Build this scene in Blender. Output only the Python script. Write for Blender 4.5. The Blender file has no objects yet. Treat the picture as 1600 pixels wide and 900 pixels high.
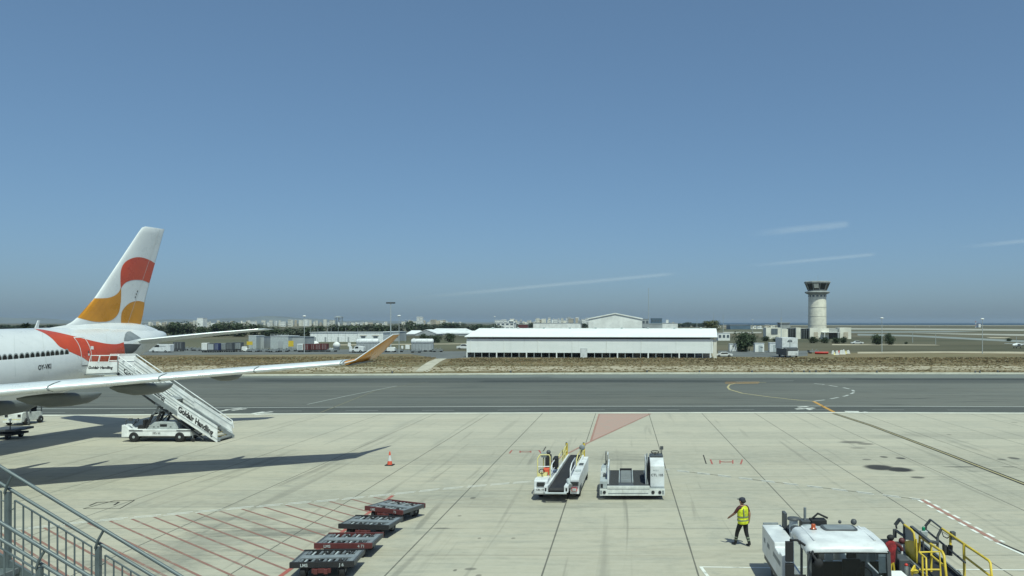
import bpy, bmesh, math, random
from mathutils import Vector, Matrix
from mathutils.bvhtree import BVHTree

rnd = random.Random(11)
SC = bpy.context.scene
COL = SC.collection
R = math.radians
PI = math.pi

# ---------------------------------------------------------------- survey of the place
# Camera 8 m above the apron, looking along +Y.  The apron falls 0.96 % away from the terminal.
F, CX, CY, H = 1250.0, 974.0, 504.0, 8.0
SLOPE = 0.0096
ZF = -0.75                     # level of the taxiway and of the flat land beyond


def apz(Y):
    return -SLOPE * Y


def ray(x, y):
    return Vector(((x - CX) / F, 1.0, -(y - CY) / F))


def at(x, y, Y):
    d = ray(x, y)
    return Vector((d.x * Y, Y, H + d.z * Y))


def gnd(x, y):
    if y >= 644:
        Y = 10000.0 / (y - 516)
        return Vector(((x - CX) / F * Y, Y, apz(Y)))
    Y = (H - ZF) * F / (y - CY)
    return Vector(((x - CX) / F * Y, Y, ZF))


# ---------------------------------------------------------------- materials
class Ex:
    """a node socket with arithmetic"""
    def __init__(s, nt, sock):
        s.nt, s.k = nt, sock

    def op(s, name, o=None, p=None):
        n = s.nt.nodes.new('ShaderNodeMath')
        n.operation = name
        for i, q in enumerate((s, o, p)):
            if q is None:
                continue
            if isinstance(q, Ex):
                s.nt.links.new(q.k, n.inputs[i])
            else:
                n.inputs[i].default_value = q
        return Ex(s.nt, n.outputs[0])

    def __add__(s, o): return s.op('ADD', o)
    def __sub__(s, o): return s.op('SUBTRACT', o)
    def __mul__(s, o): return s.op('MULTIPLY', o)
    def __truediv__(s, o): return s.op('DIVIDE', o)
    def abs(s): return s.op('ABSOLUTE')
    def floor(s): return s.op('FLOOR')
    def fract(s): return s.op('FRACT')
    def lt(s, o): return s.op('LESS_THAN', o)
    def gt(s, o): return s.op('GREATER_THAN', o)
    def mx(s, o): return s.op('MAXIMUM', o)
    def mn(s, o): return s.op('MINIMUM', o)

    def step(s, a, b, lo=0.0, hi=1.0):
        n = s.nt.nodes.new('ShaderNodeMapRange')
        n.interpolation_type = 'SMOOTHSTEP'
        n.clamp = True
        s.nt.links.new(s.k, n.inputs['Value'])
        n.inputs['From Min'].default_value = a
        n.inputs['From Max'].default_value = b
        n.inputs['To Min'].default_value = lo
        n.inputs['To Max'].default_value = hi
        return Ex(s.nt, n.outputs['Result'])


def new_mat(name):
    m = bpy.data.materials.new(name)
    m.use_nodes = True
    nt = m.node_tree
    b = nt.nodes['Principled BSDF']
    return m, nt, b


def mixc(nt, fac, a, b, mode='MIX'):
    n = nt.nodes.new('ShaderNodeMix')
    n.data_type = 'RGBA'
    n.blend_type = mode
    n.clamp_factor = True
    for s, q in ((n.inputs[0], fac), (n.inputs[6], a), (n.inputs[7], b)):
        if isinstance(q, Ex):
            nt.links.new(q.k, s)
        elif isinstance(q, (int, float)):
            s.default_value = q
        else:
            s.default_value = (*q, 1)
    return Ex(nt, n.outputs[2])


def noise(nt, vec, scale, detail=3, rough=.55, dist=0.0):
    n = nt.nodes.new('ShaderNodeTexNoise')
    n.inputs['Scale'].default_value = scale
    n.inputs['Detail'].default_value = detail
    n.inputs['Roughness'].default_value = rough
    n.inputs['Distortion'].default_value = dist
    if vec is not None:
        nt.links.new(vec.k, n.inputs['Vector'])
    return Ex(nt, n.outputs[0])


def mapping(nt, vec, scale=(1, 1, 1), loc=(0, 0, 0), rot=(0, 0, 0)):
    n = nt.nodes.new('ShaderNodeMapping')
    n.inputs['Scale'].default_value = scale
    n.inputs['Location'].default_value = loc
    n.inputs['Rotation'].default_value = rot
    nt.links.new(vec.k, n.inputs['Vector'])
    return Ex(nt, n.outputs[0])


def coords(nt, which='Object'):
    if which == 'World':
        n = nt.nodes.new('ShaderNodeNewGeometry')
        return Ex(nt, n.outputs['Position'])
    n = nt.nodes.new('ShaderNodeTexCoord')
    return Ex(nt, n.outputs[which])


def sep(nt, v):
    n = nt.nodes.new('ShaderNodeSeparateXYZ')
    nt.links.new(v.k, n.inputs[0])
    return [Ex(nt, n.outputs[i]) for i in range(3)]


def comb(nt, x, y, z=0.0):
    n = nt.nodes.new('ShaderNodeCombineXYZ')
    for i, q in enumerate((x, y, z)):
        if isinstance(q, Ex):
            nt.links.new(q.k, n.inputs[i])
        else:
            n.inputs[i].default_value = q
    return Ex(nt, n.outputs[0])


def white(nt, vec):
    n = nt.nodes.new('ShaderNodeTexWhiteNoise')
    n.noise_dimensions = '3D'
    nt.links.new(vec.k, n.inputs['Vector'])
    return Ex(nt, n.outputs['Value'])


def bump(nt, b, h, strength=.3, dist=.02):
    n = nt.nodes.new('ShaderNodeBump')
    n.inputs['Strength'].default_value = strength
    n.inputs['Distance'].default_value = dist
    nt.links.new(h.k, n.inputs['Height'])
    nt.links.new(n.outputs[0], b.inputs['Normal'])


def mk(name, col, rough=.55, metal=0.0, var=.10, scale=2.5, dirt=0.0, dirtcol=(.12, .10, .08), coat=0.0, spec=.5):
    """plain paint, metal, rubber or plaster with uneven tone and optional grime"""
    m, nt, b = new_mat(name)
    c = coords(nt, 'Object')
    n1 = noise(nt, c, scale, 4, .6)
    lo = tuple(x * (1 - var * 1.6) for x in col)
    hi = tuple(min(1, x * (1 + var)) for x in col)
    base = mixc(nt, n1.step(.3, .7), lo, hi)
    if dirt:
        n2 = noise(nt, mapping(nt, c, (1, 1, .35)), scale * 1.9, 6, .7)
        base = mixc(nt, n2.step(.5, .82, 0, dirt), base, dirtcol)
    nt.links.new(base.k, b.inputs['Base Color'])
    nt.links.new(n1.step(.2, .8, max(0, rough - .1), min(1, rough + .12)).k, b.inputs['Roughness'])
    b.inputs['Metallic'].default_value = metal
    b.inputs['Coat Weight'].default_value = coat
    b.inputs['Specular IOR Level'].default_value = spec
    return m


M = {}
M['white'] = mk('white_paint', (.68, .69, .69), .38, dirt=.12, dirtcol=(.35, .32, .26), scale=1.5)
M['white_dirty'] = mk('worn_white_paint', (.66, .67, .63), .5, dirt=.5, dirtcol=(.28, .24, .17), scale=3)
M['plane_white'] = mk('aircraft_white', (.66, .67, .67), .3, var=.03, scale=.6, dirt=.06, dirtcol=(.4, .38, .34), coat=.3)
M['red'] = mk('aircraft_red', (.48, .062, .018), .3, var=.06, scale=.8, coat=.3)
M['orange'] = mk('aircraft_orange', (.52, .225, .014), .3, var=.06, scale=.8, coat=.3)
M['plane_grey'] = mk('wing_grey', (.52, .55, .56), .35, var=.05, scale=.7, dirt=.12, dirtcol=(.3, .3, .28))
M['bare'] = mk('polished_slat', (.80, .82, .82), .30, metal=.25, var=.03, scale=.8)
M['fairing'] = mk('shaded_fairing_grey', (.15, .16, .15), .5, var=.08, scale=1)  # grey darkened so the colour carries the shade under the wing
M['dkgrey'] = mk('dark_grey_paint', (.075, .08, .085), .55)
M['midgrey'] = mk('mid_grey_paint', (.22, .24, .25), .5, dirt=.15)
M['litgrey'] = mk('light_grey_paint', (.42, .45, .45), .5, dirt=.15)
M['black'] = mk('black_rubber', (.018, .018, .02), .75)
M['glass'] = mk('dark_glass', (.012, .016, .02), .06, var=.02, spec=.8)
M['yellow'] = mk('yellow_paint', (.62, .46, .045), .45, dirt=.2)
M['paleyellow'] = mk('faded_yellow_paint', (.64, .57, .25), .5, dirt=.25)
M['maroon'] = mk('faded_red_frame', (.105, .026, .025), .65, dirt=.6, dirtcol=(.05, .035, .03), scale=4)
M['redpaint'] = mk('signal_red', (.52, .04, .03), .5)
M['orangered'] = mk('cone_orange', (.65, .10, .05), .5, dirt=.15)
M['amber'] = mk('amber_plastic', (.38, .075, .02), .25)
M['green'] = mk('green_plastic', (.02, .22, .10), .3)
M['galv'] = mk('shaded_galvanised_steel', (.135, .16, .165), .5, metal=.15, var=.10, scale=5)  # steel colour darkened to stand in for the terminal's shade on the staircase
M['steel'] = mk('worn_steel', (.24, .255, .255), .5, metal=.4, dirt=.4, scale=6)
M['ink'] = mk('black_lettering', (.015, .015, .017), .6)
M['whiteink'] = mk('white_lettering', (.62, .62, .6), .6)
M['cream'] = mk('cream_wall', (.76, .73, .63), .8, dirt=.12, scale=.25)
M['offwhite'] = mk('white_wall', (.80, .80, .77), .75, dirt=.1, scale=.25)
M['stairwhite'] = mk('stair_white', (.80, .81, .80), .45, dirt=.08, dirtcol=(.4, .38, .32), scale=1.5)
M['ringconc'] = mk('joint_concrete', (.66, .63, .54), .85, scale=.4)
M['conc'] = mk('tower_concrete', (.78, .74, .62), .85, dirt=.12, dirtcol=(.42, .41, .36), scale=.35)
M['concgrey'] = mk('grey_concrete', (.30, .31, .30), .85, scale=.4)
M['winband'] = mk('far_windows', (.10, .12, .14), .4, scale=.3)
M['beige'] = mk('beige_wall', (.50, .44, .34), .85, scale=.2)
M['greywall'] = mk('grey_wall', (.36, .38, .39), .8, scale=.2)
M['bluewall'] = mk('blue_grey_cladding', (.10, .15, .20), .5, scale=.2)
M['skin'] = mk('skin', (.34, .19, .125), .6)
M['trousers'] = mk('black_trousers', (.014, .014, .016), .85)
M['shirt'] = mk('dark_shirt', (.075, .02, .022), .85, var=.3, scale=9)
M['hivis'] = mk('hi_vis_yellow', (.66, .72, .03), .65, var=.22, scale=7)
M['tape'] = mk('reflective_tape', (.20, .23, .16), .4)
M['navy'] = mk('navy_cap', (.025, .028, .045), .8)


# ---------------------------------------------------------------- mesh collector
def frame_of(d):
    d = d.normalized()
    up = Vector((0, 0, 1)) if abs(d.z) < .95 else Vector((0, 1, 0))
    a = d.cross(up).normalized()
    b = a.cross(d).normalized()
    return a, b


class MB:
    def __init__(s):
        s.v, s.f, s.m, s.s = [], [], [], []
        s.mats = []

    def mi(s, mat):
        mat = M[mat] if isinstance(mat, str) else mat
        if mat not in s.mats:
            s.mats.append(mat)
        return s.mats.index(mat)

    def add(s, vs, fs, mat, smooth=False):
        o = len(s.v)
        i = s.mi(mat)
        s.v += [Vector(p) for p in vs]
        for f in fs:
            s.f.append([o + k for k in f])
            s.m.append(i)
            s.s.append(smooth)
        return s

    def box(s, x0, x1, y0, y1, z0, z1, mat, X=None):
        vs = [Vector((x, y, z)) for z in (z0, z1) for y in (y0, y1) for x in (x0, x1)]
        if X is not None:
            vs = [X @ p for p in vs]
        return s.add(vs, [(0, 2, 3, 1), (4, 5, 7, 6), (0, 1, 5, 4), (2, 6, 7, 3), (0, 4, 6, 2), (1, 3, 7, 5)], mat)

    def bar(s, p, q, r, mat, n=8, r2=None, smooth=True):
        p, q = Vector(p), Vector(q)
        r2 = r if r2 is None else r2
        a, b = frame_of(q - p)
        ring = lambda c, rr: [c + (a * math.cos(2 * PI * k / n) + b * math.sin(2 * PI * k / n)) * rr for k in range(n)]
        vs = ring(p, r) + ring(q, r2)
        s.add(vs, [(k, (k + 1) % n, n + (k + 1) % n, n + k) for k in range(n)], mat, smooth)
        s.add(ring(p, r), [tuple(range(n))[::-1]], mat)
        s.add(ring(q, r2), [tuple(range(n))], mat)
        return s

    def beam(s, p, q, w, h, mat, up=(0, 0, 1)):
        p, q = Vector(p), Vector(q)
        d = (q - p).normalized()
        a = d.cross(Vector(up)).normalized()
        b = a.cross(d).normalized()
        vs = [c + a * (w / 2 * i) + b * (h / 2 * j) for c in (p, q) for i, j in ((-1, -1), (1, -1), (1, 1), (-1, 1))]
        return s.add(vs, [(3, 2, 1, 0), (4, 5, 6, 7), (0, 1, 5, 4), (1, 2, 6, 5), (2, 3, 7, 6), (3, 0, 4, 7)], mat)

    def tube(s, pts, r, mat, n=8):
        pts = [Vector(p) for p in pts]
        rings = []
        for i, p in enumerate(pts):
            if i == 0:
                d = pts[1] - p
            elif i == len(pts) - 1:
                d = p - pts[i - 1]
            else:
                d = (pts[i + 1] - p).normalized() + (p - pts[i - 1]).normalized()
            a, b = frame_of(d)
            if rings:
                pa = rings[-1][1]
                a2 = (pa - d.normalized() * pa.dot(d.normalized()))
                if a2.length > 1e-4:
                    a = a2.normalized()
                    b = a.cross(d.normalized()).normalized()
            rings.append(([p + (a * math.cos(2 * PI * k / n) + b * math.sin(2 * PI * k / n)) * r for k in range(n)], a))
        vs = [q for rg, _ in rings for q in rg]
        fs = []
        for i in range(len(pts) - 1):
            for k in range(n):
                fs.append((i * n + k, i * n + (k + 1) % n, (i + 1) * n + (k + 1) % n, (i + 1) * n + k))
        s.add(vs, fs, mat, True)
        s.add(rings[0][0], [tuple(range(n))[::-1]], mat)
        s.add(rings[-1][0], [tuple(range(n))], mat)
        return s

    def prism(s, poly, a, b, mat, axis='y'):
        """polygon in the two other axes, extruded from a to b along axis"""
        if axis == 'y':
            g = lambda u, w, t: Vector((u, t, w))
        elif axis == 'x':
            g = lambda u, w, t: Vector((t, u, w))
        else:
            g = lambda u, w, t: Vector((u, w, t))
        n = len(poly)
        vs = [g(u, w, a) for u, w in poly] + [g(u, w, b) for u, w in poly]
        fs = [tuple(range(n)), tuple(range(n, 2 * n))[::-1]] + [(k, n + k, n + (k + 1) % n, (k + 1) % n) for k in range(n)]
        return s.add(vs, fs, mat)

    def lathe(s, prof, c, mat, n=20, axis='z', smooth=True):
        """prof = [(radius, height)...] turned about axis through c"""
        c = Vector(c)
        def g(r, h, t):
            u, w = r * math.cos(t), r * math.sin(t)
            return c + (Vector((u, w, h)) if axis == 'z' else Vector((h, u, w)) if axis == 'x' else Vector((u, h, w)))
        vs = [g(r, h, 2 * PI * k / n) for r, h in prof for k in range(n)]
        fs = []
        for i in range(len(prof) - 1):
            for k in range(n):
                fs.append((i * n + k, i * n + (k + 1) % n, (i + 1) * n + (k + 1) % n, (i + 1) * n + k))
        s.add(vs, fs, mat, smooth)
        if prof[0][0] > 1e-3:
            s.add(vs[:n], [tuple(range(n))[::-1]], mat)
        if prof[-1][0] > 1e-3:
            s.add(vs[-n:], [tuple(range(n))], mat)
        return s

    def ball(s, c, r, mat, n=12, k=8, sc=(1, 1, 1)):
        c = Vector(c)
        vs, fs = [], []
        for i in range(k + 1):
            ph = PI * i / k
            for j in range(n):
                th = 2 * PI * j / n
                vs.append(c + Vector((r * sc[0] * math.sin(ph) * math.cos(th), r * sc[1] * math.sin(ph) * math.sin(th), r * sc[2] * math.cos(ph))))
        for i in range(k):
            for j in range(n):
                fs.append((i * n + j, (i + 1) * n + j, (i + 1) * n + (j + 1) % n, i * n + (j + 1) % n))
        return s.add(vs, fs, mat, True)

    def loft(s, secs, mat, closed=True, cap=True, smooth=True):
        n = len(secs[0])
        vs = [p for sec in secs for p in sec]
        fs = []
        for i in range(len(secs) - 1):
            for k in range(n if closed else n - 1):
                fs.append((i * n + k, i * n + (k + 1) % n, (i + 1) * n + (k + 1) % n, (i + 1) * n + k))
        s.add(vs, fs, mat, smooth)
        if cap:
            s.add(secs[0], [tuple(range(n))[::-1]], mat)
            s.add(secs[-1], [tuple(range(n))], mat)
        return s

    def text(s, body, o, ux, uy, size, mat, shear=0.0, bold=0.0, align='LEFT', width=None):
        """lettering laid in the plane through o with directions ux (reading) and uy (up)"""
        vs, fs = text_geo(body, shear, bold)
        w = max(p[0] for p in vs)
        k = size if width is None else width / w
        off = {'LEFT': 0, 'CENTER': -w / 2 * k, 'RIGHT': -w * k}[align]
        o, ux, uy = Vector(o), Vector(ux), Vector(uy)
        return s.add([o + ux * (p[0] * k + off) + uy * (p[1] * size) for p in vs], fs, mat)

    def build(s, name, parent=None, world=False, bevel=0.0, loc=None):
        me = bpy.data.meshes.new(name)
        vs = s.v
        if loc is not None:
            vs = [p - Vector(loc) for p in vs]
        elif world and parent is not None:
            inv = chain(parent).inverted()
            vs = [inv @ p for p in vs]
        me.from_pydata([tuple(p) for p in vs], [], s.f)
        for m in s.mats:
            me.materials.append(m)
        me.polygons.foreach_set('material_index', s.m)
        me.polygons.foreach_set('use_smooth', s.s)
        me.update()
        o = bpy.data.objects.new(name, me)
        COL.objects.link(o)
        if parent is not None:
            o.parent = parent
        if loc is not None:
            o.location = loc
        if bevel:
            md = o.modifiers.new('edge', 'BEVEL')
            md.width = bevel
            md.segments = 2
            md.limit_method = 'ANGLE'
            md.angle_limit = R(50)
        return o


def chain(o):
    m = o.matrix_basis.copy()
    while o.parent is not None:
        o = o.parent
        m = o.matrix_basis @ m
    return m


_txt = {}


def text_geo(body, shear=0.0, bold=0.0):
    key = (body, shear, bold)
    if key not in _txt:
        c = bpy.data.curves.new('lettering', 'FONT')
        c.body = body
        c.shear = shear
        c.offset = bold
        c.resolution_u = 3
        o = bpy.data.objects.new('lettering', c)
        COL.objects.link(o)
        dg = bpy.context.evaluated_depsgraph_get()
        e = o.evaluated_get(dg)
        me = e.to_mesh()
        vs = [tuple(v.co) for v in me.vertices]
        fs = [tuple(p.vertices) for p in me.polygons]
        e.to_mesh_clear()
        bpy.data.objects.remove(o)
        bpy.data.curves.remove(c)
        x0 = min(p[0] for p in vs)
        _txt[key] = ([(p[0] - x0, p[1]) for p in vs], fs)
    return _txt[key]


def thing(name, label, cat, loc=(0, 0, 0), rz=0.0, group=None):
    o = bpy.data.objects.new(name, None)
    o.empty_display_size = .5
    COL.objects.link(o)
    o.location = loc
    o.rotation_euler = (0, 0, rz)
    return tag(o, label, cat, group)


def tag(o, label, cat, group=None, kind=None):
    o['label'] = label
    o['category'] = cat
    if group:
        o['group'] = group
    if kind:
        o['kind'] = kind
    return o


def struct(o):
    o['kind'] = 'structure'
    return o


def copy_thing(root, loc, rz, label, group=None):
    r = root.copy()
    COL.objects.link(r)
    r.location = loc
    r.rotation_euler = (0, 0, rz)
    r['label'] = label
    if group:
        r['group'] = group
    for ch in list(root.children):
        c = ch.copy()
        COL.objects.link(c)
        c.parent = r
        for g in list(ch.children):
            d = g.copy()
            COL.objects.link(d)
            d.parent = c
    return r


def wheel(parent, c, r, w, name='wheel', axis='x', hubmat='litgrey'):
    """tyre with a rim as its sub-part"""
    b = MB()
    b.lathe([(r * .62, -w / 2), (r * .93, -w / 2), (r, -w * .32), (r, w * .32), (r * .93, w / 2), (r * .62, w / 2)], c, 'black', 20, axis)
    o = b.build(name, parent)
    h = MB()
    h.lathe([(r * .2, -w * .52), (r * .61, -w * .40), (r * .61, w * .40), (r * .2, w * .52)], c, hubmat, 14, axis)
    h.build('rim', o)
    return o


def resample(pts, n):
    pts = [Vector(p).to_2d() if len(p) > 2 else Vector(p) for p in pts]
    d = [0]
    for a, b in zip(pts, pts[1:]):
        d.append(d[-1] + (b - a).length)
    out = []
    for i in range(n):
        t = d[-1] * i / (n - 1)
        j = 0
        while j < len(d) - 2 and d[j + 1] < t:
            j += 1
        u = (t - d[j]) / max(1e-9, d[j + 1] - d[j])
        out.append(pts[j].lerp(pts[j + 1], min(1, u)))
    return out


def smooth_curve(pts, n):
    """Catmull-Rom through 2-D points"""
    P = [Vector(p) for p in pts]
    P = [P[0] * 2 - P[1]] + P + [P[-1] * 2 - P[-2]]
    out = []
    for i in range(1, len(P) - 2):
        for k in range(8):
            t = k / 8
            a, b, c, d = P[i - 1:i + 3]
            out.append(.5 * ((2 * b) + (c - a) * t + (2 * a - 5 * b + 4 * c - d) * t * t + (3 * b - a - 3 * c + d) * t ** 3))
    out.append(P[-2])
    return resample(out, n)
SKY_DUST, SKY_OZONE, SKY_GAIN, SKY_STRENGTH, EXPOSURE = 1.6, 8.0, 1.42, .12, 0.0
WB_T, WB_TINT = 6150, -12
HAZE = .00006
# ---------------------------------------------------------------- camera, sun, sky
cam = bpy.data.cameras.new('camera')
cam.sensor_width = 36.0
cam.lens = F / 1600 * 36.0
cam.shift_x = -(CX - 800) / 1600
cam.shift_y = (CY - 450) / 1600
cam.clip_end = 120000
cam.clip_start = .1
co = bpy.data.objects.new('camera', cam)
COL.objects.link(co)
co.location = (0, 0, H)
co.rotation_euler = (PI / 2, 0, 0)
SC.camera = co

SUNV = Vector((.21, -.50, 1.0)).normalized()       # towards the sun
sun = bpy.data.lights.new('sun', 'SUN')
sun.energy = 4.0
sun.angle = R(.53)
sun.color = (1.0, .95, .87)
so = bpy.data.objects.new('sun', sun)
COL.objects.link(so)
so.rotation_euler = (-SUNV).to_track_quat('-Z', 'Y').to_euler()
so.location = (40, -50, 120)

W = bpy.data.worlds.new('World')
SC.world = W
W.use_nodes = True
wn = W.node_tree
bg = wn.nodes['Background']
sky = wn.nodes.new('ShaderNodeTexSky')
sky.sky_type = 'NISHITA'
sky.sun_disc = False
sky.sun_elevation = math.asin(SUNV.z)
sky.sun_rotation = math.atan2(SUNV.x, SUNV.y)
sky.altitude = 20
sky.air_density = .7
sky.dust_density = SKY_DUST
sky.ozone_density = SKY_OZONE
gm = wn.nodes.new('ShaderNodeGamma')
gm.inputs['Gamma'].default_value = .65
wn.links.new(sky.outputs[0], gm.inputs['Color'])
ml = wn.nodes.new('ShaderNodeMix')
ml.data_type = 'RGBA'
ml.blend_type = 'MULTIPLY'
ml.clamp_result = False
ml.inputs[0].default_value = 1.0
ml.inputs[7].default_value = (SKY_GAIN, SKY_GAIN, SKY_GAIN * 1.13, 1)
wn.links.new(gm.outputs[0], ml.inputs[6])
wn.links.new(ml.outputs[2], bg.inputs['Color'])
bg.inputs['Strength'].default_value = SKY_STRENGTH

SC.view_settings.view_transform = 'Standard'
SC.view_settings.look = 'None'
SC.view_settings.exposure = EXPOSURE
SC.view_settings.gamma = 1.0
SC.view_settings.use_curve_mapping = False
SC.view_settings.use_white_balance = True
SC.view_settings.white_balance_temperature = WB_T
SC.view_settings.white_balance_tint = WB_TINT
SC.cycles.max_bounces = 6
SC.cycles.transparent_max_bounces = 8
SC.cycles.volume_bounces = 0
SC.cycles.use_denoising = True

# ---------------------------------------------------------------- apron concrete
APX, APY, PX, PY = 2.45, 28.45, 5.11, 3.82


def stain_mask(nt, X, Y, wob, sts):
    tot = None
    for (x, y, rx, ry, ang, k) in sts:
        ca, sa = math.cos(ang), math.sin(ang)
        dx, dy = X - x, Y - y
        u = (dx * ca + dy * sa) / rx
        v = (dy * ca - dx * sa) / ry
        d = (u * u + v * v).op('SQRT') + wob
        mfac = d.step(.6, 1.1, k, 0.0)
        tot = mfac if tot is None else tot.mx(mfac)
    return tot


def gs(px, py, wpx, hpx, k, ang=0.0):
    """stain from its centre and extent in the survey"""
    p = gnd(px, py)
    a, b = gnd(px, py - hpx / 2), gnd(px, py + hpx / 2)
    return (p.x, p.y, wpx / 2 / F * p.y, max(.12, (a.y - b.y) / 2), ang, k)


def apron_material():
    m, nt, b = new_mat('apron_concrete')
    P = coords(nt, 'World')
    X, Y, Z = sep(nt, P)
    u, v = (X - APX) / PX, (Y - APY) / PY
    row, colm = v.floor(), u.floor()
    t_row = white(nt, comb(nt, row * 1.37, 3.3, 7.7))
    t_slab = white(nt, comb(nt, row * 1.1, colm * 2.3, 1.9))
    base = mixc(nt, t_row, (.262, .25, .205), (.455, .425, .335))
    base = mixc(nt, .45, base, mixc(nt, t_slab, (.32, .303, .242), (.42, .392, .305)))
    big = noise(nt, mapping(nt, P, (.09, .12, 1)), 1.0, 4, .6)
    base = mixc(nt, big.step(.38, .64, 0, .6), base, (.435, .395, .305))
    streak = noise(nt, mapping(nt, P, (.22, 2.2, 1)), 1.0, 5, .65, .4)
    base = mixc(nt, streak.step(.44, .74, 0, .58), base, (.25, .255, .22))
    streak2 = noise(nt, mapping(nt, P, (.5, .16, 1), (7, 3, 0), (0, 0, .5)), 1.0, 5, .65, .3)
    base = mixc(nt, streak2.step(.50, .76, 0, .42), base, (.26, .265, .23))
    fine = noise(nt, mapping(nt, P, (2.2, 3.2, 1)), 1.0, 6, .72)
    base = mixc(nt, fine.step(.35, .72, 0, .42), base, (.48, .455, .37))
    fine2 = noise(nt, mapping(nt, P, (.8, 1.7, 1), (8, 5, 0)), 1.0, 7, .78)
    base = mixc(nt, fine2.step(.50, .74, 0, .40), base, (.215, .22, .19))
    trk = noise(nt, mapping(nt, P, (1.4, .045, 1), (2, 9, 0), (0, 0, .02)), 1.0, 3, .5, .3)
    base = mixc(nt, trk.step(.60, .72, 0, .38), base, (.17, .165, .14))
    trk2 = noise(nt, mapping(nt, P, (1.6, .06, 1), (5, 3, 0), (0, 0, .95)), 1.0, 3, .5, .4)
    base = mixc(nt, trk2.step(.63, .73, 0, .42), base, (.15, .145, .125))
    wet = noise(nt, mapping(nt, P, (.06, .3, 1), (7, 1, 0)), 1.0, 5, .7)
    base = mixc(nt, wet.step(.55, .75, 0, .45), base, (.225, .205, .16))
    blot = noise(nt, mapping(nt, P, (.9, 1.5, 1), (3, 1, 0)), 1.0, 3, .5)
    base = mixc(nt, blot.step(.66, .74, 0, .3), base, (.22, .22, .19))
    # rubber, oil and repair stains with shapes of their own
    wob = noise(nt, mapping(nt, P, (.55, 1.3, 1)), 1.0, 7, .78) * 2.6 - 1.3
    brk = noise(nt, mapping(nt, P, (.35, 1.1, 1), (2, 6, 0), (0, 0, .35)), 1.0, 6, .75).step(.34, .62, .25, 1.0)
    soft = [gs(335, 815, 170, 18, .38, -.75), gs(390, 812, 150, 14, .34, -.7), gs(400, 832, 220, 16, .62), gs(300, 850, 230, 34, .36, -.1),
            gs(230, 880, 240, 40, .45), gs(430, 806, 60, 10, .3, -.7), gs(970, 713, 95, 16, .38), gs(1060, 676, 50, 6, .22),
            gs(1440, 680, 90, 8, .35), gs(1560, 735, 130, 18, .32, -.3), gs(1385, 683, 60, 8, .32), gs(1490, 690, 60, 6, .2),
            gs(700, 770, 170, 26, .16), gs(560, 745, 120, 14, .14), gs(770, 690, 160, 16, .14)]
    base = mixc(nt, stain_mask(nt, X, Y, wob, soft) * brk, base, (.085, .09, .085))
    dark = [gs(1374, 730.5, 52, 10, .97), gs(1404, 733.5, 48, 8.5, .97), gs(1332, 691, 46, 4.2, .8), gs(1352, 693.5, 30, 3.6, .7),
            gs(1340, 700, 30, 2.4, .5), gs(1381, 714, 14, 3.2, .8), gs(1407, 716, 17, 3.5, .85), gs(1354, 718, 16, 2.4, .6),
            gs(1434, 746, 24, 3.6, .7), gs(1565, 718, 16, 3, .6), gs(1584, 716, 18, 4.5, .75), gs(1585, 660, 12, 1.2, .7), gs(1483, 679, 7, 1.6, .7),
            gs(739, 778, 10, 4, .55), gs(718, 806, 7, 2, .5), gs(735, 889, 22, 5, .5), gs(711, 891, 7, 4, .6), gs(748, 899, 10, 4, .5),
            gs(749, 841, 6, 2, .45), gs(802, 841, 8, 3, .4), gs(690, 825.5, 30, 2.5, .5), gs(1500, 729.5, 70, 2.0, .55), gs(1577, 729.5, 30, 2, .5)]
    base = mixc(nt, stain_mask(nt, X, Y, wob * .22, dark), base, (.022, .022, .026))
    zone = (Y + (big - .5) * 14).step(44, 66)
    base = mixc(nt, zone * .30, base, (.53, .495, .40))
    # sealed joints
    jn = noise(nt, mapping(nt, P, (1, .6, 1), (4, 8, 0)), 1.0, 3) * .02
    ju = ((u + .5).fract() - .5).abs() * PX - jn
    jv = ((v + .5).fract() - .5).abs() * PY - jn
    j1 = ju.lt(.019)
    jpatch = noise(nt, mapping(nt, P, (.12, .8, 1), (9, 2, 0)), 1.0, 2).step(.40, .62, .25, .85)
    j2 = jv.lt(.014) * jpatch
    base = mixc(nt, j1.mx(j2) * .75, base, (.06, .06, .055))
    nt.links.new(base.k, b.inputs['Base Color'])
    b.inputs['Roughness'].default_value = .9
    b.inputs['Specular IOR Level'].default_value = .25
    bump(nt, b, fine, .12, .01)
    return m


EDGE = [(-260, 74.0), (-120, 74.6), (-53, 75.76), (-30, 77.2), (-8, 78.0), (20, 78.3), (45, 77.5), (120, 76.4), (260, 75)]


def sheet(name, pts_near, pts_far, mat, zf, n=1):
    b = MB()
    vs = []
    for p in pts_near + pts_far[::-1]:
        vs.append((p[0], p[1], zf(p[1])))
    k = len(pts_near)
    tot = len(vs)
    fs = [(i, i + 1, tot - 2 - i, tot - 1 - i) for i in range(k - 1)]
    b.add(vs, fs, mat)
    return struct(b.build(name))


M['apron'] = apron_material()
sheet('apron', [(x, -14) for x, _ in EDGE], EDGE, 'apron', apz)


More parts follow.
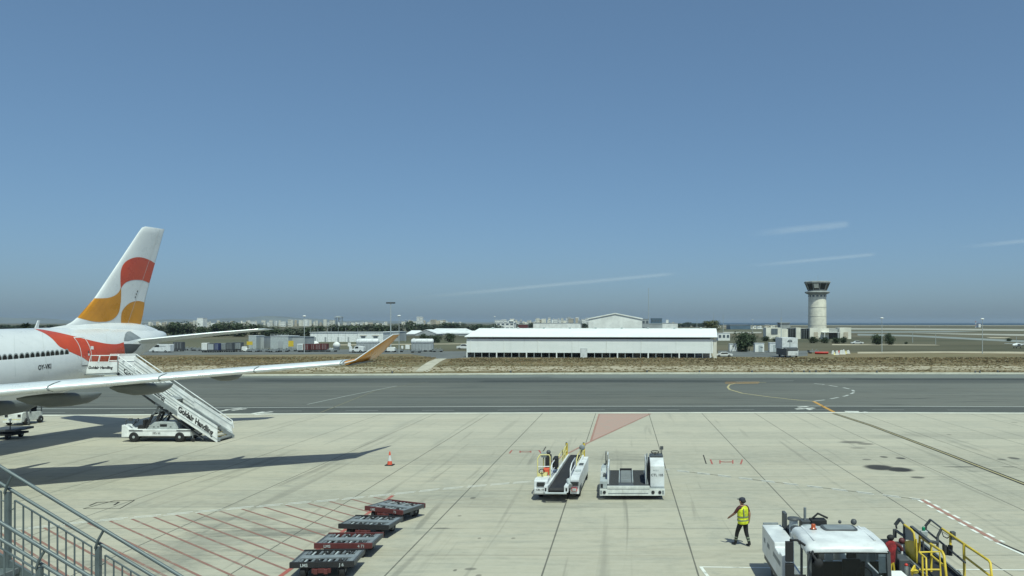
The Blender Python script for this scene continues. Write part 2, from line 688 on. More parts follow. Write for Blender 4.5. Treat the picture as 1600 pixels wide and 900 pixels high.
# ---------------------------------------------------------------- taxiway asphalt
def taxi_material():
    m, nt, b = new_mat('taxiway_asphalt')
    P = coords(nt, 'World')
    X, Y, Z = sep(nt, P)
    st = noise(nt, mapping(nt, P, (.012, .5, 1)), 1.0, 4, .6)
    st2 = noise(nt, mapping(nt, P, (.05, 1.2, 1), (3, 7, 0)), 1.0, 5, .65, .5)
    patch = noise(nt, mapping(nt, P, (.03, .06, 1), (1, 2, 0)), 1.0, 3, .6)
    base = mixc(nt, st.step(.3, .7), (.105, .106, .092), (.152, .152, .132))
    base = mixc(nt, patch.step(.4, .65, 0, .6), base, (.088, .094, .086))
    base = mixc(nt, st2.step(.52, .75, 0, .5), base, (.054, .058, .054))
    big = noise(nt, mapping(nt, P, (.018, .02, 1), (6, 6, 0)), 1.0, 3, .6) - .5
    worn = (X + big * 60).step(5, 70, 0, 1)
    base = mixc(nt, worn * .6, base, (.19, .19, .165))
    left = (X + big * 60).step(-70, -25, 1, 0)
    base = mixc(nt, left * .3, base, (.135, .14, .128))
    near = Y.step(83.3, 83.6, 1, 0)
    base = mixc(nt, near * .75, base, (.060, .064, .061))
    far = Y.step(126.5, 127.5)
    base = mixc(nt, far, base, mixc(nt, st2.step(.3, .7), (.15, .162, .147), (.19, .2, .18)))
    wob = (noise(nt, mapping(nt, P, (.02, .1, 1), (5, 5, 0)), 1.0, 3) - .5) * 3
    yb = Y + wob
    band = yb.step(113, 119) * yb.step(124.5, 126.5, 1, 0)
    base = mixc(nt, band * .72, base, (.055, .06, .058))
    b2 = yb.step(121.4, 122.4) * yb.step(125.4, 126.0, 1, 0) * (X + wob * 2).step(34, 36)
    base = mixc(nt, b2 * .85, base, (.032, .035, .036))
    b3 = yb.step(117, 118) * yb.step(120.5, 121.5, 1, 0) * (X + wob * 3).step(-22, -20) * (X + wob * 4).step(8, 22, 1, 0)
    base = mixc(nt, b3 * .8, base, (.03, .034, .035))
    b4 = yb.step(117.5, 118.2) * yb.step(122, 123, 1, 0) * (X + wob * 4).step(-60, -54) * (X + wob * 4).step(-44, -36, 1, 0)
    base = mixc(nt, b4 * .7, base, (.03, .034, .035))
    # short tyre scuffs
    sc = noise(nt, mapping(nt, P, (.10, 1.6, 1), (13, 4, 0), (0, 0, .04)), 1.0, 2, .4)
    base = mixc(nt, sc.step(.66, .70, 0, .7), base, (.03, .032, .032))
    ck = noise(nt, mapping(nt, P, (.035, .55, 1), (3, 14, 0), (0, 0, -.03)), 1.0, 3, .5)
    base = mixc(nt, ((ck - .5).abs()).step(.0, .010, .65, 0), base, (.05, .053, .052))
    lite = noise(nt, mapping(nt, P, (.02, .10, 1), (8, 2, 0)), 1.0, 4, .6)
    base = mixc(nt, lite.step(.5, .72, 0, .4), base, (.15, .158, .145))
    fine = noise(nt, P, 3.0, 5, .7)
    base = mixc(nt, fine.step(.3, .7, 0, .25), base, (.145, .153, .14))
    nt.links.new(base.k, b.inputs['Base Color'])
    b.inputs['Roughness'].default_value = .88
    b.inputs['Specular IOR Level'].default_value = .25
    return m


M['taxi'] = taxi_material()
FARE = [(-300, 128.0), (-62, 133.3), (-33, 135.8), (-10, 137.8), (12, 138.6), (45, 138.4), (75, 138.2), (150, 137), (300, 135)]
sheet('taxiway', EDGE, [(x, y - 3.0) for x, y in FARE], 'taxi', lambda y: ZF)
M['kerbconc'] = mk('kerb_concrete', (.50, .49, .40), .9, var=.12, scale=.6, dirt=.45, dirtcol=(.2, .18, .12))
b = MB()
for (xa, ya), (xb, yb) in zip(FARE, FARE[1:]):
    p, q = Vector((xa, ya - 1.6, ZF + .06)), Vector((xb, yb - 1.6, ZF + .06))
    b.beam(p, q, 2.8, .14, 'kerbconc')
struct(b.build('taxiway_kerb'))
# pale concrete lip where the apron meets the asphalt
b = MB()
M['lip'] = mk('apron_edge_concrete', (.58, .57, .49), .9, var=.08, scale=.5)
for (xa, ya), (xb, yb) in zip(EDGE, EDGE[1:]):
    b.add([(xa, ya - 1.0, apz(ya - 1) + .004), (xb, yb - 1.0, apz(yb - 1) + .004), (xb, yb, apz(yb) + .004), (xa, ya, apz(ya) + .004)], [(0, 1, 2, 3)], 'lip')
struct(b.build('apron_edge_strip'))
b = MB()
M['jointink'] = mk('joint_sealant', (.10, .10, .085), .9)
for (xa, ya), (xb, yb) in zip(EDGE, EDGE[1:]):
    b.add([(xa, ya - 1.55, apz(ya - 1.55) + .004), (xb, yb - 1.55, apz(yb - 1.55) + .004), (xb, yb - 1.45, apz(yb - 1.45) + .004), (xa, ya - 1.45, apz(ya - 1.45) + .004)], [(0, 1, 2, 3)], 'jointink')
struct(b.build('apron_edge_joint'))


# ---------------------------------------------------------------- open land, verge, sea, hills
def land_material():
    m, nt, b = new_mat('open_land')
    P = coords(nt, 'World')
    X, Y, Z = sep(nt, P)
    n1 = noise(nt, mapping(nt, P, (.004, .012, 1)), 1.0, 6, .65)
    n2 = noise(nt, mapping(nt, P, (.03, .09, 1), (4, 1, 0)), 1.0, 5, .65)
    n3 = noise(nt, mapping(nt, P, (.0015, .006, 1), (2, 9, 0)), 1.0, 4, .6)
    base = mixc(nt, n1.step(.35, .65), (.075, .073, .047), (.145, .128, .085))
    base = mixc(nt, n3.step(.5, .62, 0, .6), base, (.11, .115, .075))
    base = mixc(nt, n2.step(.62, .78, 0, .7), base, (.30, .265, .19))
    base = mixc(nt, n2.step(.22, .38, .6, 0), base, (.055, .06, .04))
    nt.links.new(base.k, b.inputs['Base Color'])
    b.inputs['Roughness'].default_value = .95
    b.inputs['Specular IOR Level'].default_value = .15
    return m


def verge_material():
    m, nt, b = new_mat('dry_verge')
    P = coords(nt, 'World')
    X, Y, Z = sep(nt, P)
    n1 = noise(nt, mapping(nt, P, (.05, .16, 1)), 1.0, 6, .7)
    n2 = noise(nt, mapping(nt, P, (.3, .55, 1), (3, 3, 0)), 1.0, 5, .7)
    n3 = noise(nt, mapping(nt, P, (.02, .06, 1), (7, 7, 0)), 1.0, 3, .6)
    base = mixc(nt, n1.step(.3, .7), (.140, .108, .064), (.245, .205, .125))
    base = mixc(nt, n2.step(.55, .7, 0, .6), base, (.085, .07, .045))
    base = mixc(nt, n3.step(.40, .65, 0, .6), base, (.165, .155, .09))
    wob = (n3 - .5) * 24
    bare = (Y + wob).step(143, 146) * (Y + wob).step(158, 163, 1, 0) * n2.step(.40, .52)
    base = mixc(nt, bare * .85, base, (.44, .39, .29))
    sp = noise(nt, mapping(nt, P, (.12, .5, 1), (1, 8, 0)), 1.0, 4, .7)
    base = mixc(nt, sp.step(.64, .72, 0, .7), base, (.38, .33, .23))
    nt.links.new(base.k, b.inputs['Base Color'])
    b.inputs['Roughness'].default_value = .95
    b.inputs['Specular IOR Level'].default_value = .1
    return m


M['land'] = land_material()
M['verge'] = verge_material()
b = MB()
LZ = ZF - .05
b.add([(-9000, -400, LZ - 1.2), (9000, -400, LZ - 1.2), (9000, 60, LZ - 1.2), (-9000, 60, LZ - 1.2)], [(0, 1, 2, 3)], 'land')
b.add([(-9000, 60, LZ - 1.2), (9000, 60, LZ - 1.2), (9000, 73.5, LZ), (-9000, 73.5, LZ)], [(0, 1, 2, 3)], 'land')
b.add([(-9000, 73.5, LZ), (9000, 73.5, LZ), (9000, 1500, LZ), (-9000, 1500, LZ)], [(0, 1, 2, 3)], 'land')
b.add([(-9000, 1500, LZ), (9000, 1500, LZ), (9000, 2450, LZ), (430, 2750, LZ), (150, 3600, LZ), (-9000, 60000, LZ), (-60000, 60000, LZ)], [(0, 1, 2, 3, 4, 5, 6)], 'land')
struct(b.build('ground'))
b = MB()
xs = [-300, -62, -33, -10, 12, 45, 75, 150, 300]
for (xa, ya), (xb, yb) in zip(FARE, FARE[1:]):
    b.add([(xa, ya, ZF), (xb, yb, ZF), (xb, 232, ZF), (xa, 232, ZF)], [(0, 1, 2, 3)], 'verge')
struct(b.build('grass_verge'))

m, nt, bs = new_mat('sea_water')
P = coords(nt, 'World')
w = noise(nt, mapping(nt, P, (.002, .01, 1)), 1.0, 4, .6)
c = mixc(nt, w.step(.3, .7), (.010, .030, .055), (.016, .042, .07))
nt.links.new(c.k, bs.inputs['Base Color'])
bs.inputs['Roughness'].default_value = .55
bs.inputs['Specular IOR Level'].default_value = .3
M['sea'] = m
b = MB()
b.add([(-70000, 1800, LZ - .6), (70000, 1800, LZ - .6), (70000, 70000, LZ - .6), (-70000, 70000, LZ - .6)], [(0, 1, 2, 3)], 'sea')
struct(b.build('sea'))

M['hill'] = mk('far_hill', (.13, .14, .12), .95, scale=.002, var=.2)
b = MB()
nx, ny = 120, 8
vs, fs = [], []
for j in range(ny):
    for i in range(nx):
        x = -9000 + i * 9000 / (nx - 1)
        y = 9000 + j * 220
        prof = math.sin(PI * j / (ny - 1))
        hh = 52 + 22 * math.sin(i * .13) + 12 * math.sin(i * .31 + 1) + 6 * math.sin(i * .83)
        fade = min(1, (nx - 1 - i) / 46) ** 1.3
        vs.append((x, y, LZ - 2 + hh * prof * fade))
for j in range(ny - 1):
    for i in range(nx - 1):
        a = j * nx + i
        fs.append((a, a + 1, a + nx + 1, a + nx))
b.add(vs, fs, 'hill', True)
struct(b.build('hills'))


# ---------------------------------------------------------------- painted markings and paths
def paint(name, col, worn=.35):
    m, nt, b = new_mat(name)
    P = coords(nt, 'World')
    n = noise(nt, mapping(nt, P, (1.5, 1.5, 1)), 1.0, 5, .75)
    c = mixc(nt, n.step(.5, .72, 0, worn), col, (.30, .30, .25))
    nt.links.new(c.k, b.inputs['Base Color'])
    b.inputs['Roughness'].default_value = .8
    M[name] = m


paint('mark_white', (.74, .74, .68), .7)
paint('mark_white_taxi', (.45, .46, .43), .6)
paint('mark_dusty', (.33, .18, .14), .6)
paint('mark_faint', (.30, .31, .29), .4)
paint('mark_red', (.34, .10, .08), .6)
paint('mark_redfill', (.40, .275, .225), .8)
paint('mark_hatch', (.25, .135, .105), .7)
paint('mark_yellow', (.40, .345, .18), .7)
paint('mark_dull', (.19, .175, .11), .5)
paint('mark_orange', (.48, .26, .05), .5)
paint('mark_black', (.035, .032, .025), .2)


def gz(p, dz):
    return Vector((p.x, p.y, (apz(p.y) if p.y < 74.5 or p.z > -.7499 else ZF) + dz))


def strip(pts, w, mat, dz=.006, b=None, dash=None):
    """painted line of width w metres through ground points; dash = (on, off)"""
    own = b is None
    b = b or MB()
    pts = [Vector(p) for p in pts]
    segs = []
    if dash is None:
        segs = list(zip(pts, pts[1:]))
    else:
        on, off = dash
        t = 0.0
        for p, q in zip(pts, pts[1:]):
            L = (q - p).length
            s = -t
            while s < L:
                a0, a1 = max(0, s), min(L, s + on)
                if a1 > a0:
                    segs.append((p.lerp(q, a0 / L), p.lerp(q, a1 / L)))
                s += on + off
            t = L - (s - on - off)
    for p, q in segs:
        d = Vector((q.x - p.x, q.y - p.y, 0)).normalized()
        nrm = Vector((-d.y, d.x, 0)) * (w / 2)
        b.add([gz(p - nrm, dz), gz(q - nrm, dz), gz(q + nrm, dz), gz(p + nrm, dz)], [(0, 1, 2, 3)], mat)
    return b


def px(*pts):
    return [gnd(*p) for p in pts]


# red clearance wedge at the head of the stand
b = MB()
b.add([gz(p, .004) for p in px((936.5, 646.5), (1016, 646.5), (923, 690))], [(2, 1, 0)], 'mark_redfill')
strip(px((936.5, 646.5), (923, 690)), .15, 'mark_dusty', .008, b)
strip(px((1017, 646.5), (923, 690), (880, 712.5), (862, 722)), .16, 'mark_dusty', .012, b)
strip(px((936.5, 646.8), (1017, 646.8)), .12, 'mark_red', .016, b)
struct(b.build('red_stand_marking'))
# service road edge: paired broken white lines across the apron
LEFT = px((-20, 833), (138, 815), (320, 799), (400, 791.5), (520, 781.5), (640, 769.5), (685, 764.5), (833, 752), (905, 745.5), (960, 739), (1040, 733.5), (1120, 742.5), (1198, 752), (1300, 764), (1440, 781))
b = MB()
for k, o in enumerate((-.14, .14)):
    pts = [p + Vector((0, o, 0)) for p in LEFT]
    strip(pts[:9], .075, 'mark_white', .008, b, (1.0, .22))
    strip(pts[9:], .09, 'mark_white', .008, b, (.8, .5))
strip(LEFT[9:], .06, 'mark_black', .006, b, (3.4, .5))
struct(b.build('service_road_marking'))
# red and white boundary at right, then black and white
b = MB()
A, B = gnd(1440, 781), gnd(1562, 848)
d = (B - A).normalized()
nn = Vector((-d.y, d.x, 0))
strip([A, B], .20, 'mark_dusty', .008, b)
for s in (-1, 1):
    strip([A + nn * .17 * s, B + nn * .17 * s], .14, 'mark_white', .010, b, (.62, .5) if s < 0 else (.62, .42))
C2 = gnd(1640, 882)
strip([B, C2], .12, 'mark_black', .008, b)
strip([B + nn * -.14, C2 + nn * -.14], .13, 'mark_white', .008, b)
struct(b.build('red_white_boundary_marking'))
# no-parking hatch at left
b = MB()
XB = -11.15
strip([Vector((XB, 38.7, -.36)), Vector((XB, 20.0, -.2))], .17, 'mark_red', .010, b)
hd = Vector((math.cos(R(40.4)), -math.sin(R(40.4)), 0))
for k in range(-9, 14):
    xp = 179 + 34 * k
    L2 = [(p[0], p[1]) for p in ((-400, 877), (-20, 833), (138, 815), (320, 799), (400, 791.5), (520, 781.5), (640, 769.5))]
    for (xa, ya), (xb, yb) in zip(L2, L2[1:]):
        if xa <= xp <= xb:
            yp = ya + (yb - ya) * (xp - xa) / (xb - xa)
    p = gnd(xp, yp) + Vector((0, -.3, 0))
    if p.x < XB:
        q = p + hd * ((XB - p.x) / hd.x)
        if q.y < 16:
            q = p + hd * ((p.y - 16) / -hd.y)
        strip([p, q], .10, 'mark_hatch', .006, b)
struct(b.build('red_hatch_marking'))
# taxi lead-in line
b = MB()
LI = px((1302, 645.8), (1360, 664.5), (1480, 709.5), (1600, 756), (1760, 818))
strip(LI, .13, 'mark_yellow', .008, b)
for s in (-.20, .20):
    strip([p + Vector((s * .45, s, 0)) for p in LI], .25, 'mark_black', .006, b)
struct(b.build('lead_in_marking'))
b = MB()
strip(px((1303, 643.9), (1271, 627)), .36, 'mark_orange', .006, b)
strip(px((1271, 627), (1250, 625.5), (1200, 620), (1160, 614.5), (1140, 608.7), (1137, 605), (1140, 601), (1150, 598.9), (1175, 598), (1197, 597.5)), .28, 'mark_yellow', .008, b)
strip(px((1133, 597.3), (1187, 597.1)), .55, 'mark_orange', .010, b)
strip(px((1133, 599.2), (1185, 598.9)), .45, 'mark_orange', .012, b)
strip(px((1150, 596), (1240, 595)), .3, 'mark_faint', .006, b)
strip(px((480, 632), (540, 619), (620, 603)), .22, 'mark_faint', .008, b)
strip(px((500, 645), (585, 611), (640, 601), (670, 597)), .13, 'mark_dull', .010, b)
struct(b.build('yellow_taxi_marking'))
b = MB()
strip(px((1271, 627), (1287, 625), (1302, 622.5), (1322, 618.5), (1333, 614), (1334, 611), (1330, 608.5), (1317, 605.5), (1300, 603), (1285, 600.5), (1265, 598.6)), .32, 'mark_white_taxi', .008, b, (2.3, 1.5))
struct(b.build('dashed_turn_marking'))
b = MB()
off = [(x, y + 5.55) for x, y in EDGE]
strip([Vector((x, y, ZF)) for x, y in off], .34, 'mark_white_taxi', .006, b)
strip([Vector((x, y + 2.1, ZF)) for x, y in EDGE], .16, 'mark_faint', .008, b, (3.2, 4.3))
struct(b.build('taxiway_edge_marking'))
# stand numbers painted flat, too foreshortened to read: brushed bars
b = MB()
for (x0, y0, x1, y1, w) in ((1247, 636.3, 1262, 635.4, .5), (1243, 639.2, 1256, 638.6, .5), (1258, 638.5, 1272, 637.6, .6), (1262, 640.3, 1268, 639.9, .5),
                            (1320, 642.9, 1342, 643.1, .6), (1325, 644.4, 1356, 645.1, .5), (1350, 643.6, 1357, 644.6, .4), (1232, 644.3, 1256, 644.6, .4),
                            (344, 642.7, 362, 639.5, .35), (352, 640.5, 378, 637.8, .4), (362, 641.5, 385, 638.6, .35), (393, 646.6, 412, 643.6, .4), (402, 645.5, 426, 643.6, .5), (398, 648.5, 418, 646.5, .35)):
    strip(px((x0, y0), (x1, y1)), w, 'mark_white', .012, b)
struct(b.build('stand_number_marking'))
# hydrant pit frames
b = MB()
def pit(x0, y0, x1, y1, sk, mat, z):
    strip(px((x0, y0), (x0 - sk, y1)), .10, mat, z, b)
    strip(px((x1, y0), (x1 + sk * .9, y1)), .10, mat, z, b)
    mx, my = (x0 + x1) / 2, (y0 + y1) / 2
    w = (x1 - x0) / 5
    strip(px((mx - w, y0 + 1), (mx - w, y1 - 1)), .08, mat, z, b)
    strip(px((mx + w, y0 + 1), (mx + w, y1 - 1)), .08, mat, z, b)
    c = gnd(mx, my)
    ring = [c + Vector((.34 * math.cos(t * PI / 6), .20 * math.sin(t * PI / 6), 0)) for t in range(13)]
    strip(ring, .09, mat, z, b)
    strip(px((x0, y0), (x1, y0)), .03, 'mark_black', z - .002, b)
pit(1110, 718, 1160, 725.5, -3, 'mark_red', .008)
pit(800, 703.5, 842, 708.5, 4, 'mark_red', .008)
strip(px((1099, 711), (1103.5, 725)), .07, 'mark_black', .008, b)
strip(px((853, 698), (846, 710)), .07, 'mark_black', .008, b)
strip(px((130, 795), (180, 782), (210, 782), (187, 795), (130, 795)), .05, 'mark_black', .008, b)
strip(px((140, 790), (152, 785), (170, 784.5), (186, 784.5), (178, 789.5)), .09, 'mark_black', .008, b)
struct(b.build('hydrant_pit_marking'))
# white parking bay at the bottom
b = MB()
strip(px((1093, 886), (1330, 889), (1640, 891)), .09, 'mark_white', .008, b)
strip(px((1095, 886), (1109, 905)), .11, 'mark_white', .010, b)
struct(b.build('parking_bay_marking'))

# service roads and tracks beyond the taxiway
M['farroad'] = mk('service_road_asphalt', (.13, .135, .13), .9, var=.15, scale=.15)
M['track'] = mk('pale_track', (.46, .43, .34), .95, var=.12, scale=.4, dirt=.3, dirtcol=(.28, .24, .16))


def patch(name, pts, mat, dz):
    b = MB()
    b.add([Vector((p.x, p.y, ZF + dz)) for p in px(*pts)], [tuple(range(len(pts)))], mat)
    return struct(b.build(name))


patch('service_road', [(690, 561), (735, 558.6), (735, 549), (690, 549), (640, 546.5), (-200, 543), (-200, 557), (560, 553.5), (640, 553)], 'farroad', .010)
patch('cargo_yard', [(1122, 557), (1225, 558.5), (1262, 556), (1262, 548), (1122, 548)], 'farroad', .010)
patch('gravel_track', [(649, 580.5), (670, 580.8), (678, 572), (688, 565), (698, 560.2), (681, 560.6), (668, 566), (657, 573)], 'track', .014)
M['runway'] = mk('runway_concrete', (.34, .33, .28), .9, var=.1, scale=.05)
M['tarmac'] = mk('far_tarmac', (.22, .235, .22), .9, var=.1, scale=.05)
M['sand'] = mk('bare_earth', (.40, .35, .25), .95, var=.15, scale=.1)
for i, (nm, pts, mt) in enumerate([
    ('far_taxiway', [(1340, 521.5), (1420, 523.2), (1600, 531.8), (1900, 548), (1900, 551), (1600, 535.0), (1420, 525.6), (1340, 524.2)], 'tarmac'),
    ('runway', [(1140, 512.2), (1400, 512.9), (1900, 516.6), (1900, 519.5), (1400, 515.2), (1140, 514.0)], 'runway'),
    ('far_runway_shoulder', [(1330, 518.0), (1480, 517.4), (1530, 518.0), (1480, 519.3), (1330, 520.0)], 'tarmac'),
    ('bare_earth_strip', [(1420, 520.3), (1600, 522.0), (1900, 526), (1900, 528.5), (1600, 524.8), (1480, 522.2)], 'runway'),
    ('sandy_bank', [(1300, 537.6), (1460, 538.6), (1470, 539.6), (1300, 539.4)], 'sand'),
    ('sandy_bank', [(1540, 526.6), (1580, 527.0), (1572, 528.4), (1548, 528.2)], 'sand'),
    ('earth_bank', [(1340, 549.8), (1470, 549.0), (1620, 549.6), (1620, 552.8), (1480, 551.2), (1340, 552.5)], 'sand'),
    ('far_beach_strip', [(1200, 507.9), (1600, 508.3), (1900, 508.5), (1900, 509.0), (1600, 508.9), (1200, 508.5)], 'sand'),
    ('dry_field_strip', [(1130, 518.5), (1190, 518.5), (1190, 520.5), (1130, 521)], 'runway'),
    ('earth_track', [(520, 538.2), (740, 536.5), (740, 537.6), (520, 539.8)], 'sand')]):
    patch(nm, pts, mt, -.035 + .004 * i if pts[0][1] < 530 else .006)
# ================================================================ airliner
KA = 1.03
TX, TY, TH = -38.9, 67.8, R(86)


def AC(s, t, z):
    """station s metres from the nose, t to port, z level -> world"""
    c, sn = math.cos(TH), math.sin(TH)
    p = Vector((TX + (s - 63.3) * c + t * sn, TY + (s - 63.3) * sn - t * c, z))
    return Vector((p.x * KA, p.y * KA, H + (p.z - H) * KA))


_c = AC(30, 0, 0)
plane = thing('airliner', 'white airliner with red and orange curved livery on tail, parked nose-in at left', 'aircraft', (_c.x, _c.y, apz(_c.y)), TH + PI)

ST = [  # s, top, bottom, half width
    (0.0, 4.35, 3.75, .30), (.8, 5.15, 3.05, 1.05), (2.2, 5.85, 2.35, 1.75), (4.2, 6.35, 1.75, 2.35), (6.5, 6.60, 1.25, 2.68), (9, 6.62, 1.02, 2.80), (20, 6.90, 1.28, 2.82),
    (32, 7.20, 1.58, 2.82), (42, 7.46, 1.86, 2.82), (45.5, 7.55, 2.12, 2.80), (48, 7.60, 2.48, 2.75), (50, 7.63, 2.80, 2.66), (52, 7.65, 3.15, 2.54), (54, 7.66, 3.62, 2.36), (56, 7.66, 4.20, 2.10),
    (58, 7.64, 4.85, 1.78), (60, 7.56, 5.50, 1.36), (61.6, 7.44, 6.10, .92), (62.7, 7.30, 6.52, .56), (63.15, 7.18, 6.72, .30)]
NS = 56


def fus_sec(s, top, bot, w):
    zc, rz = (top + bot) / 2, (top - bot) / 2
    return [AC(s, w * math.cos(2 * PI * k / NS), zc + rz * math.sin(2 * PI * k / NS)) for k in range(NS)]


def interp(s):
    for a, b in zip(ST, ST[1:]):
        if a[0] <= s <= b[0]:
            u = (s - a[0]) / (b[0] - a[0])
            return [a[i] + (b[i] - a[i]) * u for i in range(1, 4)]


secs = []
for i in range(len(ST) - 1):
    n = 2 if ST[i][0] < 6 else max(1, int((ST[i + 1][0] - ST[i][0]) / 1.2))
    for k in range(n):
        # smooth the station table with a Catmull-Rom pass
        a, b_, c_, d_ = (ST[max(0, i - 1)], ST[i], ST[i + 1], ST[min(len(ST) - 1, i + 2)])
        t = k / n
        row = [.5 * (2 * b_[j] + (c_[j] - a[j]) * t + (2 * a[j] - 5 * b_[j] + 4 * c_[j] - d_[j]) * t * t + (3 * b_[j] - a[j] - 3 * c_[j] + d_[j]) * t ** 3) for j in range(4)]
        row[0] = b_[0] + (c_[0] - b_[0]) * t
        secs.append(fus_sec(*row))
secs.append(fus_sec(*ST[-1]))
fb = MB().loft(secs, 'plane_white')
# fairing that carries the fin root into the tail cone
fr = []
for s, w, zt in ((50.6, .05, 7.60), (52.2, .30, 7.80), (54, .52, 7.92), (56.5, .74, 8.0), (59, .80, 7.98), (60.8, .62, 7.80), (62.2, .25, 7.45)):
    zb = interp(s)[0] - .5
    fr.append([AC(s, w * math.cos(a) * 1.25, zb + (zt - zb) * math.sin(a)) for a in [PI * k / 12 for k in range(13)]])
fb.loft(fr, 'plane_white', closed=False, cap=False)
fus = fb.build('fuselage', plane, world=True)


def bvh_of(mb):
    return BVHTree.FromPolygons([tuple(p) for p in mb.v], mb.f)


BF = bvh_of(fb)
CAMP = Vector((0, 0, H))


def hit(bv, x, y, off=.012):
    d = ray(x, y).normalized()
    h = bv.ray_cast(CAMP, d)
    if h[0] is None:
        return None
    n = h[1]
    if n.dot(d) > 0:
        n = -n
    return h[0] + n * off


def skin_ribbon(bv, A, B, n, m, mat, mb, off=.012, curved=True):
    """paint laid on a surface between two outlines A and B"""
    f = smooth_curve if curved else resample
    a, c = f(A, n), f(B, n)
    pts = []
    for i in range(n):
        row = []
        for j in range(m):
            q = a[i].lerp(c[i], j / (m - 1))
            row.append(hit(bv, q.x, q.y, off))
        last = None
        for j in range(m):
            if row[j] is None:
                row[j] = last
            last = row[j]
        last = None
        for j in range(m - 1, -1, -1):
            if row[j] is None:
                row[j] = last
            last = row[j]
        pts.append(row)
    vs = [p for row in pts if None not in row for p in row]
    k = len(vs) // m
    fs = [(i * m + j, (i + 1) * m + j, (i + 1) * m + j + 1, i * m + j + 1) for i in range(k - 1) for j in range(m - 1)]
    mb.add(vs, fs, mat, True)


def z5(pts, ox=0, oy=500):
    return [(ox + x / 5, oy + y / 5) for x, y in pts]


band = MB()
skin_ribbon(BF, z5([(262, 68), (330, 76), (400, 88), (480, 104), (580, 128), (680, 153), (780, 176), (850, 187), (915, 188), (966, 174)]),
            z5([(275, 72), (350, 106), (405, 145), (440, 182), (466, 208), (520, 236), (580, 264), (640, 290), (740, 340), (985, 352)]), 60, 26, 'red', band)
band.build('livery_band', fus, world=True)

for i, (x, y) in enumerate([(-9, 308), (35, 304.5), (78, 301.5), (123, 298), (169, 294), (211, 290.5), (252, 286), (293, 282.5), (334, 279), (373, 275), (408, 271), (444, 267.5), (482, 264), (520, 260.5)]):
    p = hit(BF, x / 5, 500 + y / 5, .016)
    q = hit(BF, x / 5 + .6, 500 + y / 5 - .05, .016)
    if p is None or q is None:
        continue
    u = (q - p).normalized()
    up = Vector((0, 0, 1))
    w = MB()
    for r, mt, o in ((1.35, 'litgrey', 0), (1.0, 'glass', .006)):
        nrm = u.cross(up).normalized()
        if nrm.dot(CAMP - p) < 0:
            nrm = -nrm
        up2 = nrm.cross(u).normalized()
        if up2.z < 0:
            up2 = -up2
        w.add([p + nrm * o + u * (.165 * r * math.cos(t)) + up2 * (.235 * r * math.sin(t)) for t in [2 * PI * k / 20 for k in range(20)]], [tuple(range(20))], mt)
    w.build('cabin_window', fus, world=True)

# door outline, handle panel, placard
d = MB()
oa = z5([(575, 138), (600, 170), (622, 215), (632, 260), (637, 310), (638, 358)])
ob = z5([(655, 138), (680, 172), (700, 215), (710, 250), (712, 280), (712, 360)])
for c_ in (oa, ob):
    skin_ribbon(BF, [(x - .45, y) for x, y in c_], [(x + .45, y) for x, y in c_], 24, 2, 'whiteink', d, .02)
skin_ribbon(BF, z5([(575, 135), (655, 133)]), z5([(576, 141), (656, 139)]), 8, 2, 'whiteink', d, .02, False)
skin_ribbon(BF, z5([(638, 354), (690, 354)]), z5([(638, 361), (690, 361)]), 6, 2, 'dkgrey', d, .02, False)
door = d.build('door', fus, world=True)
d = MB()
skin_ribbon(BF, z5([(706, 206), (728, 206)]), z5([(708, 230), (730, 230)]), 4, 3, 'whiteink', d, .022, False)
d.build('door_placard', fus, world=True)
d = MB()
skin_ribbon(BF, z5([(685, 262), (698, 262)]), z5([(686, 278), (699, 278)]), 4, 3, 'whiteink', d, .022, False)
d.build('door_placard', fus, world=True)
d = MB()
skin_ribbon(BF, z5([(684, 242), (694, 240)]), z5([(685, 256), (695, 256)]), 4, 3, 'dkgrey', d, .024, False)
d.build('door_handle', fus, world=True)

# registration lettering on the side
vs, fs = text_geo('OY-VKI', 0, .03)
wd = max(p[0] for p in vs)
r = MB()
r.add([hit(BF, 59.4 + p[0] / wd * 20.4 + p[1] * .0, 577.9 - p[0] / wd * 2.6 - p[1] / .73 * 7.4, .014) for p in vs], fs, 'ink')
r.build('registration_lettering', fus, world=True)

# faint skin joints
for pts in ([(0, 22.5), (60, 25), (110, 30)], ):
    pass
for xs in ((22, 524, 24, 588), (66, 517, 76, 584), (109, 515, 123, 560), (166, 524, 170, 555)):
    d = MB()
    A_ = [(xs[0] + (xs[2] - xs[0]) * (u / 8) ** 1.6, xs[1] + (xs[3] - xs[1]) * u / 8) for u in range(9)]
    skin_ribbon(BF, [(x - .18, y) for x, y in A_], [(x + .18, y) for x, y in A_], 20, 2, 'litgrey', d, .011)
    d.build('panel_joint', fus, world=True)

# small blade aerial on the crown
a = MB()
p0 = AC(49.6, 0, 7.55)
a.prism([(0, 0), (.35, 0), (.48, .62), (.34, .62)], -.03, .03, 'plane_white', 'y')
a.v = [p0 + Vector((p.y, p.x, p.z)) for p in a.v]
a.build('blade_aerial', plane, world=True)


# ------------------------------------------------ lifting surfaces
def foil(n=12):
    """closed unit aerofoil outline: list of (chord fraction, half thickness sign profile)"""
    xs = [(1 - math.cos(PI * k / n)) / 2 for k in range(n + 1)]
    th = lambda x: 5 * (.2969 * math.sqrt(x) - .126 * x - .3516 * x * x + .2843 * x ** 3 - .1036 * x ** 4)
    up = [(x, th(x)) for x in xs]
    lo = [(x, -th(x)) for x in xs[1:-1]][::-1]
    return up[::-1][::-1] + lo


FO = foil()


def wing_sec(t, sle, c, z, tc, inc=0.0, camber=.02):
    out = []
    for x, y in FO:
        zz = z + c * (tc * y + camber * 4 * x * (1 - x)) - inc * c * (x - 0)
        out.append(AC(sle + c * x, t, zz))
    return out


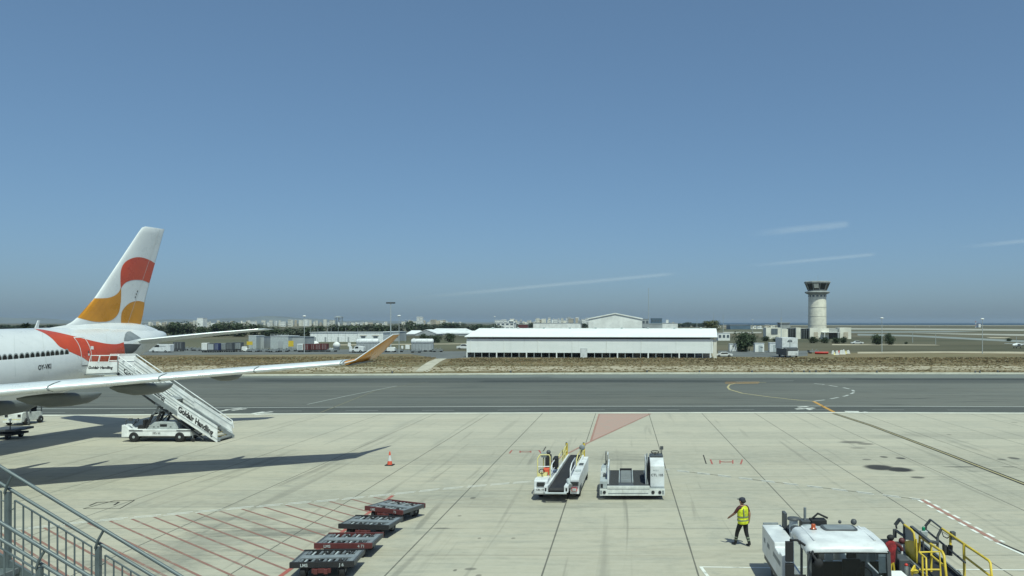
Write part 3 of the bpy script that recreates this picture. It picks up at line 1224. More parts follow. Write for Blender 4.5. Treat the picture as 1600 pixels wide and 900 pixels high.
WS = [(0, 19.6, 12.6, 3.60, .13, .03), (2.6, 21.2, 11.2, 3.78, .13, .03), (9.5, 25.6, 8.0, 4.50, .115, .02), (15, 29.1, 5.7, 5.06, .088, .015), (21, 33.0, 4.2, 5.53, .085, .01), (26.9, 36.85, 2.75, 5.97, .09, 0.0)]


def wing(side):
    w = MB()
    secs = []
    for a, b2 in zip(WS, WS[1:]):
        for k in range(4):
            u = k / 4
            secs.append([a[i] + (b2[i] - a[i]) * u for i in range(6)])
    secs.append(list(WS[-1]))
    w.loft([wing_sec(side * q[0], q[1], q[2], q[3], q[4], q[5]) for q in secs], 'plane_grey')
    o = w.build('wing', plane, world=True)
    # bright leading-edge slats in lengths with dark gaps
    cuts = [4.0, 9.3, 13.2, 16.95, 20.35, 23.6, 26.85]
    for c0, c1 in zip(cuts, cuts[1:]):
        s = MB()
        sec2 = []
        for k in range(5):
            t = c0 + .03 + (c1 - c0 - .06) * k / 4
            for a, b2 in zip(WS, WS[1:]):
                if a[0] <= t <= b2[0]:
                    u = (t - a[0]) / (b2[0] - a[0])
                    q = [a[i] + (b2[i] - a[i]) * u for i in range(6)]
            nose = [(x, y) for x, y in FO if x <= .16]
            upn = sorted([(x, y) for x, y in nose if y >= 0], reverse=True)
            lon = sorted([(x, y) for x, y in nose if y < 0 and x < .08])
            row = []
            for x, y in upn + lon:
                zz = q[3] + q[2] * (q[4] * y * 1.04 + .08 * x * (1 - x)) - q[5] * q[2] * x
                pt = AC(q[1] + q[2] * x - .02, side * t, zz + (.012 if y >= 0 else -.012))
                row.append(pt)
            sec2.append(row)
        s.loft(sec2, 'bare', closed=False, cap=False)
        s.build('slat', o, world=True)
        # seam at the outer end
        s = MB()
        s.tube([p + Vector((0, -.008, .008)) for p in sec2[-1]], .014, 'midgrey', 6)
        s.build('slat_joint', o, world=True)
    # flap track fairings
    for t, sa, sb, zz, hh in ((6.6, 28.2, 36.4, 3.55, .62), (11.7, 30.2, 36.2, 4.02, .56), (14.5, 31.6, 36.7, 4.34, .50), (17.6, 33.2, 37.7, 4.72, .44), (21.0, 35.3, 38.2, 5.15, .30)):
        f = MB()
        ss = []
        for u, k in ((0, .15), (.12, .6), (.35, 1), (.6, 1), (.82, .82), (.95, .5), (1, .18)):
            s_ = sa + (sb - sa) * u
            zc = zz + .42 - .30 * u * hh / .5 + (.0 if u < .8 else (u - .8) * .5)
            ss.append([AC(s_, side * (t + .26 * k * math.cos(a)), zc - .10 + hh * k * math.sin(a) * (.95 if math.sin(a) < 0 else .35)) for a in [2 * PI * j / 16 for j in range(16)]])
        f.loft(ss, 'fairing')
        f.build('flap_track_fairing', o, world=True)
    # winglet: root chord, kink and raked tip
    wl = MB()
    def wsec(s0, c, t, z, cant, th):
        ca, sa = math.cos(cant), math.sin(cant)
        return [AC(s0 + c * x, side * (t - th * y * c * sa), z + th * y * c * ca) for x, y in FO]
    wl.loft([wsec(37.0, 2.7, 26.95, 5.98, .12, .10), wsec(37.6, 2.85, 27.25, 6.10, .7, .09), wsec(38.4, 2.6, 27.45, 6.42, 1.0, .08), wsec(40.75, 1.1, 28.05, 7.34, 1.0, .07)], 'orange')
    k = len(wl.f)
    wo = wl.build('winglet', o, world=True)
    e = MB()
    e.tube([AC(37.0 - .02, side * 26.95, 5.98), AC(37.6 - .02, side * 27.25, 6.10), AC(38.4 - .02, side * 27.45, 6.42), AC(40.75 - .02, side * 28.05, 7.34), AC(41.6, side * 28.07, 7.36)], .032, 'plane_white', 6)
    e.build('winglet_edge', wo, world=True)
    e = MB()
    e.loft([[AC(37.3 + 2.2 * x, side * 26.9, 5.86 + .10 * y) for x, y in FO], [AC(37.6 + 2.3 * x, side * 27.5, 5.98 + .06 * y) for x, y in FO]], 'dkgrey')
    e.build('tip_cap', o, world=True)
    # engine under the wing (outside the picture, kept simple)
    en = MB()
    en.lathe([(1.25, 0), (1.45, .25), (1.55, 1.2), (1.5, 3.2), (1.2, 4.6), (.85, 5.2), (.6, 6.2), (.2, 7.0)], (0, 0, 0), 'plane_white', 24, 'x')
    en.lathe([(1.2, .1), (1.15, .9), (.3, .9), (.02, .4)], (0, 0, 0), 'dkgrey', 24, 'x')
    en.v = [AC(19.3 + p.x, side * 9.4 + p.y, 2.25 + p.z) for p in en.v]
    eo = en.build('engine', plane, world=True)
    py = MB()
    py.loft([[AC(20.6, side * 9.4 + .15 * j, 3.6) for j in (-1, 1)] + [AC(27, side * 9.4 + .15 * j, 3.8) for j in (1, -1)],
             [AC(23.5, side * 9.4 + .15 * j, 4.5) for j in (-1, 1)] + [AC(29, side * 9.4 + .15 * j, 4.4) for j in (1, -1)]], 'plane_white')
    py.build('pylon', eo, world=True)
    return o


KA = 1.165
wing(1)
wing(-1)
KA = 1.03

# tailplane
for side in (1, -1):
    h = MB()
    h.loft([[AC(sl + c * x, side * t, z + tc * y * c) for x, y in FO] for t, sl, c, z, tc in
            ((.35, 56.6, 4.9, 6.30, .10), (2.0, 57.55, 4.4, 6.62, .10), (6.0, 59.85, 3.15, 7.10, .095), (9.15, 61.7, 2.1, 7.42, .09), (9.45, 62.1, 1.6, 7.45, .05))], 'plane_grey')
    ho = h.build('tailplane', plane, world=True)
    e = MB()
    e.tube([AC(57.50, side * 2.0, 6.66), AC(59.80, side * 6.0, 7.14), AC(61.65, side * 9.15, 7.46)], .055, 'bare', 6)
    e.build('leading_edge', ho, world=True)
# bare plates around the tailplane root
pl = MB()
skin_ribbon(BF, z5([(968, 150), (978, 108), (995, 90), (1020, 90)]), z5([(968, 165), (1000, 165), (1050, 152), (1102, 142)]), 10, 8, 'midgrey', pl, .016, False)
skin_ribbon(BF, z5([(965, 188), (1000, 186), (1050, 188), (1100, 190)]), z5([(978, 262), (1000, 266), (1030, 262), (1060, 240)]), 10, 8, 'dkgrey', pl, .016, False)
pl.build('root_plate', fus, world=True)

# fin
FT = [(7.2, 51.3, 60.45), (7.62, 51.9, 60.42), (8.05, 52.95, 60.48), (8.42, 53.55, 60.52), (9.0, 54.28, 60.66), (9.5, 54.82, 60.78), (10.0, 55.32, 60.9), (12, 57.12, 61.68), (14, 58.9, 62.52), (15.3, 60.06, 63.08), (15.72, 60.48, 63.26), (15.86, 60.9, 63.32)]
fn = MB()
fsec = []
for z, s0, s1 in FT:
    tc = .085 if z > 10 else .085 * (5.5 / (s1 - s0 + .1))
    if z > 15.8:
        tc *= .3
    fsec.append([AC(s0 + (s1 - s0) * x, tc * y * (s1 - s0), z + .06 * (x if z > 15 else 0)) for x, y in FO])
fn.loft(fsec, 'plane_white')
fin = fn.build('fin', plane, world=True)
BV = bvh_of(fn)
lv = MB()
zt = lambda pts: z5(pts, 0, 340)
skin_ribbon(BV, zt([(943, 560), (941, 520), (940, 470), (943, 420), (957, 375), (985, 342), (1030, 318), (1080, 309), (1130, 317), (1180, 338), (1221, 366)]),
            zt([(943, 562), (946, 552), (955, 535), (972, 515), (1000, 498), (1045, 487), (1090, 487), (1115, 491), (1140, 499), (1160, 509), (1178, 522)]), 70, 14, 'red', lv)
lv.build('red_emblem', fin, world=True)
lv = MB()
skin_ribbon(BV, zt([(733, 630), (770, 631), (810, 630), (850, 626), (890, 612), (920, 590), (937, 565), (943, 545)]),
            zt([(598, 780), (660, 796), (720, 810), (780, 815), (840, 810), (890, 788), (927, 740), (943, 660)]), 70, 18, 'orange', lv)
skin_ribbon(BV, zt([(937, 566), (941, 552), (943, 545)]), zt([(943, 662), (945, 620), (946, 550)]), 12, 6, 'orange', lv)
lv.build('orange_emblem', fin, world=True)
lv = MB()
skin_ribbon(BV, zt([(944, 815), (946, 770), (956, 728), (985, 690), (1020, 664), (1065, 652), (1105, 655), (1138, 668)]),
            zt([(955, 842), (963, 850), (972, 850), (990, 842), (1020, 832), (1050, 827), (1075, 829), (1097, 834)]), 50, 14, 'orange', lv)
lv.build('orange_emblem', fin, world=True)
lv = MB()
skin_ribbon(BV, zt([(1246.5, 92), (985.5, 858)]), zt([(1248.5, 92), (987.5, 858)]), 40, 2, 'whiteink', lv, .02, False)
lv.build('rudder_seam', fin, world=True)
for (x0, y0) in ((1074, 570), (1064, 592), (1056, 615)):
    lv = MB()
    skin_ribbon(BV, zt([(x0 - 3, y0), (x0 + 3, y0)]), zt([(x0 - 5, y0 + 13), (x0 + 2, y0 + 13)]), 3, 3, 'dkgrey', lv, .022, False)
    lv.build('rudder_hinge', fin, world=True)

# undercarriage, hidden or outside the picture but casting its share
for nm, s_, t_, z_ in (('nose_gear', 6.8, 0, 1.4), ('main_gear', 31.5, 5.2, 3.0), ('main_gear', 31.5, -5.2, 3.0)):
    g = MB()
    p, q = AC(s_, t_, z_), AC(s_, t_, 0)
    q.z = apz(q.y) + .62
    g.bar(p, q, .17, 'litgrey', 10)
    for ds in ((0,) if s_ < 10 else (-.8, .8)):
        for dt in (-.45, .45):
            c_ = AC(s_ + ds, t_ + dt, 0)
            g.lathe([(.35, -.2), (.58, -.2), (.62, -.1), (.62, .1), (.58, .2), (.35, .2)], (0, 0, 0), 'black', 18, 'x')
            k = 6 * 18 + 36
            for i in range(len(g.v) - k, len(g.v)):
                g.v[i] = g.v[i] + Vector((c_.x, c_.y, apz(c_.y) + .62))
    g.build(nm, plane, world=True)
# ================================================================ passenger stairs
SY = 57.2
root_x = (240 - CX) / F * SY
stairs = thing('passenger_stairs', 'white mobile passenger stairs on a truck chassis at the rear door of the airliner', 'boarding stairs', (root_x, SY, apz(SY)))


def sx(x):                      # survey x -> local x on the near side of the stairs
    return (x - CX) / F * SY - root_x


def sz(y):                      # survey y -> local height above the apron
    return H - (y - CY) / F * SY - apz(SY)


L0, L1 = sx(135.5), sx(184)      # landing
FL = sz(581.5)                   # landing floor
E1 = sx(338)                     # foot of the flight
WS_ = 2.15                       # width of the flight (depth)
slope = FL / (E1 - L1)


def fz(x):
    return max(.12, FL - (x - L1) * slope)


XM = sx(277.6)
# chassis
b = MB()
c0, c1 = sx(189.5), sx(297)
b.box(c0 + .9, c1, 0, 2.2, .42, .88, 'stairwhite')
b.box(c0 + .9, c1 - .2, -.03, 2.23, .80, .9, 'stairwhite')
b.box(c0 + 1.0, c1 - .1, .3, 1.9, .25, .42, 'dkgrey')
b.prism([(c0, .35), (c0 + .9, .35), (c0 + .9, .95), (c0 + .55, .95), (c0 + .30, 1.22), (c0 + .02, 1.22)], 0, .75, 'stairwhite', 'y')
b.box(c0, c0 + .9, .75, 2.2, .35, .8, 'white_dirty')
b.box(c0 + 3.2, c0 + 6.2, .25, 1.9, .9, .96, 'dkgrey')
b.box(c0 + .55, c0 + 1.55, -.05, 2.25, .80, .87, 'dkgrey')
b.box(c0 + 3.95, c0 + 4.95, -.05, 2.25, .80, .87, 'dkgrey')
ch = b.build('chassis', stairs, bevel=.03)
b = MB()
xm = (c0 + c1) / 2
b.text('PPS 03', (sx(245), -.045, .58), (1, 0, 0), (0, 0, 1), .2, 'ink', 0, .01, 'CENTER')
b.build('fleet_number', ch)
for x in (209, 280.6):
    for y in (.10, 2.05):
        wheel(stairs, (sx(x), y, .36), .36, .26, axis='y')
# driver's place at the back end
b = MB()
b.box(c0 + .95, c0 + 1.4, .35, .85, .9, 1.15, 'black')
b.box(c0 + 1.32, c0 + 1.46, .35, .85, 1.05, 1.55, 'black')
b.build('driver_seat', stairs, bevel=.03)
b = MB()
b.bar((c0 + .45, .6, 1.1), (c0 + .75, .6, 1.45), .03, 'black')
b.tube([Vector((c0 + .75 + .09 * math.sin(t), .6 + .2 * math.cos(t), 1.45 + .18 * math.sin(t))) for t in [2 * PI * k / 14 for k in range(15)]], .022, 'black', 6)
b.build('steering_wheel', stairs)
b = MB()
b.tube([(c0 + .25, .1, 1.2), (c0 + .3, .1, 1.55), (c0 + .55, .1, 1.62)], .03, 'dkgrey')
b.box(c0 + .5, c0 + .75, .05, .12, 1.5, 1.7, 'dkgrey')
b.build('mirror', stairs)
# engine housing on the deck
b = MB()
e0, e1 = sx(233), sx(273)
b.prism([(e0 - .25, .9), (e1 + .1, .9), (e1 - .1, 1.42), (e0 + .35, 1.42), (e0 + .05, 1.2)], .05, 1.0, 'litgrey', 'y')
b.box(e0 + .75, e0 + 1.25, .03, .06, 1.1, 1.28, 'black')
for q in (.25, .55, 1.45):
    b.box(e0 + q, e0 + q + .12, .03, .06, 1.06, 1.12, 'dkgrey')
b.prism([(e1 - .25, 1.05), (e1 + .75, .98), (e1 + .45, 1.35), (e1 - .1, 1.45)], .9, 1.9, 'dkgrey', 'y')
b.build('engine_housing', stairs, bevel=.03)
# hydraulic lift arms
b = MB()
for y in (.35, 1.8):
    b.beam((sx(224), y, .95), (sx(234.5), y, 1.95), .12, .14, 'black')
    b.beam((sx(236), y, .95), (sx(247), y, 2.1), .12, .14, 'black')
    b.bar((sx(224), y, 1.0), (sx(246), y, 2.0), .04, 'dkgrey')
    b.bar((sx(234), y, 1.9), (sx(248), y, 2.75), .07, 'midgrey')
    b.bar((sx(243), y, 2.0), (sx(252), y, 2.6), .05, 'midgrey')
b.bar((sx(234.5), .3, 1.95), (sx(234.5), 1.85, 1.95), .06, 'black')
b.bar((sx(247), .3, 2.1), (sx(247), 1.85, 2.1), .06, 'black')
b.build('lift_arm', stairs)
b = MB()
b.prism([(sx(240), 2.55), (sx(257), 2.55), (sx(262), 2.95), (sx(244), 3.2)], .1, 2.05, 'midgrey', 'y')
b.build('pivot_bracket', stairs, bevel=.02)
# flight: stringers and steps
b = MB()
for y in (.05, WS_ - .05):
    b.prism([(L1 - .1, FL - .1), (L1 + .1, FL - .42), (E1 - .1, -.0 + .06), (E1 + .25, .06), (E1 + .25, .22), (L1 + .05, FL)], y - .05, y + .05, 'midgrey', 'y')
b.beam((L1 + .3, .2, FL - .62), (E1 - 1.0, .2, .18), .12, .10, 'dkgrey')
b.beam((L1 + .3, WS_ - .2, FL - .62), (E1 - 1.0, WS_ - .2, .18), .12, .10, 'dkgrey')
b.build('stringer', stairs)
n = 24
for k in range(n):
    x = L1 + (E1 - L1) * (k + .5) / n
    b = MB()
    z = fz(x) - .03
    b.box(x - .16, x + .16, .1, WS_ - .1, z - .04, z, 'steel')
    b.box(x + .13, x + .16, .1, WS_ - .1, z - .04, z + .006, 'yellow')
    b.build('step', stairs)
# landing
b = MB()
b.box(L0 - .25, L1 + .15, 0, WS_, FL - .22, FL, 'litgrey')
b.box(L0 - .55, L0 - .2, .1, WS_ - .1, FL - .18, FL - .02, 'dkgrey')
b.build('landing', stairs, bevel=.02)


def panel(x0, x1, h0, h1, y, ribs, name, mat='stairwhite', text=None):
    """sloping side panel that follows the flight from x0 to x1"""
    b = MB()
    b.prism([(x0, fz(x0) + h0), (x1, fz(x1) + h0), (x1, fz(x1) + h1), (x0, fz(x0) + h1)], y - .025, y + .025, mat, 'y')
    for r in ribs:
        b.beam((x0, y - .03, fz(x0) + r), (x1, y - .03, fz(x1) + r), .035, .035, 'litgrey')
    o = b.build(name, stairs)
    return o


pn = panel(XM, sx(340), -.16, 1.02, -.03, (.10, .84), 'side_panel')
panel(L1 + .05, XM, -.02, .98, .04, (.18, .40, .62, .82), 'side_panel')
panel(XM + .05, sx(339.5), -.1, 1.02, WS_ + .02, (.30, .8), 'side_panel')
panel(L1 - .1, XM + .05, -.02, 1.0, WS_ - .04, (.2, .45, .7), 'side_panel')
# lettering that runs down the flight
ang = math.atan(slope)
ux = Vector((math.cos(ang), 0, -math.sin(ang)))
uy = Vector((0, 0, 1))
b = MB()
x0 = sx(279.5)
b.text('Goldair Handling', (x0, -.062, fz(x0) + .30), ux, uy, .62, 'ink', .28, .045, 'LEFT', (sx(334) - x0) / math.cos(ang))
b.build('company_lettering', pn)
b = MB()
x1 = L1 + .42
b.text('Goldair Handling', (x1, .010, fz(x1) + .26), ux, uy, .56, 'ink', .28, .04, 'LEFT', (XM - x1 - .9) / math.cos(ang))
b.build('company_lettering', pn)
# landing sides: solid below, open rail above
b = MB()
zt_, zm = sz(555.5), sz(565.8)
b.prism([(L0 - .12, FL - .12), (L1, FL - .02), (L1, zm), (L0 + .22, zm)], -.03, .02, 'stairwhite', 'y')
lp = b.build('landing_panel', stairs)
b = MB()
b.text('Goldair Handling', (sx(138.7), -.036, FL + .24), (1, 0, 0), (0, 0, 1), .27, 'ink', .28, .04, 'LEFT', sx(177) - sx(138.7))
b.build('company_lettering', lp)
b = MB()
for y in (-.01, WS_):
    b.tube([(L0 + .0, y, FL), (L0 + .32, y, zt_), (L1 + .0, y, zt_)], .035, 'stairwhite', 6)
    b.bar((L1, y, FL - .1), (L1, y, zt_), .03, 'midgrey')
    b.bar((sx(154), y, zm), (sx(156.5), y, zt_), .05, 'stairwhite')
    b.bar((L0 + .25, y, zm), (L1, y, zm), .03, 'stairwhite')
b.build('guard_rail', stairs)
b = MB()
b.prism([(L0 + 1.0, FL), (L1, FL), (L1, zt_ - .06), (L0 + 1.0, zt_ - .06)], WS_ + .0, WS_ + .04, 'stairwhite', 'y')
for r in (.35, .7):
    b.beam((L0 + 1.0, WS_ - .02, FL + r), (L1, WS_ - .02, FL + r), .03, .03, 'litgrey')
b.build('landing_panel', stairs)
for y, xe, hh in ((WS_ + .02, sx(339.5), 1.16), (-.02, sx(270), 1.12)):
    b = MB()
    b.tube([(L1, y, zt_), (xe, y, fz(xe) + hh)] + ([(xe + .1, y, fz(xe) + .6)] if y > 0 else []), .035, 'stairwhite', 6)
    for k in range(5):
        x = L1 + (xe - L1) * (k + .5) / 5
        b.bar((x, y, fz(x) + .9), (x, y, fz(x) + hh), .02, 'litgrey')
    b.build('handrail', stairs)
b = MB()
b.prism([(sx(331), .12), (sx(340), .12), (sx(340), .42), (sx(333), .95)], WS_ - .02, WS_ + .06, 'stairwhite', 'y')
b.box(sx(331), sx(341), .1, WS_ - .1, .12, .2, 'steel')
b.build('foot_plate', stairs)
for x in (sx(300), sx(333)):
    b = MB()
    b.lathe([(.08, -.06), (.14, -.05), (.14, .05), (.08, .06)], (x, .15, .14), 'black', 12, 'y')
    b.bar((x, .15, .14), (x - .05, .15, .5), .03, 'midgrey')
    b.build('support_castor', stairs)

# ================================================================ traffic cone
p = gnd(609, 727)
cone = thing('traffic_cone', 'orange and white traffic cone standing alone on the pale apron', 'traffic cone', p)
b = MB()
b.prism([(-.24, -.24), (.24, -.24), (.24, .24), (-.24, .24)], .0, .05, 'black', 'z')
b.build('base', cone, bevel=.015)
b = MB()
b.lathe([(.15, .05), (.118, .26)], (0, 0, 0), 'orangered', 20)
b.lathe([(.118, .26), (.062, .60)], (0, 0, 0), 'whiteink', 20)
b.lathe([(.062, .60), (.035, .80), (.03, .82)], (0, 0, 0), 'orangered', 20)
b.build('cone', cone)


# ================================================================ container dollies
def dolly(col, label, loc, rz, tx=None):
    t = thing('container_dolly', label, 'dolly', loc, rz, 'container dollies parked in line on the red hatching')
    w, l = 2.02, 1.50
    z = .50
    b = MB()
    for y in (-l / 2, l / 2 - .08):
        b.box(-w / 2, w / 2, y, y + .08, z - .14, z + .045, col)
    for x in (-w / 2, w / 2 - .07):
        b.box(x, x + .07, -l / 2 + .08, l / 2 - .08, z - .12, z + .02, 'dkgrey')
    for x in (-.62, -.2, .2, .62):
        b.box(x - .03, x + .03, -l / 2 + .08, l / 2 - .08, z - .10, z - .02, 'dkgrey')
    b.box(-.9, .9, -.10, .10, z - .3, z - .145, 'dkgrey')
    b.box(-w / 2 + .08, w / 2 - .08, -l / 2 + .085, l / 2 - .085, z - .125, z - .115, 'dkgrey')  # dark pan added below the rollers, standing in for shade in the gaps
    for x in (-.5, .5):
        b.box(x - .04, x + .04, -l / 2 + .1, l / 2 - .1, z - .3, z - .15, col)
    fr = b.build('frame', t, bevel=.008)
    b = MB()
    b.box(-.86, .95, -.15, .17, z - .03, z + .015, 'midgrey')
    b.box(-.93, -.80, -l / 2 + .1, l / 2 - .1, z - .03, z + .013, 'steel')
    b.box(.80, .93, -l / 2 + .1, l / 2 - .1, z - .03, z + .011, 'midgrey')
    b.build('deck_plate', t)
    for y, n in ((-.46, 5), (.44, 5)):
        b = MB()
        for k in range(n):
            x = -.78 + k * 1.5 / (n - 1)
            b.bar((x + .04, y - .16, z - .02), (x + .04, y + .16, z - .02), .05, 'steel', 10)
            b.box(x + .15, x + .21, y - .20, y + .20, z - .035, z - .004, 'litgrey')
            if k % 2:
                b.ball((x + .18, y, z), .07, 'black', 8, 6)
        b.build('roller_bed', t)
    for x, y in ((-.62, -.52), (.62, -.52), (-.62, .52), (.62, .52)):
        wheel(t, (x, y, .20), .20, .16, axis='x', hubmat='midgrey')
    b = MB()
    b.bar((0, l / 2 + .1, .26), (0, l / 2 + .95, .22), .04, 'dkgrey')
    b.tube([Vector((.10 * math.cos(q), l / 2 + 1.02 + .10 * math.sin(q), .22)) for q in [2 * PI * k / 10 for k in range(11)]], .025, 'dkgrey', 6)
    b.bar((-.3, l / 2, .3), (0, l / 2 + .3, .26), .03, 'dkgrey')
    b.bar((.3, l / 2, .3), (0, l / 2 + .3, .26), .03, 'dkgrey')
    b.build('tow_bar', t)
    b = MB()
    b.box(-.3, .3, -l / 2 - .05, -l / 2 + .02, .2, .34, 'maroon')
    b.box(-.22, -.1, -l / 2 - .12, -l / 2, .18, .34, 'maroon')
    b.box(.1, .22, -l / 2 - .12, -l / 2, .18, .34, 'maroon')
    b.build('coupling', t, bevel=.01)
    if tx:
        for x, s in ((-.55, tx[0]), (.62, tx[1])):
            b = MB()
            b.text(s, (x, -l / 2 - .004, z - .10), (1, 0, 0), (0, 0, 1), .14, 'litgrey', 0, .02, 'CENTER')
            b.build('fleet_lettering', fr)
    return t


def gl(x, y):
    return Vector((x, y, apz(y)))


dolly('maroon', 'farthest container dolly in the line, red frame, turned askew', gl(-9.75, 34.2), R(-25), ('LMS', '73'))
dolly('black', 'black framed container dolly just ahead of the askew red one, without visible lettering', gl(-9.9, 31.45), R(-7))
dolly('maroon', 'red framed container dolly with white LMS lettering between two black ones', gl(-9.83, 28.75), R(1), ('LMS', '4 71'))
dolly('black', 'nearest black framed container dolly, cut by the bottom of the view', gl(-9.77, 26.5), R(4), ('LMS', 'J 6'))

# ================================================================ belt loader with white body
p = gnd(874, 783)
bl = thing('belt_loader', 'white belt loader with black belt and yellow rails, standing left of the container loader', 'belt loader', p, R(-2))
b = MB()
b.prism([(0, .16), (4.6, .16), (4.6, .62), (.35, .86), (.02, .80), (0, .5)], -1.2, -.56, 'white', 'x')
b.box(-1.18, -.58, -.05, .05, .20, .48, 'white')
b.build('body', bl, bevel=.03)
b = MB()
b.prism([(.2, .16), (5.9, .2), (5.9, .96), (.6, .90), (.22, .82)], .50, .90, 'white', 'x')
b.box(.58, .84, 1.7, 2.1, .905, .96, 'litgrey')
b.box(.6, .82, 3.4, 3.9, .93, .97, 'dkgrey')
b.box(.905, .915, .5, 1.5, .2, .42, 'dkgrey')
b.build('body', bl, bevel=.03)
b = MB()
for x in (-.87, .70):
    b.box(x - .19, x + .19, (.02 if x < 0 else .19) - .06, (.02 if x < 0 else .19), .55, .74, 'dkgrey')
    b.box(x - .15, x + .15, (.02 if x < 0 else .19) - .075, (.02 if x < 0 else .19) - .06, .58, .71, 'glass')
b.build('headlamp', bl)
b = MB()
b.text('CBL 107', (-.87, -.056, .36), (1, 0, 0), (0, 0, 1), .12, 'ink', 0, .008, 'CENTER')
b.box(.56, .82, .13, .195, .30, .46, 'redpaint')
b.box(.59, .79, .115, .19, .32, .44, 'litgrey')
b.build('number_plate', bl)
for x, y in ((-1.0, 1.0), (-1.0, 3.9), (.78, 1.2), (.78, 5.4)):
    wheel(bl, (x, y, .29), .29, .22, axis='x')


def bz(y):
    return .55 + .036 * (y + .3)


# conveyor
b = MB()
y0, y1 = -.35, 7.3
prof = [(y0, bz(y0)), (y1, bz(y1)), (y1 + .12, bz(y1) - .12), (y1, bz(y1) - .25), (y0 + .1, bz(y0) - .25), (y0 - .1, bz(y0) - .12)]
b.prism(prof, -.46, .24, 'black', 'x')
cv = b.build('belt', bl, bevel=.05)
b = MB()
for x in (-.54, .30):
    b.beam((x, y0 + .2, bz(y0 + .2) - .08), (x, y1, bz(y1) - .08), .10, .28, 'white')
b.box(-.66, -.49, y0 - .15, y0 + .3, .36, .66, 'white')
b.box(.27, .46, y0 - .15, y0 + .3, .36, .66, 'white')
b.box(-.62, -.54, y0 - .16, y0 - .10, .42, .58, 'black')
b.box(.34, .42, y0 - .16, y0 - .10, .42, .58, 'black')
b.bar((-.6, y0 - .2, .34), (.4, y0 - .2, .34), .05, 'litgrey')
b.bar((.46, .3, .62), (.46, 5.6, 1.05), .06, 'white', 10)
b.bar((.50, 2.0, .5), (.50, 5.8, .9), .035, 'litgrey')
b.build('conveyor_frame', bl, bevel=.012)
b = MB()
b.bar((.5, .1, .55), (.36, .5, .75), .11, 'litgrey', 12)
b.bar((.46, 1.2, .68), (.46, 2.0, .75), .08, 'steel', 10)
b.build('belt_motor', bl)
for s, x in ((-1, -.60), (1, .36)):
    b = MB()
    for ya, yb, ht in ((1.2, 3.0, .72), (3.6, 5.4, .66), (5.6, 7.0, .62)):
        za, zb = bz(ya), bz(yb)
        m_ = 'paleyellow' if ya > 3 else 'white'
        b.tube([(x, ya, za), (x, ya, za + ht * .75), (x, ya + .5, za + ht), (x, yb, zb + ht), (x, yb, zb)], .032, m_, 6)
        b.bar((x, ya, za + ht * .42), (x, yb, zb + ht * .5), .022, m_, 6)
    b.beam((x, 7.0, bz(7) - .1), (x, 7.0, bz(7) + .70), .10, .08, 'yellow', (0, 1, 0))
    b.beam((x, 6.3, bz(6.3) - .1), (x, 6.3, bz(6.3) + .62), .10, .05, 'paleyellow', (0, 1, 0))
    b.bar((x - .03, 7.04, bz(7) + .3), (x - .03, 7.04, bz(7) + .74), .05, 'dkgrey', 8)
    b.build('guard_rail', bl)
# the conveyor stands a little askew on its chassis
for ch_ in bl.children:
    if ch_.name.split('.')[0] in ('belt', 'conveyor_frame', 'belt_motor', 'guard_rail'):
        for v_ in ch_.data.vertices:
            v_.co.x += .030 * max(0, v_.co.y)
# operator's station at left
b = MB()
b.box(-1.16, -.72, 1.0, 1.5, .72, .95, 'paleyellow')
b.box(-.98, -.68, 1.5, 2.1, .72, 1.08, 'orangered')
b.build('operator_floor', bl, bevel=.02)
b = MB()
b.box(-.93, -.70, 1.9, 2.25, 1.05, 1.15, 'black')
b.prism([(2.15, 1.0), (2.35, 1.0), (2.45, 1.62), (2.35, 1.68), (2.2, 1.62)], -.96, -.66, 'black', 'x')
b.ball((-.81, 2.35, 1.77), .11, 'dkgrey')
b.box(-.62, -.40, 2.4, 3.2, .9, 1.45, 'black')
b.build('operator_seat', bl, bevel=.03)
b = MB()
b.tube([(-1.15, .9, .78), (-1.15, .9, 1.7), (-1.05, 1.0, 1.86), (-.62, 1.0, 1.86), (-.56, 1.0, 1.75), (-.56, 1.0, .78)], .032, 'paleyellow', 6)
b.tube([(-1.15, .9, 1.7), (-1.15, 3.0, 1.7), (-1.15, 3.0, .75)], .03, 'paleyellow', 6)
b.bar((-1.15, .9, 1.3), (-.56, 1.0, 1.3), .025, 'white', 6)
b.build('station_rail', bl)
b = MB()
b.bar((-.92, .8, .85), (-.92, .7, 1.08), .02, 'black')
b.tube([Vector((-.92 + .13 * math.cos(q), .68 + .05 * math.sin(q), 1.12 + .10 * math.sin(q))) for q in [2 * PI * k / 12 for k in range(13)]], .02, 'black', 6)
b.build('steering_wheel', bl)
b = MB()
b.box(-1.0, -.76, 1.05, 1.12, 1.72, 1.98, 'litgrey')
b.bar((-.88, 1.08, 1.65), (-.88, 1.08, 1.9), .02, 'dkgrey')
b.build('mirror', bl)
b = MB()
b.ball((.58, 5.6, 1.5), .16, 'midgrey', 12, 8, (1, .5, 1))
b.tube([(.42, 5.6, .9), (.55, 5.6, 1.1), (.58, 5.6, 1.4)], .025, 'dkgrey', 6)
b.tube([(.5, 5.4, 1.1), (.56, 5.3, .9), (.56, 5.2, .7)], .03, 'black', 6)
b.build('work_lamp', bl)

for ch_ in bl.children:
    if not ch_.name.startswith('wheel'):
        ch_.location.z += .14
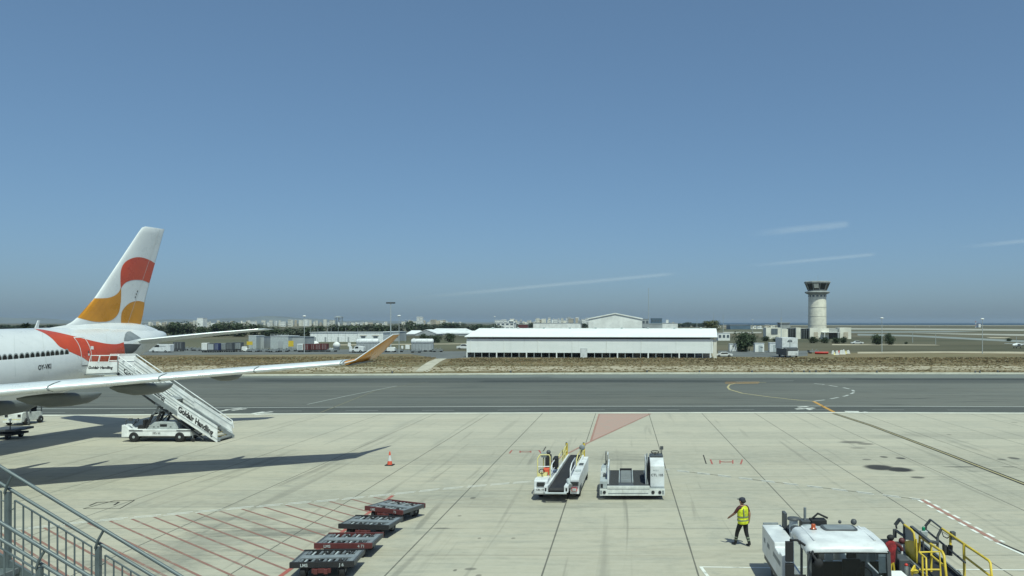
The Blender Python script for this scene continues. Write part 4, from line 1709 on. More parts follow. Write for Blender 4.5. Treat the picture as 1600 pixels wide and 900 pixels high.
# ================================================================ container loader
p = gnd(988.5, 781.5)
cl = thing('container_loader', 'white container loader with dark roller deck and tall cabinet lettered CTL 105', 'cargo loader', p, 0)
b = MB()
b.box(-1.55, 1.52, 0, .12, .13, .44, 'white_dirty')
b.box(-1.2, .82, .12, 4.4, .2, .48, 'midgrey')
b.box(-1.2, .80, -.02, .10, .455, .58, 'white_dirty')
b.box(.8, 1.5, .12, 4.3, .2, .46, 'midgrey')
b.box(-1.15, .74, -.008, 0, .22, .26, 'midgrey')
fr = b.build('chassis', cl, bevel=.02)
for x in (-1.33, 1.28):
    b = MB()
    b.lathe([(.075, -.02), (.075, .0)], (x, -.0, .29), 'black', 14, 'y')
    b.box(x + (.11 if x > 0 else -.19), x + (.19 if x > 0 else -.11), -.012, 0, .21, .37, 'midgrey')
    b.build('tail_lamp', fr)
b = MB()
b.lathe([(.08, -.02), (.08, 0)], (.96, 0, .29), 'black', 14, 'y')
b.build('tail_lamp', fr)
for x, y in ((-1.3, .9), (-1.3, 3.5), (1.3, .9), (1.3, 3.5)):
    wheel(cl, (x, y, .22), .22, .24, axis='x')
b = MB()
b.box(-1.16, .76, .10, 4.15, .50, .57, 'dkgrey')
b.box(-.62, .0, .8, 4.0, .571, .585, 'dkgrey')
for k in range(11):
    y = .9 + k * .29
    b.bar((-.56, y, .585), (-.06, y, .585), .03, 'midgrey', 8)
for k in range(20):
    y = .3 + k * .195
    b.bar((-1.1, y, .565), (-.66, y, .565), .028, 'black', 6)
    b.bar((.04, y, .565), (.60, y, .565), .028, 'black', 6)
for x in (-.64, .02):
    b.beam((x, .8, .60), (x, 4.0, .60), .035, .05, 'litgrey')
b.box(-.62, .0, 3.9, 4.1, .58, .68, 'black')
b.build('roller_deck', cl)
b = MB()
b.box(-1.55, -1.20, .14, 1.5, .45, .78, 'litgrey')
b.box(-1.55, -1.22, 1.5, 3.2, .45, .98, 'white')
b.prism([(1.5, .98), (3.2, .98), (2.9, 1.12), (1.8, 1.12)], -1.5, -1.28, 'litgrey', 'x')
b.box(-1.52, -1.40, .125, .14, .48, .66, 'black')
b.bar((-1.36, 1.2, .8), (-1.36, 2.8, 1.1), .07, 'dkgrey')
b.build('side_box', cl, bevel=.025)
b = MB()
b.box(-1.20, -1.13, .5, 2.9, .57, 1.35, 'white')
b.tube([(-1.22, 2.9, .6), (-1.22, 2.9, 1.7), (-1.22, 2.3, 1.7)], .035, 'white', 6)
b.prism([(2.5, 1.1), (3.1, 1.0), (3.1, 1.75), (2.5, 1.75)], -1.34, -1.30, 'dkgrey', 'x')
b.bar((-1.3, 2.8, .9), (-1.3, 2.8, 1.3), .03, 'dkgrey')
b.build('side_guard', cl, bevel=.012)
b = MB()
b.prism([(.35, .46), (2.1, .46), (2.1, 1.74), (1.2, 1.70), (.35, 1.47)], .84, 1.51, 'white', 'x')
cab = b.build('cabinet', cl, bevel=.03)
b = MB()
b.text('CTL 105', (1.17, .345, .98), (1, 0, 0), (0, 0, 1), .165, 'ink', 0, .018, 'CENTER')
b.build('fleet_lettering', cab)
b = MB()
b.text('MTC-1', (1.10, .345, 1.22), (1, 0, 0), (0, 0, 1), .095, 'midgrey', 0, .0, 'CENTER')
b.build('fleet_lettering', cab)
b = MB()
b.box(.86, 1.5, 1.3, 2.12, 1.745, 1.785, 'dkgrey')
b.prism([(.5, .5), (2.4, .5), (2.4, 1.7), (1.9, 1.82), (.9, 1.35)], .70, .76, 'midgrey', 'x')
b.box(.62, .655, .4, 2.2, .58, 1.72, 'white')
b.box(.66, .70, .42, 2.15, .9, 1.6, 'glass')
b.box(.765, .835, .5, 2.0, .5, 1.62, 'black')
b.build('cabinet_side', cl, bevel=.01)
b = MB()
b.bar((1.12, 1.7, 1.78), (1.12, 1.62, 1.91), .025, 'black')
b.tube([Vector((1.12 + .2 * math.cos(q), 1.6 + .17 * math.sin(q), 1.93 + .05 * math.sin(q))) for q in [2 * PI * k / 16 for k in range(17)]], .018, 'black', 6)
b.bar((.95, 1.6, 1.92), (1.29, 1.6, 1.92), .015, 'black')
b.build('steering_wheel', cl)
b = MB()
b.bar((1.46, 1.9, 1.77), (1.46, 1.9, 2.05), .02, 'dkgrey')
b.box(1.38, 1.54, 1.87, 1.93, 2.0, 2.17, 'dkgrey')
b.build('mirror', cl, bevel=.01)
b = MB()
b.tube([(.68, 1.0, .62), (.72, 1.6, .66), (.60, 2.4, .63), (.66, 3.1, .64)], .04, 'black', 6)
b.build('cable', cl)

for ch_ in cl.children:
    if not ch_.name.startswith('wheel'):
        ch_.location.z += .08

# ================================================================ tractor and cart under the wing
p = gnd(20, 665.5)
tr = thing('baggage_tractor', 'white rust-stained tractor with open dark cab facing us under the airliner belly', 'tractor', p, R(3))
b = MB()
b.prism([(0, .3), (2.6, .3), (2.6, .95), (.25, 1.12), (0, 1.0)], -.72, .72, 'white_dirty', 'x')
bd = b.build('body', tr, bevel=.04)
b = MB()
b.box(-.75, .75, -.10, 0, .28, .46, 'white_dirty')
b.box(-.7, .7, -.12, -.10, .50, .56, 'paleyellow')
b.build('bumper', tr, bevel=.02)
for x in (-.52, .52):
    b = MB()
    b.box(x - .12, x + .12, -.03, .01, .74, .95, 'black')
    b.build('headlamp', bd)
for x, y in ((-.7, .6), (.7, .6), (-.7, 2.3), (.7, 2.3)):
    wheel(tr, (x, y, .30), .30, .22, axis='x')
b = MB()
for x in (-.75, .75):
    b.beam((x, 1.0, .95), (x, .95, 1.95), .07, .07, 'dkgrey', (0, 1, 0))
    b.beam((x, 2.4, .95), (x, 2.4, 1.95), .07, .07, 'dkgrey', (0, 1, 0))
b.box(-.85, .85, .8, 2.55, 1.94, 2.02, 'dkgrey')
b.box(-.72, .72, .98, 1.0, 1.1, 1.4, 'glass')
b.build('cab_frame', tr)
b = MB()
b.box(-.5, .5, 1.6, 2.2, .98, 1.2, 'black')
b.box(-.5, .5, 2.1, 2.25, 1.2, 1.6, 'black')
b.build('seat', tr, bevel=.03)
b = MB()
b.bar((.75, .9, 1.5), (1.05, .8, 1.6), .025, 'dkgrey')
b.box(.98, 1.14, .76, .82, 1.45, 1.78, 'black')
b.build('mirror', tr)
b = MB()
b.tube([(.80, .5, 1.1), (.95, .35, .75), (1.12, .3, .3), (1.08, .25, .12)], .07, 'dkgrey', 8)
b.build('tow_bar', tr)

p = gnd(2, 688)
ct = thing('baggage_cart', 'dark flat baggage cart in the airliner shadow at left edge', 'cart', p, R(4))
b = MB()
b.box(-1.0, 1.0, 0, 2.0, .62, .78, 'dkgrey')
b.box(1.0, 1.25, .4, .9, .66, .76, 'dkgrey')
b.box(-1.0, .7, .1, 1.9, .3, .45, 'black')
b.build('deck', ct, bevel=.02)
for x, y in ((-.7, .3), (.25, .3), (-.7, 1.7), (.25, 1.7)):
    wheel(ct, (x, y, .22), .22, .18, axis='x')
b = MB()
b.bar((.55, .1, .7), (.55, .1, 1.5), .035, 'black')
b.box(.35, .62, .05, .15, 1.42, 1.55, 'offwhite')
b.build('hand_post', ct)

# ================================================================ person
p = gnd(1161, 853)
per = thing('person', 'person in hi-vis yellow vest, dark trousers and cap walking left across the apron', 'person', p, 0)
per.scale = (1.2, 1.2, 1.05)
hd = Vector((-.64, .77, 0))          # walking direction
lt = Vector((-.77, -.64, 0))         # the walker's left
up = Vector((0, 0, 1))


def pp(f, l, z):
    return hd * f + lt * l + up * z


bm = bmesh.new()
J = {}
rad = {}


def jt(n, f, l, z, r, par=None):
    v = bm.verts.new(pp(f, l, z))
    J[n] = v
    rad[n] = r
    if par:
        bm.edges.new((J[par], v))


jt('pelvis', 0, 0, .90, (.145, .12))
jt('waist', .01, 0, 1.05, (.150, .115), 'pelvis')
jt('chest', .02, 0, 1.24, (.170, .125), 'waist')
jt('upper', .02, 0, 1.36, (.13, .10), 'chest')
jt('neck', .03, 0, 1.45, (.056, .056), 'upper')
jt('jaw', .05, 0, 1.515, (.068, .075), 'neck')
jt('head', .045, 0, 1.60, (.080, .094), 'jaw')
jt('crown', .03, 0, 1.675, (.055, .06), 'head')
for s, nm in ((1, 'l'), (-1, 'r')):
    jt('sh' + nm, .02, s * .19, 1.37, (.062, .062), 'upper')
    if s > 0:      # left arm swings forward
        a = [(.12, .25, 1.17), (.33, .24, 1.00), (.37, .235, .965)]
    else:
        a = [(-.05, -.24, 1.10), (-.02, -.25, .86), (-.01, -.25, .82)]
    jt('el' + nm, *a[0], (.046, .046), 'sh' + nm)
    jt('wr' + nm, *a[1], (.033, .033), 'el' + nm)
    jt('pa' + nm, *a[2], (.040, .024), 'wr' + nm)
    dirv = Vector(a[2]) - Vector(a[1])
    dirv.normalize()
    for k in range(4):
        o = (k - 1.5) * .020
        q = Vector(a[2]) + dirv * (.052 if k in (1, 2) else .045) + Vector((o, 0, -o * .3 if s > 0 else 0))
        q2 = q + dirv * (.030 if k in (1, 2) else .022) + Vector((0, -s * .018, -.006))
        jt('f%s%d' % (nm, k), *q, (.010, .010), 'pa' + nm)
        jt('g%s%d' % (nm, k), *q2, (.008, .008), 'f%s%d' % (nm, k))
    q = Vector(a[1]) + dirv * .03 + Vector((.035, -s * .01, 0))
    jt('t' + nm, *q, (.011, .011), 'pa' + nm)
    jt('u' + nm, *(q + dirv * .035), (.009, .009), 't' + nm)
    jt('hip' + nm, 0, s * .09, .86, (.098, .098), 'pelvis')
for nm, kn, an, he, to in (('l', (.15, .10, .48), (.22, .10, .11), (.22, .10, .055), (.37, .11, .05)), ('r', (-.04, -.10, .47), (-.17, -.10, .11), (-.18, -.10, .055), (-.03, -.115, .045))):
    jt('kn' + nm, *kn, (.068, .068), 'hip' + nm)
    jt('an' + nm, *an, (.048, .048), 'kn' + nm)
    jt('he' + nm, *he, (.046, .046), 'an' + nm)
    jt('to' + nm, *to, (.036, .045), 'he' + nm)
me = bpy.data.meshes.new('body')
bm.verts.ensure_lookup_table()
names = list(J)
bm.to_mesh(me)
bm.free()
body = bpy.data.objects.new('body', me)
COL.objects.link(body)
sk = body.modifiers.new('skin', 'SKIN')
sub = body.modifiers.new('sub', 'SUBSURF')
sub.levels = sub.render_levels = 1
if not me.skin_vertices:
    pass
for i, n in enumerate(names):
    sv = me.skin_vertices[0].data[i]
    sv.radius = rad[n]
    sv.use_root = (n == 'pelvis')
dg = bpy.context.evaluated_depsgraph_get()
me2 = bpy.data.meshes.new_from_object(body.evaluated_get(dg))
bpy.data.objects.remove(body)
me2.name = 'body'
body = bpy.data.objects.new('body', me2)
COL.objects.link(body)
body.parent = per
me2.materials.clear()
for k in ('skin', 'trousers', 'shirt', 'black', 'tape'):
    me2.materials.append(M[k])
for q in me2.polygons:
    c = q.center
    l_ = abs(c.dot(lt))
    z = c.z
    q.use_smooth = True
    if z < .10:
        q.material_index = 3
    elif (.20 < z < .245 or .29 < z < .335):
        q.material_index = 4
    elif z < .95 and l_ < .2 and c.dot(hd) < .28:
        q.material_index = 1
    elif z > 1.42 and l_ < .1:
        q.material_index = 0
    elif z > 1.19 or l_ < .19:
        q.material_index = 2
    else:
        q.material_index = 0
# vest: a shell over the torso with two reflective bands
b = MB()
vz = [(.80, .172, .150, 0), (.86, .182, .158, 0), (.95, .184, .156, .005), (1.05, .182, .150, .01), (1.15, .19, .152, .015), (1.24, .196, .155, .02), (1.32, .19, .145, .02), (1.385, .155, .115, .02), (1.43, .085, .085, .025)]
for (z0, a0, c0_, f0), (z1, a1, c1_, f1) in zip(vz, vz[1:]):
    n = 24
    g = lambda z, a, c_, f: [pp(f + c_ * math.sin(2 * PI * k / n), a * math.cos(2 * PI * k / n), z) for k in range(n)]
    b.loft([g(z0, a0, c0_, f0), g(z1, a1, c1_, f1)], 'hivis', cap=False)
vest = b.build('vest', per)
b = MB()
for z0, z1 in ((.905, .95), (1.03, 1.075)):
    n = 24
    rr = [pp(.008 + .163 * math.sin(2 * PI * k / n), .191 * math.cos(2 * PI * k / n), z) for z in (z0, z1) for k in range(n)]
    b.add(rr, [(k, (k + 1) % n, n + (k + 1) % n, n + k) for k in range(n)], 'tape', True)
for l_ in (.10,):
    b.beam(pp(-.135, l_, 1.08), pp(-.125, l_ + .02, 1.36), .035, .01, 'tape', hd)
b.text('STAFF', pp(-.142, .055, 1.245), -lt, up, .04, 'tape', 0, 0, 'CENTER', .11)
b.text('SAFETY', pp(-.150, .05, 1.13), -lt, up, .045, 'tape', 0, 0, 'CENTER', .13)
b.build('reflective_band', vest)
# cap, hair, ears, face
b = MB()
b.lathe([(.10, 0), (.102, .04), (.085, .085), (.04, .105), (.0, .108)], pp(.035, 0, 1.605), 'navy', 20)
b.loft([[pp(.035 + .095 + u, l_, 1.625 - .02 * u + dz) for l_, dz in ((-.07 * k_, 0), (-.03 * k_, .008), (.03 * k_, .008), (.07 * k_, 0), (.03 * k_, -.004), (-.03 * k_, -.004))] for u, k_ in ((-.03, 1.1), (.04, 1.0), (.085, .55))], 'navy')
b.build('cap', per)
b = MB()
b.ball(pp(-.01, 0, 1.58), .088, 'black', 12, 8, (1, 1, .8))
b.build('hair', per)
b = MB()
b.ball(pp(.035, .085, 1.565), .022, 'skin', 8, 6, (1, 1, 1.5))
b.ball(pp(.035, -.085, 1.565), .022, 'skin', 8, 6, (1, 1, 1.5))
b.bar(pp(.125, 0, 1.59), pp(.155, 0, 1.555), .010, 'skin', 8, .016)
for s in (-1, 1):
    b.ball(pp(.128, s * .032, 1.592), .010, 'black', 8, 6)
b.beam(pp(.130, -.025, 1.52), pp(.130, .025, 1.52), .008, .008, 'maroon')
b.build('face', per)
# ================================================================ service truck at the lower right
m, nt, bs = new_mat('cab_glass')
out = nt.nodes['Material Output']
tr_ = nt.nodes.new('ShaderNodeBsdfTransparent')
tr_.inputs[0].default_value = (.86, .9, .9, 1)
gl_ = nt.nodes.new('ShaderNodeBsdfGlossy')
gl_.inputs['Roughness'].default_value = .05
gl_.inputs[0].default_value = (.8, .85, .9, 1)
fr_ = nt.nodes.new('ShaderNodeFresnel')
fr_.inputs[0].default_value = 1.45
mx_ = nt.nodes.new('ShaderNodeMixShader')
nt.links.new(fr_.outputs[0], mx_.inputs[0])
nt.links.new(tr_.outputs[0], mx_.inputs[1])
nt.links.new(gl_.outputs[0], mx_.inputs[2])
nt.links.new(mx_.outputs[0], out.inputs['Surface'])
M['cabglass'] = m
M['interior'] = mk('cab_interior', (.02, .02, .022), .8)

t0 = Vector((5.85, 20.72, apz(22)))
truck = thing('service_truck', 'white fuel service truck with amber beacon on its cab roof, cut by the bottom edge', 'truck', t0)
# cab shell: roof, back wall with two openings, pillars, nose
b = MB()
rp = [(-.02, 2.27), (.16, 2.40), (.45, 2.455), (1.4, 2.47), (1.95, 2.44), (2.12, 2.34), (2.14, 2.22), (2.08, 2.20), (1.9, 2.34), (.4, 2.36), (.06, 2.22)]
secs = []
for x, k, sh in ((-1.08, .0, -.17), (-1.05, .0, -.07), (-.98, 0, -.02), (-.6, 0, 0), (0, 0, .012), (.6, 0, 0), (.98, 0, -.02), (1.05, 0, -.07), (1.08, 0, -.17)):
    secs.append([Vector((x, y + (.04 if abs(x) > 1.0 and y < .3 else 0), z + sh * (1 if z > 2.3 else .3))) for y, z in rp])
b.loft(secs, 'white')
for x in (-.80, .80):
    b.beam((x, .42, 2.46), (x, 1.95, 2.44), .05, .03, 'white')
roof = b.build('cab_roof', truck, bevel=0)
b = MB()
b.box(-1.08, 1.08, 2.06, 2.14, .55, 1.42, 'white')
b.box(-1.08, -.78, 2.06, 2.14, 1.42, 2.22, 'white')
b.box(.78, 1.08, 2.06, 2.14, 1.42, 2.22, 'white')
b.box(-.10, .12, 2.06, 2.14, 1.42, 2.22, 'white')
b.box(-.78, -.10, 2.06, 2.14, 1.78, 2.22, 'white')
b.box(.12, .78, 2.06, 2.14, 1.78, 2.22, 'white')
b.box(-1.03, 1.03, 2.045, 2.058, .6, 1.41, 'interior')
b.prism([(-.10, .45), (.5, .45), (.5, 1.0), (-.06, 1.32), (-.10, 1.30)], -1.08, 1.08, 'white', 'x')
for s in (-1, 1):
    x0, x1 = sorted((1.02 * s, 1.09 * s))
    b.prism([(.5, .45), (2.06, .45), (2.06, 1.42), (-.05, 1.42), (-.05, 1.30)], x0, x1, 'white', 'x')
    b.prism([(1.86, 1.42), (2.06, 1.42), (2.06, 2.25), (1.9, 2.25)], x0, x1, 'white', 'x')
    b.beam((1.04 * s, -.02, 1.40), (1.02 * s, .06, 2.26), .10, .10, 'dkgrey', (0, 1, 0))
    b.prism([(.75, 1.42), (.83, 1.42), (.83, 2.25), (.75, 2.25)], x0, x1, 'dkgrey', 'x')
b.build('cab_body', truck, bevel=.02)
b = MB()
b.add([(-1.03, -.03, 1.40), (1.03, -.03, 1.40), (1.0, .045, 2.24), (-1.0, .045, 2.24)], [(0, 1, 2, 3)], 'cabglass')
ws = b.build('windscreen', truck)
b = MB()
b.beam((-1.04, .03, 2.255), (1.04, .03, 2.255), .06, .05, 'black')
b.beam((-1.05, -.05, 1.385), (1.05, -.05, 1.385), .05, .06, 'black')
b.build('windscreen_seal', ws)
b = MB()
b.bar((-.55, -.06, 1.41), (.35, -.045, 1.50), .016, 'black', 6)
b.bar((.2, -.06, 1.41), (.92, -.045, 1.52), .016, 'black', 6)
b.build('wiper', ws)
for s in (-1, 1):
    b = MB()
    x = 1.06 * s
    b.add([(x, -.0, 1.44), (x, 1.88, 1.44), (x, 1.9, 2.2), (x, .08, 2.2)], [(0, 1, 2, 3)], 'cabglass')
    b.build('side_window', truck)
b = MB()
b.prism([(-.0, 1.25), (.42, 1.25), (.45, 1.36), (.1, 1.44)], -1.0, 1.0, 'interior', 'x')
b.box(-.06, .02, .1, .18, 1.44, 1.56, 'interior')
b.tube([Vector((.55 + .21 * math.cos(q), .55 + .12 * math.sin(q), 1.5 + .17 * math.sin(q))) for q in [2 * PI * k / 16 for k in range(17)]], .02, 'black', 6)
b.box(-.92, -.72, .02, .16, 1.452, 1.50, 'litgrey')
b.build('dashboard', truck, bevel=.01)
for x in (-.55, .5):
    b = MB()
    b.box(x - .26, x + .26, 1.0, 1.5, .95, 1.15, 'interior')
    b.box(x - .25, x + .25, 1.48, 1.64, 1.15, 1.62, 'interior')
    b.box(x - .14, x + .14, 1.52, 1.62, 1.64, 1.78, 'interior')
    b.build('seat', truck, bevel=.03)
# sun-lit paper permit in the windscreen
b = MB()
b.add([(.78, .02, 1.72), (.97, .02, 1.72), (.96, .05, 2.12), (.77, .05, 2.12)], [(0, 1, 2, 3)], 'litgrey')
b.add([(.775, .045, 2.13), (.965, .045, 2.13), (.963, .055, 2.20), (.773, .055, 2.20)], [(0, 1, 2, 3)], 'offwhite')
b.build('sun_visor', truck)
b = MB()
b.lathe([(.085, 0), (.085, .03), (.062, .035), (.062, .13), (.05, .15), (0, .155)], (-.57, 1.52, 2.462), 'amber', 16)
b.lathe([(.10, -.01), (.10, .02)], (-.57, 1.52, 2.462), 'black', 16)
b.build('beacon', roof)
b = MB()
pts = []
for cx_, cy_, a0 in ((.50, 1.78, 0), (-.18, 1.78, 90), (-.18, 1.42, 180), (.50, 1.42, 270)):
    for k in range(5):
        a = R(a0 + 22.5 * k)
        pts.append((cx_ + .13 * math.cos(a), cy_ + .13 * math.sin(a)))
b.prism(pts, 2.455, 2.505, 'dkgrey', 'z')
b.prism([(.17 + (x - .17) * .86, 1.6 + (y - 1.6) * .8) for x, y in pts], 2.49, 2.515, 'midgrey', 'z')
b.build('roof_hatch', roof, bevel=.012)
for x in (.35, .75):
    b = MB()
    b.ball((x, 2.2, 2.50), .09 if x > .5 else .05, 'dkgrey', 10, 6)
    b.build('roof_lamp', roof)
b = MB()
b.ball((1.1, .7, 2.22), .07, 'dkgrey', 10, 6)
b.ball((-1.08, .85, 2.28), .06, 'dkgrey', 10, 6)
b.build('marker_lamp', roof)
# mirrors
b = MB()
b.box(-1.62, -1.42, .10, .22, 1.98, 2.50, 'black')
b.box(-1.62, -1.40, .10, .22, 1.55, 1.93, 'black')
b.tube([(-1.08, .3, 2.36), (-1.3, .2, 2.52), (-1.5, .16, 2.54)], .035, 'black', 6)
b.bar((-1.08, .2, 1.6), (-1.45, .16, 1.62), .025, 'black', 6)
b.build('mirror', truck, bevel=.03)
b = MB()
b.tube([(-.95, .0, 2.28), (-1.0, -.22, 2.26), (-.9, -.30, 2.12)], .035, 'black', 6)
b.ball((-.86, -.28, 2.06), .12, 'black', 10, 8, (1, .6, 1))
b.build('mirror', truck)
# left side body boxes
b = MB()
b.prism([(2.55, .62), (5.85, .62), (5.85, 1.50), (3.7, 1.50), (3.68, 1.36), (2.95, 1.34), (2.93, 1.44), (2.55, 1.44)], -1.24, -.62, 'white', 'x')
bx = b.build('side_locker', truck, bevel=.025)
b = MB()
for i, (y0, n) in enumerate(((5.5, 2), (4.9, 3), (3.9, 7), (3.0, 2))):
    b = MB()
    for k in range(n):
        z = 1.1
        b.box(-1.246, -1.241, y0 - k * .14 - .09, y0 - k * .14, z - .06, z + .08, 'midgrey')
    b.build('locker_lettering', bx)
b = MB()
b.prism([(2.55, .62), (5.85, .62), (5.85, 1.46), (2.55, 1.46)], .62, 1.24, 'white_dirty', 'x')
b.build('side_locker', truck, bevel=.025)
b = MB()
b.box(-1.18, 1.18, 2.5, 5.8, .40, .60, 'dkgrey')
b.box(-1.2, -.7, 5.85, 5.95, .7, 1.55, 'midgrey')
b.box(-.6, .6, 2.6, 5.7, .61, .72, 'steel')
b.build('chassis', truck, bevel=.01)
for x in (-1.02, 1.02):
    for y in (.75, 4.3):
        wheel(truck, (x, y, .46), .46, .28, axis='x')
# pumps, filter vessel and hose work between the lockers
b = MB()
b.lathe([(0, 0), (.26, .05), (.30, .15), (.30, .85), (.24, .98), (0, 1.02)], (.1, 4.9, .72), 'litgrey', 18)
b.build('filter_vessel', truck)
b = MB()
b.tube([(-.40, 5.3, .8), (-.40, 5.3, 1.55), (-.36, 4.6, 1.66), (-.42, 3.4, 1.35), (-.45, 2.7, 1.2)], .13, 'dkgrey', 10)
b.bar((-.38, 5.0, 1.1), (-.38, 5.0, 1.9), .14, 'litgrey', 12)
b.lathe([(.2, 0), (.2, .06), (.1, .08)], (-.38, 5.0, 1.88), 'dkgrey', 14)
b.tube([(.6, 5.2, .8), (.58, 5.2, 1.6), (.3, 4.4, 1.7), (.2, 3.0, 1.4)], .06, 'black', 8)
b.build('pipework', truck)
b = MB()
b.box(-.60, -.50, 5.4, 5.8, .8, 1.98, 'dkgrey')
b.box(-.05, .55, 5.3, 5.7, 1.2, 1.75, 'dkgrey')
b.bar((.1, 5.5, 1.7), (.1, 5.5, 2.15), .045, 'midgrey', 8)
b.box(.25, .75, 5.2, 5.6, 1.6, 1.8, 'black')
b.tube([(.3, 5.4, 1.8), (.5, 5.4, 1.98), (.8, 5.3, 1.85)], .04, 'black', 6)
b.build('control_panel', truck, bevel=.02)
b = MB()
b.lathe([(.10, 0), (.10, .03), (.05, .04), (.03, .12)], (-.75, 3.0, 1.44), 'dkgrey', 14)
b.build('filler_cap', truck)
b = MB()
b.lathe([(.45, -.3), (.45, -.25), (.22, -.24), (.22, .24), (.45, .25), (.45, .3)], (.1, 3.4, 1.15), 'dkgrey', 22, 'x')
b.lathe([(.36, -.22), (.40, -.1), (.40, .1), (.36, .22)], (.1, 3.4, 1.15), 'black', 22, 'x')
b.build('hose_reel', truck)

# ================================================================ belt loader with yellow rails
q0 = Vector((9.35, 23.5, apz(23.5)))
yl = thing('belt_loader', 'belt loader with bright yellow guard rails beside the white fuel truck', 'belt loader', q0)
Z0 = -q0.z


def Lp(x, y, Y):
    return at(x, y, Y) - q0


b = MB()
b.prism([(-4.6, .62), (3.2, .92), (3.32, .80), (3.2, .68), (-4.6, .38), (-4.72, .5)], -.42, .44, 'black', 'x')
b.build('belt', yl, bevel=.03)
b = MB()
for x in (-.50, .52):
    b.beam((x, -4.5, .54), (x, 3.1, .84), .12, .24, 'dkgrey')
    b.beam((x, -4.5, .68), (x, 3.1, .98), .05, .03, 'steel')
b.build('conveyor_frame', yl)
b = MB()
b.box(-1.2, .95, -4.4, 1.6, .28, .52, 'white_dirty')
b.box(-1.25, -.62, -1.0, 1.2, .52, .80, 'dkgrey')
b.box(-1.30, -1.0, -1.9, -1.0, .52, .75, 'white')
b.build('chassis', yl, bevel=.03)
for x, y in ((-1.05, -3.4), (.82, -3.4), (-1.05, 1.0), (.82, 1.0)):
    wheel(yl, (x, y, .32), .32, .24, axis='x')


def rail(pts, r, mat, mb):
    mb.tube([Lp(*p) for p in pts], r, mat, 8)


# left rail run
b = MB()
rail([(1413, 820, 25.6), (1424, 828, 24.9), (1428, 833, 24.75), (1430, 850, 24.7), (1432, 890, 24.65)], .036, 'yellow', b)
rail([(1437, 836, 25.0), (1436, 862, 24.9)], .035, 'yellow', b)
rail([(1437, 838, 25.0), (1454, 850, 24.0), (1472, 862, 22.9), (1475, 868, 22.8), (1479, 905, 22.6)], .040, 'yellow', b)
rail([(1455, 850, 24.0), (1455, 905, 23.8)], .036, 'yellow', b)
rail([(1455, 868, 23.9), (1475, 884, 22.8)], .035, 'yellow', b)
b.build('guard_rail', yl)
b = MB()
rail([(1436, 863, 22.2), (1468, 862, 22.2), (1470, 905, 22.0)], .026, 'yellow', b)
rail([(1436, 863, 22.2), (1447, 872, 21.6), (1448, 905, 21.5)], .026, 'yellow', b)
rail([(1441, 868, 22.0), (1442, 905, 21.9)], .028, 'yellow', b)
rail([(1436, 890, 22.0), (1468, 890, 22.0)], .026, 'yellow', b)
b.build('platform_rail', yl)
b = MB()
p = [Lp(1413, 846, 25.5), Lp(1431, 842, 24.65), Lp(1433, 896, 24.5), Lp(1419, 900, 25.4)]
b.add(p + [v + Vector((.04, 0, 0)) for v in p], [(0, 1, 2, 3), (7, 6, 5, 4), (0, 4, 5, 1), (1, 5, 6, 2), (2, 6, 7, 3), (3, 7, 4, 0)], 'yellow')
b.build('side_panel', yl)
b = MB()
p = [Lp(1414, 821, 25.5), Lp(1426, 831, 24.85), Lp(1427, 845, 24.8), Lp(1414, 843, 25.5)]
b.add(p + [v + Vector((.02, 0, 0)) for v in p], [(0, 1, 2, 3), (7, 6, 5, 4), (0, 4, 5, 1), (1, 5, 6, 2), (2, 6, 7, 3), (3, 7, 4, 0)], 'midgrey')
b.build('mesh_panel', yl)
b = MB()
b.beam(Lp(1399, 820, 26.1), Lp(1406, 811, 26.0), .10, .10, 'dkgrey')
b.bar(Lp(1406, 811, 26.0), Lp(1413, 820, 25.6), .035, 'dkgrey')
b.bar(Lp(1400, 821, 26.1), Lp(1401, 826, 26.1), .03, 'dkgrey')
b.beam(Lp(1398, 827, 26.1), Lp(1398, 840, 26.1), .10, .09, 'dkgrey', (0, 1, 0))
b.bar(Lp(1400, 829, 26.1), Lp(1413, 838, 25.5), .045, 'dkgrey')
b.beam(Lp(1413, 820, 25.6), Lp(1413, 850, 25.5), .07, .07, 'dkgrey', (0, 1, 0))
b.beam(Lp(1424, 823, 25.4), Lp(1455, 848, 24.0), .09, .07, 'dkgrey')
b.build('padded_guard', yl)
# right rail run
b = MB()
rail([(1472, 826, 24.9), (1508, 851, 23.3), (1545, 876, 21.8), (1547.5, 880, 21.7), (1550, 905, 21.6)], .036, 'yellow', b)
rail([(1506, 850, 23.3), (1507, 900, 23.1)], .042, 'yellow', b)
rail([(1508, 870, 23.2), (1546, 899, 21.6)], .032, 'yellow', b)
rail([(1485, 836, 24.4), (1485, 856, 24.3)], .040, 'yellow', b)
b.build('guard_rail', yl)
b = MB()
b.beam(Lp(1446, 822, 26.1), Lp(1454, 812, 26.0), .08, .08, 'dkgrey')
b.bar(Lp(1454, 812, 26.0), Lp(1472, 826, 24.9), .028, 'dkgrey')
b.bar(Lp(1447, 822, 26.1), Lp(1447, 828, 26.1), .03, 'dkgrey')
b.bar(Lp(1447, 828, 26.1), Lp(1508, 879, 23.0), .032, 'dkgrey')
b.bar(Lp(1471, 826, 24.9), Lp(1465, 838, 24.9), .045, 'dkgrey')
b.bar(Lp(1465, 838, 24.9), Lp(1465, 858, 24.8), .045, 'dkgrey')
b.bar(Lp(1476, 852, 24.3), Lp(1477, 867, 24.2), .075, 'black')
b.bar(Lp(1485, 852, 24.2), Lp(1484, 868, 24.1), .075, 'black')
b.tube([Lp(1472, 832, 24.9), Lp(1474, 838, 24.8), Lp(1480, 841, 24.6), Lp(1485, 837, 24.4)], .015, 'black', 6)
b.bar(Lp(1453, 846, 24.6), Lp(1465, 848, 24.8), .05, 'dkgrey')
b.build('padded_guard', yl)
b = MB()
c = Lp(1489, 837, 24.3)
b.box(c.x - .06, c.x + .07, c.y - .05, c.y + .1, c.z - .12, c.z + .12, 'dkgrey')
